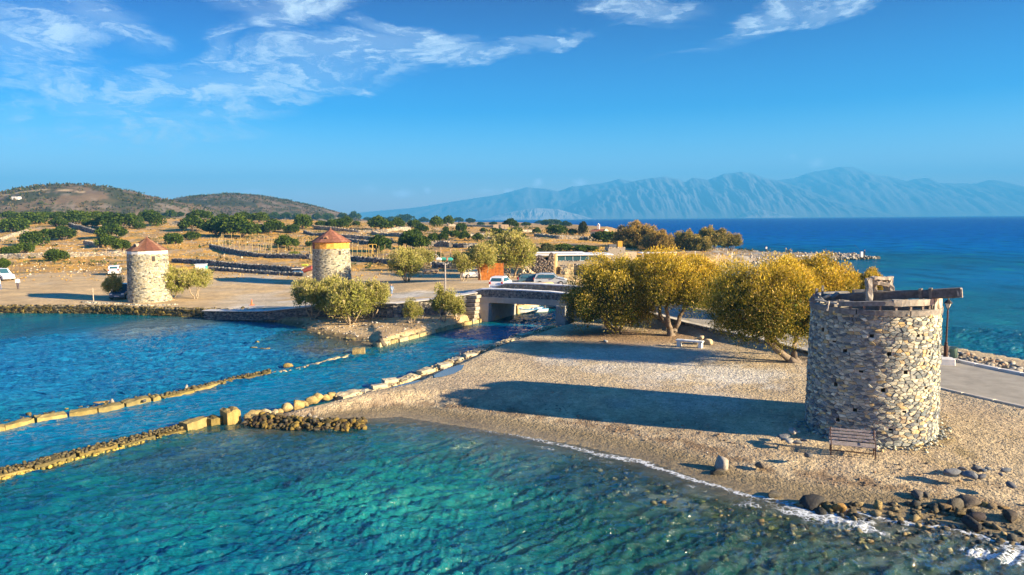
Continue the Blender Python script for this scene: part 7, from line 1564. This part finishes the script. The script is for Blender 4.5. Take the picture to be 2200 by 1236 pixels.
rw = empty('ruin_wall', (0, 0, 0), 0, 'tumbled stone wall of the ruin below the cafe', 'wall'); P_ = [G(a, b) for a, b in ((1205, 590), (1240, 590), (1290, 592))]; wall(rw, [(p_.x, p_.y, p_.z - .2, p_.z + h_) for p_, h_ in zip(P_, (1.3, 1.5, 1.2))], .6, .4, .3, TAN, 'stone_far', .1, False, 93)
rw = empty('ruin_wall', (0, 0, 0), 0, 'low tumbled wall beside the road left of the dark tamarisk', 'wall'); P_ = [G(a, b) for a, b in ((1196, 612), (1216, 615), (1232, 618))]; wall(rw, [(p_.x, p_.y, p_.z - .2, p_.z + .7) for p_ in P_], .6, .34, .25, TAN, 'stone_far', .1, False, 94)
crusts = [G(a, b) for a, b in ((1118, 590), (1130, 592), (1145, 588))]; hp = empty('stone_heap', (crusts[1].x, crusts[1].y, crusts[1].z), 0, 'heap of pale stones left of the ruined gable', 'stone heap'); n = 120; aa = rng.uniform(0, 6.28, n); q = rng.uniform(0, 1, n) ** .7; rock_cloud_obj('stones', np.stack([np.cos(aa) * q * 1.5, np.sin(aa) * q * 1.0, 1.3 * (1 - q)], -1), np.repeat(rng.uniform(.12, .26, (n, 1)), 3, 1), aa, TAN[rng.integers(0, 6, n)] * 1.1, M['stone_far'], hp)
# chapel
g = G(1288, 512); ch = empty('chapel', (g.x, g.y, g.z), R(-38), 'small cream chapel with a tiled roof and a white bell gable on the slope', 'chapel'); s_ = g.y / CAM_F
Lc, Wc, Hc = 34 * s_, 19 * s_, 15 * s_; mb = MB(); mb.box(0, 0, Hc / 2 - .3, Lc, Wc, Hc + .6, (.66, .54, .34)); mb.build('wall', M['plain'], ch)
mb = MB(); mb.add([(Lc / 2, -Wc / 2, Hc), (Lc / 2, Wc / 2, Hc), (Lc / 2, 0, Hc + 5 * s_), (Lc / 2 - .3, -Wc / 2, Hc), (Lc / 2 - .3, Wc / 2, Hc), (Lc / 2 - .3, 0, Hc + 5 * s_)], [(0, 1, 2), (5, 4, 3), (0, 2, 5, 3), (1, 4, 5, 2)], (.70, .60, .42)); mb.build('gable', M['plain'], ch); mb = MB(); mb.add([(-Lc / 2, -Wc / 2, Hc), (-Lc / 2, Wc / 2, Hc), (-Lc / 2, 0, Hc + 4.4 * s_), (-Lc / 2 + .3, -Wc / 2, Hc), (-Lc / 2 + .3, Wc / 2, Hc), (-Lc / 2 + .3, 0, Hc + 4.4 * s_)], [(1, 0, 2), (4, 5, 3)], (.70, .60, .42)); mb.build('gable', M['plain'], ch)
for sg_ in (-1, 1): mb = MB(); mb.add([(-Lc / 2, sg_ * (Wc / 2 + .15), Hc - .05), (Lc / 2 - .35, sg_ * (Wc / 2 + .15), Hc - .05), (Lc / 2 - .35, 0, Hc + 4.2 * s_), (-Lc / 2, 0, Hc + 4.2 * s_)], [(0, 1, 2, 3)], (.46, .15, .07)); mb.build('roof', M['rust'], ch)
mb = MB()
for a in (-.32, .32): mb.box(-Lc / 2 + Lc * .42 + a * 1.0, 0, Hc + 4 * s_ + .5, .22, .3, 1.3, (.80, .79, .76))
mb.box(-Lc / 2 + Lc * .42, 0, Hc + 4 * s_ + 1.25, .95, .35, .25, (.80, .79, .76)); mb.prism([(-Lc / 2 + Lc * .42 - .4, Hc + 4 * s_ + 1.35), (-Lc / 2 + Lc * .42 + .4, Hc + 4 * s_ + 1.35), (-Lc / 2 + Lc * .42, Hc + 4 * s_ + 1.9)], -.15, .15, (.8, .79, .76)); mb.build('bell_gable', M['plain'], ch)
MB().box(Lc / 2 + .02, 0, .9, .08, .8, 1.9, (.20, .14, .08)).build('door', M['wood'], ch)
g = G(1313, 514); wk = MB().box(0, 0, .6, 3.2, .4, 1.3, (.78, .76, .70), bev=.05).build('white_wall', M['plain']); wk.location = (g.x, g.y, g.z); tag(wk, 'short pale wall just right of the chapel', 'wall', kind='thing')
g = G(1085, 492); rn = empty('field_ruin', (g.x, g.y, g.z), 0, 'pale roofless stone hut on the ridge below the sea horizon', 'ruin'); MB().box(0, 0, .9, 3.2, 2.5, 2.0, (.46, .36, .24), jit=.12).build('wall', M['stone_far'], rn); g = G(1068, 486); MB().box(-4, 0, .9, 2.4, 2.0, 2.0, (.44, .35, .24), jit=.12).build('wall', M['stone_far'], rn)

# ------------------------------------------------------------------ harbour terrace, masts, crate
def at(px, py, Y): p_ = PXZ(px, py, Y); return p_
for i, (x0, x1_, lb) in enumerate(((1487, 1530, 'white picket terrace rail at the harbour, left section'), (1536, 1572, 'white picket terrace rail at the harbour, right section'))):
    Y_ = 150; p0, p1 = at(x0, 567, Y_), at(x1_, 565, Y_ + 2); e = empty('terrace_rail', (p0.x, p0.y, p0.z - .2), math.atan2(p1.y - p0.y, p1.x - p0.x), lb, 'railing'); L = math.dist(p0[:2], p1[:2]); n = int(L / .42); mb0 = MB().box(0, 0, .6, .14, .08, 1.3, (.78, .78, .76)); me0 = mkmesh('picket', np.concatenate(mb0.V), mb0.F, M['plain'], np.array(mb0.C))
    for k in range(n): link_mesh('picket', me0, e, (k * .42, 0, rnd.uniform(-.05, .1)))
    MB().box(L / 2, 0, .2, L, .35, .5, (.60, .58, .52)).build('plinth', M['concrete'], e); MB().box(L / 2, 0, 1.05, L, .06, .12, (.8, .8, .78)).build('rail', M['plain'], e)
for lb, px, y0, y1 in (('left of two white masts on the harbour terrace', 1544, 565, 544), ('right of two white masts, at the end of the harbour terrace', 1572, 564, 541), ('thin mast behind the left section of the harbour rail', 1493, 563, 540)):
    p0, p1 = at(px, y0, 152), at(px, y1, 152); o = MB().tube([(0, 0, -.4), (0, 0, p1.z - p0.z)], .09, 6, (.78, .77, .74)).build('mast', M['plain']); o.location = p0; tag(o, lb, 'mast', kind='thing')
p0 = at(1524, 558, 158); o = MB().box(0, 0, .6, 3.4, 1.6, .8, (.05, .12, .50), bev=.4, jit=.08).build('covered_boat', M['cloth']); o.location = (p0.x, p0.y, p0.z - .4); tag(o, 'boat under a blue cover behind the harbour rail', 'boat', kind='thing')
for i, px in enumerate((1497, 1510, 1518)): p0 = at(px, 560, 155); o = MB().box(0, 0, .5, 1.1, 1.0, .9, (.74, .74, .72), bev=.1).build('white_table', M['plain']); o.location = (p0.x, p0.y, p0.z - .3); tag(o, ['leftmost white covered table behind the harbour rail', 'middle white covered table behind the harbour rail', 'white covered table beside the blue covered boat'][i], 'table', kind='thing')
p0 = at(1689, 563, 156); o = MB().box(0, 0, .5, 1.8, 1.2, 1.0, (.55, .40, .06), bev=.08).build('yellow_crate', M['plain']); o.location = (p0.x, p0.y, max(gz(p0.x, p0.y), .2) - .05); tag(o, 'yellow crate on the stones inside the spit', 'crate', kind='thing')
p0 = at(1853, 555, 168); o = MB().box(0, 0, .5, .55, .55, 1.3, (.66, .68, .70), bev=.05).build('white_bollard', M['plain']); o.location = (p0.x - .3, p0.y, .55); tag(o, 'white block beside the person fishing at the tip of the spit', 'bollard', kind='thing')
tip_ = W(1864, 556, 0); o = MB().box(0, 0, .2, 7.5, 3.6, .7, (.20, .18, .14), bev=.1, jit=.1).build('concrete_slab', M['concrete']); o.location = (tip_[0] - 1.0, tip_[1] + 1.0, .0); o.rotation_euler = (0, 0, -.2); tag(o, 'dark slab at the very tip of the spit under the fishing person', 'slab', kind='thing')
MBh = G(100, 441); o = MB().box(0, 0, 1.0, 5, 3.5, 2.2, (.74, .74, .72), bev=.1).build('white_house', M['plain'])
p0 = PXZ(36, 436, 520); o.location = (p0.x, p0.y, gz(p0.x, p0.y) - .3); o['kind'] = 'thing'; tag(o, 'tiny white house far off on the left hillside', 'house')
# benches along the cafe roofline: flat pale roof seen over the trees
p0 = PXZ(1412, 543, 150); e = empty('pavilion', (p0.x, p0.y, p0.z - 2.6), R(4), 'flat white pavilion roof behind the dark tamarisk, left of the golden clump', 'pavilion'); MB().box(0, 0, 2.6, 7.5, 3.4, .18, (.72, .74, .74), bev=.03).build('roof', M['plain'], e)
for x in (-3.4, -1.1, 1.1, 3.4): MB().box(x, -1.4, 1.2, .12, .12, 2.8, (.7, .72, .72)).build('post', M['plain'], e)
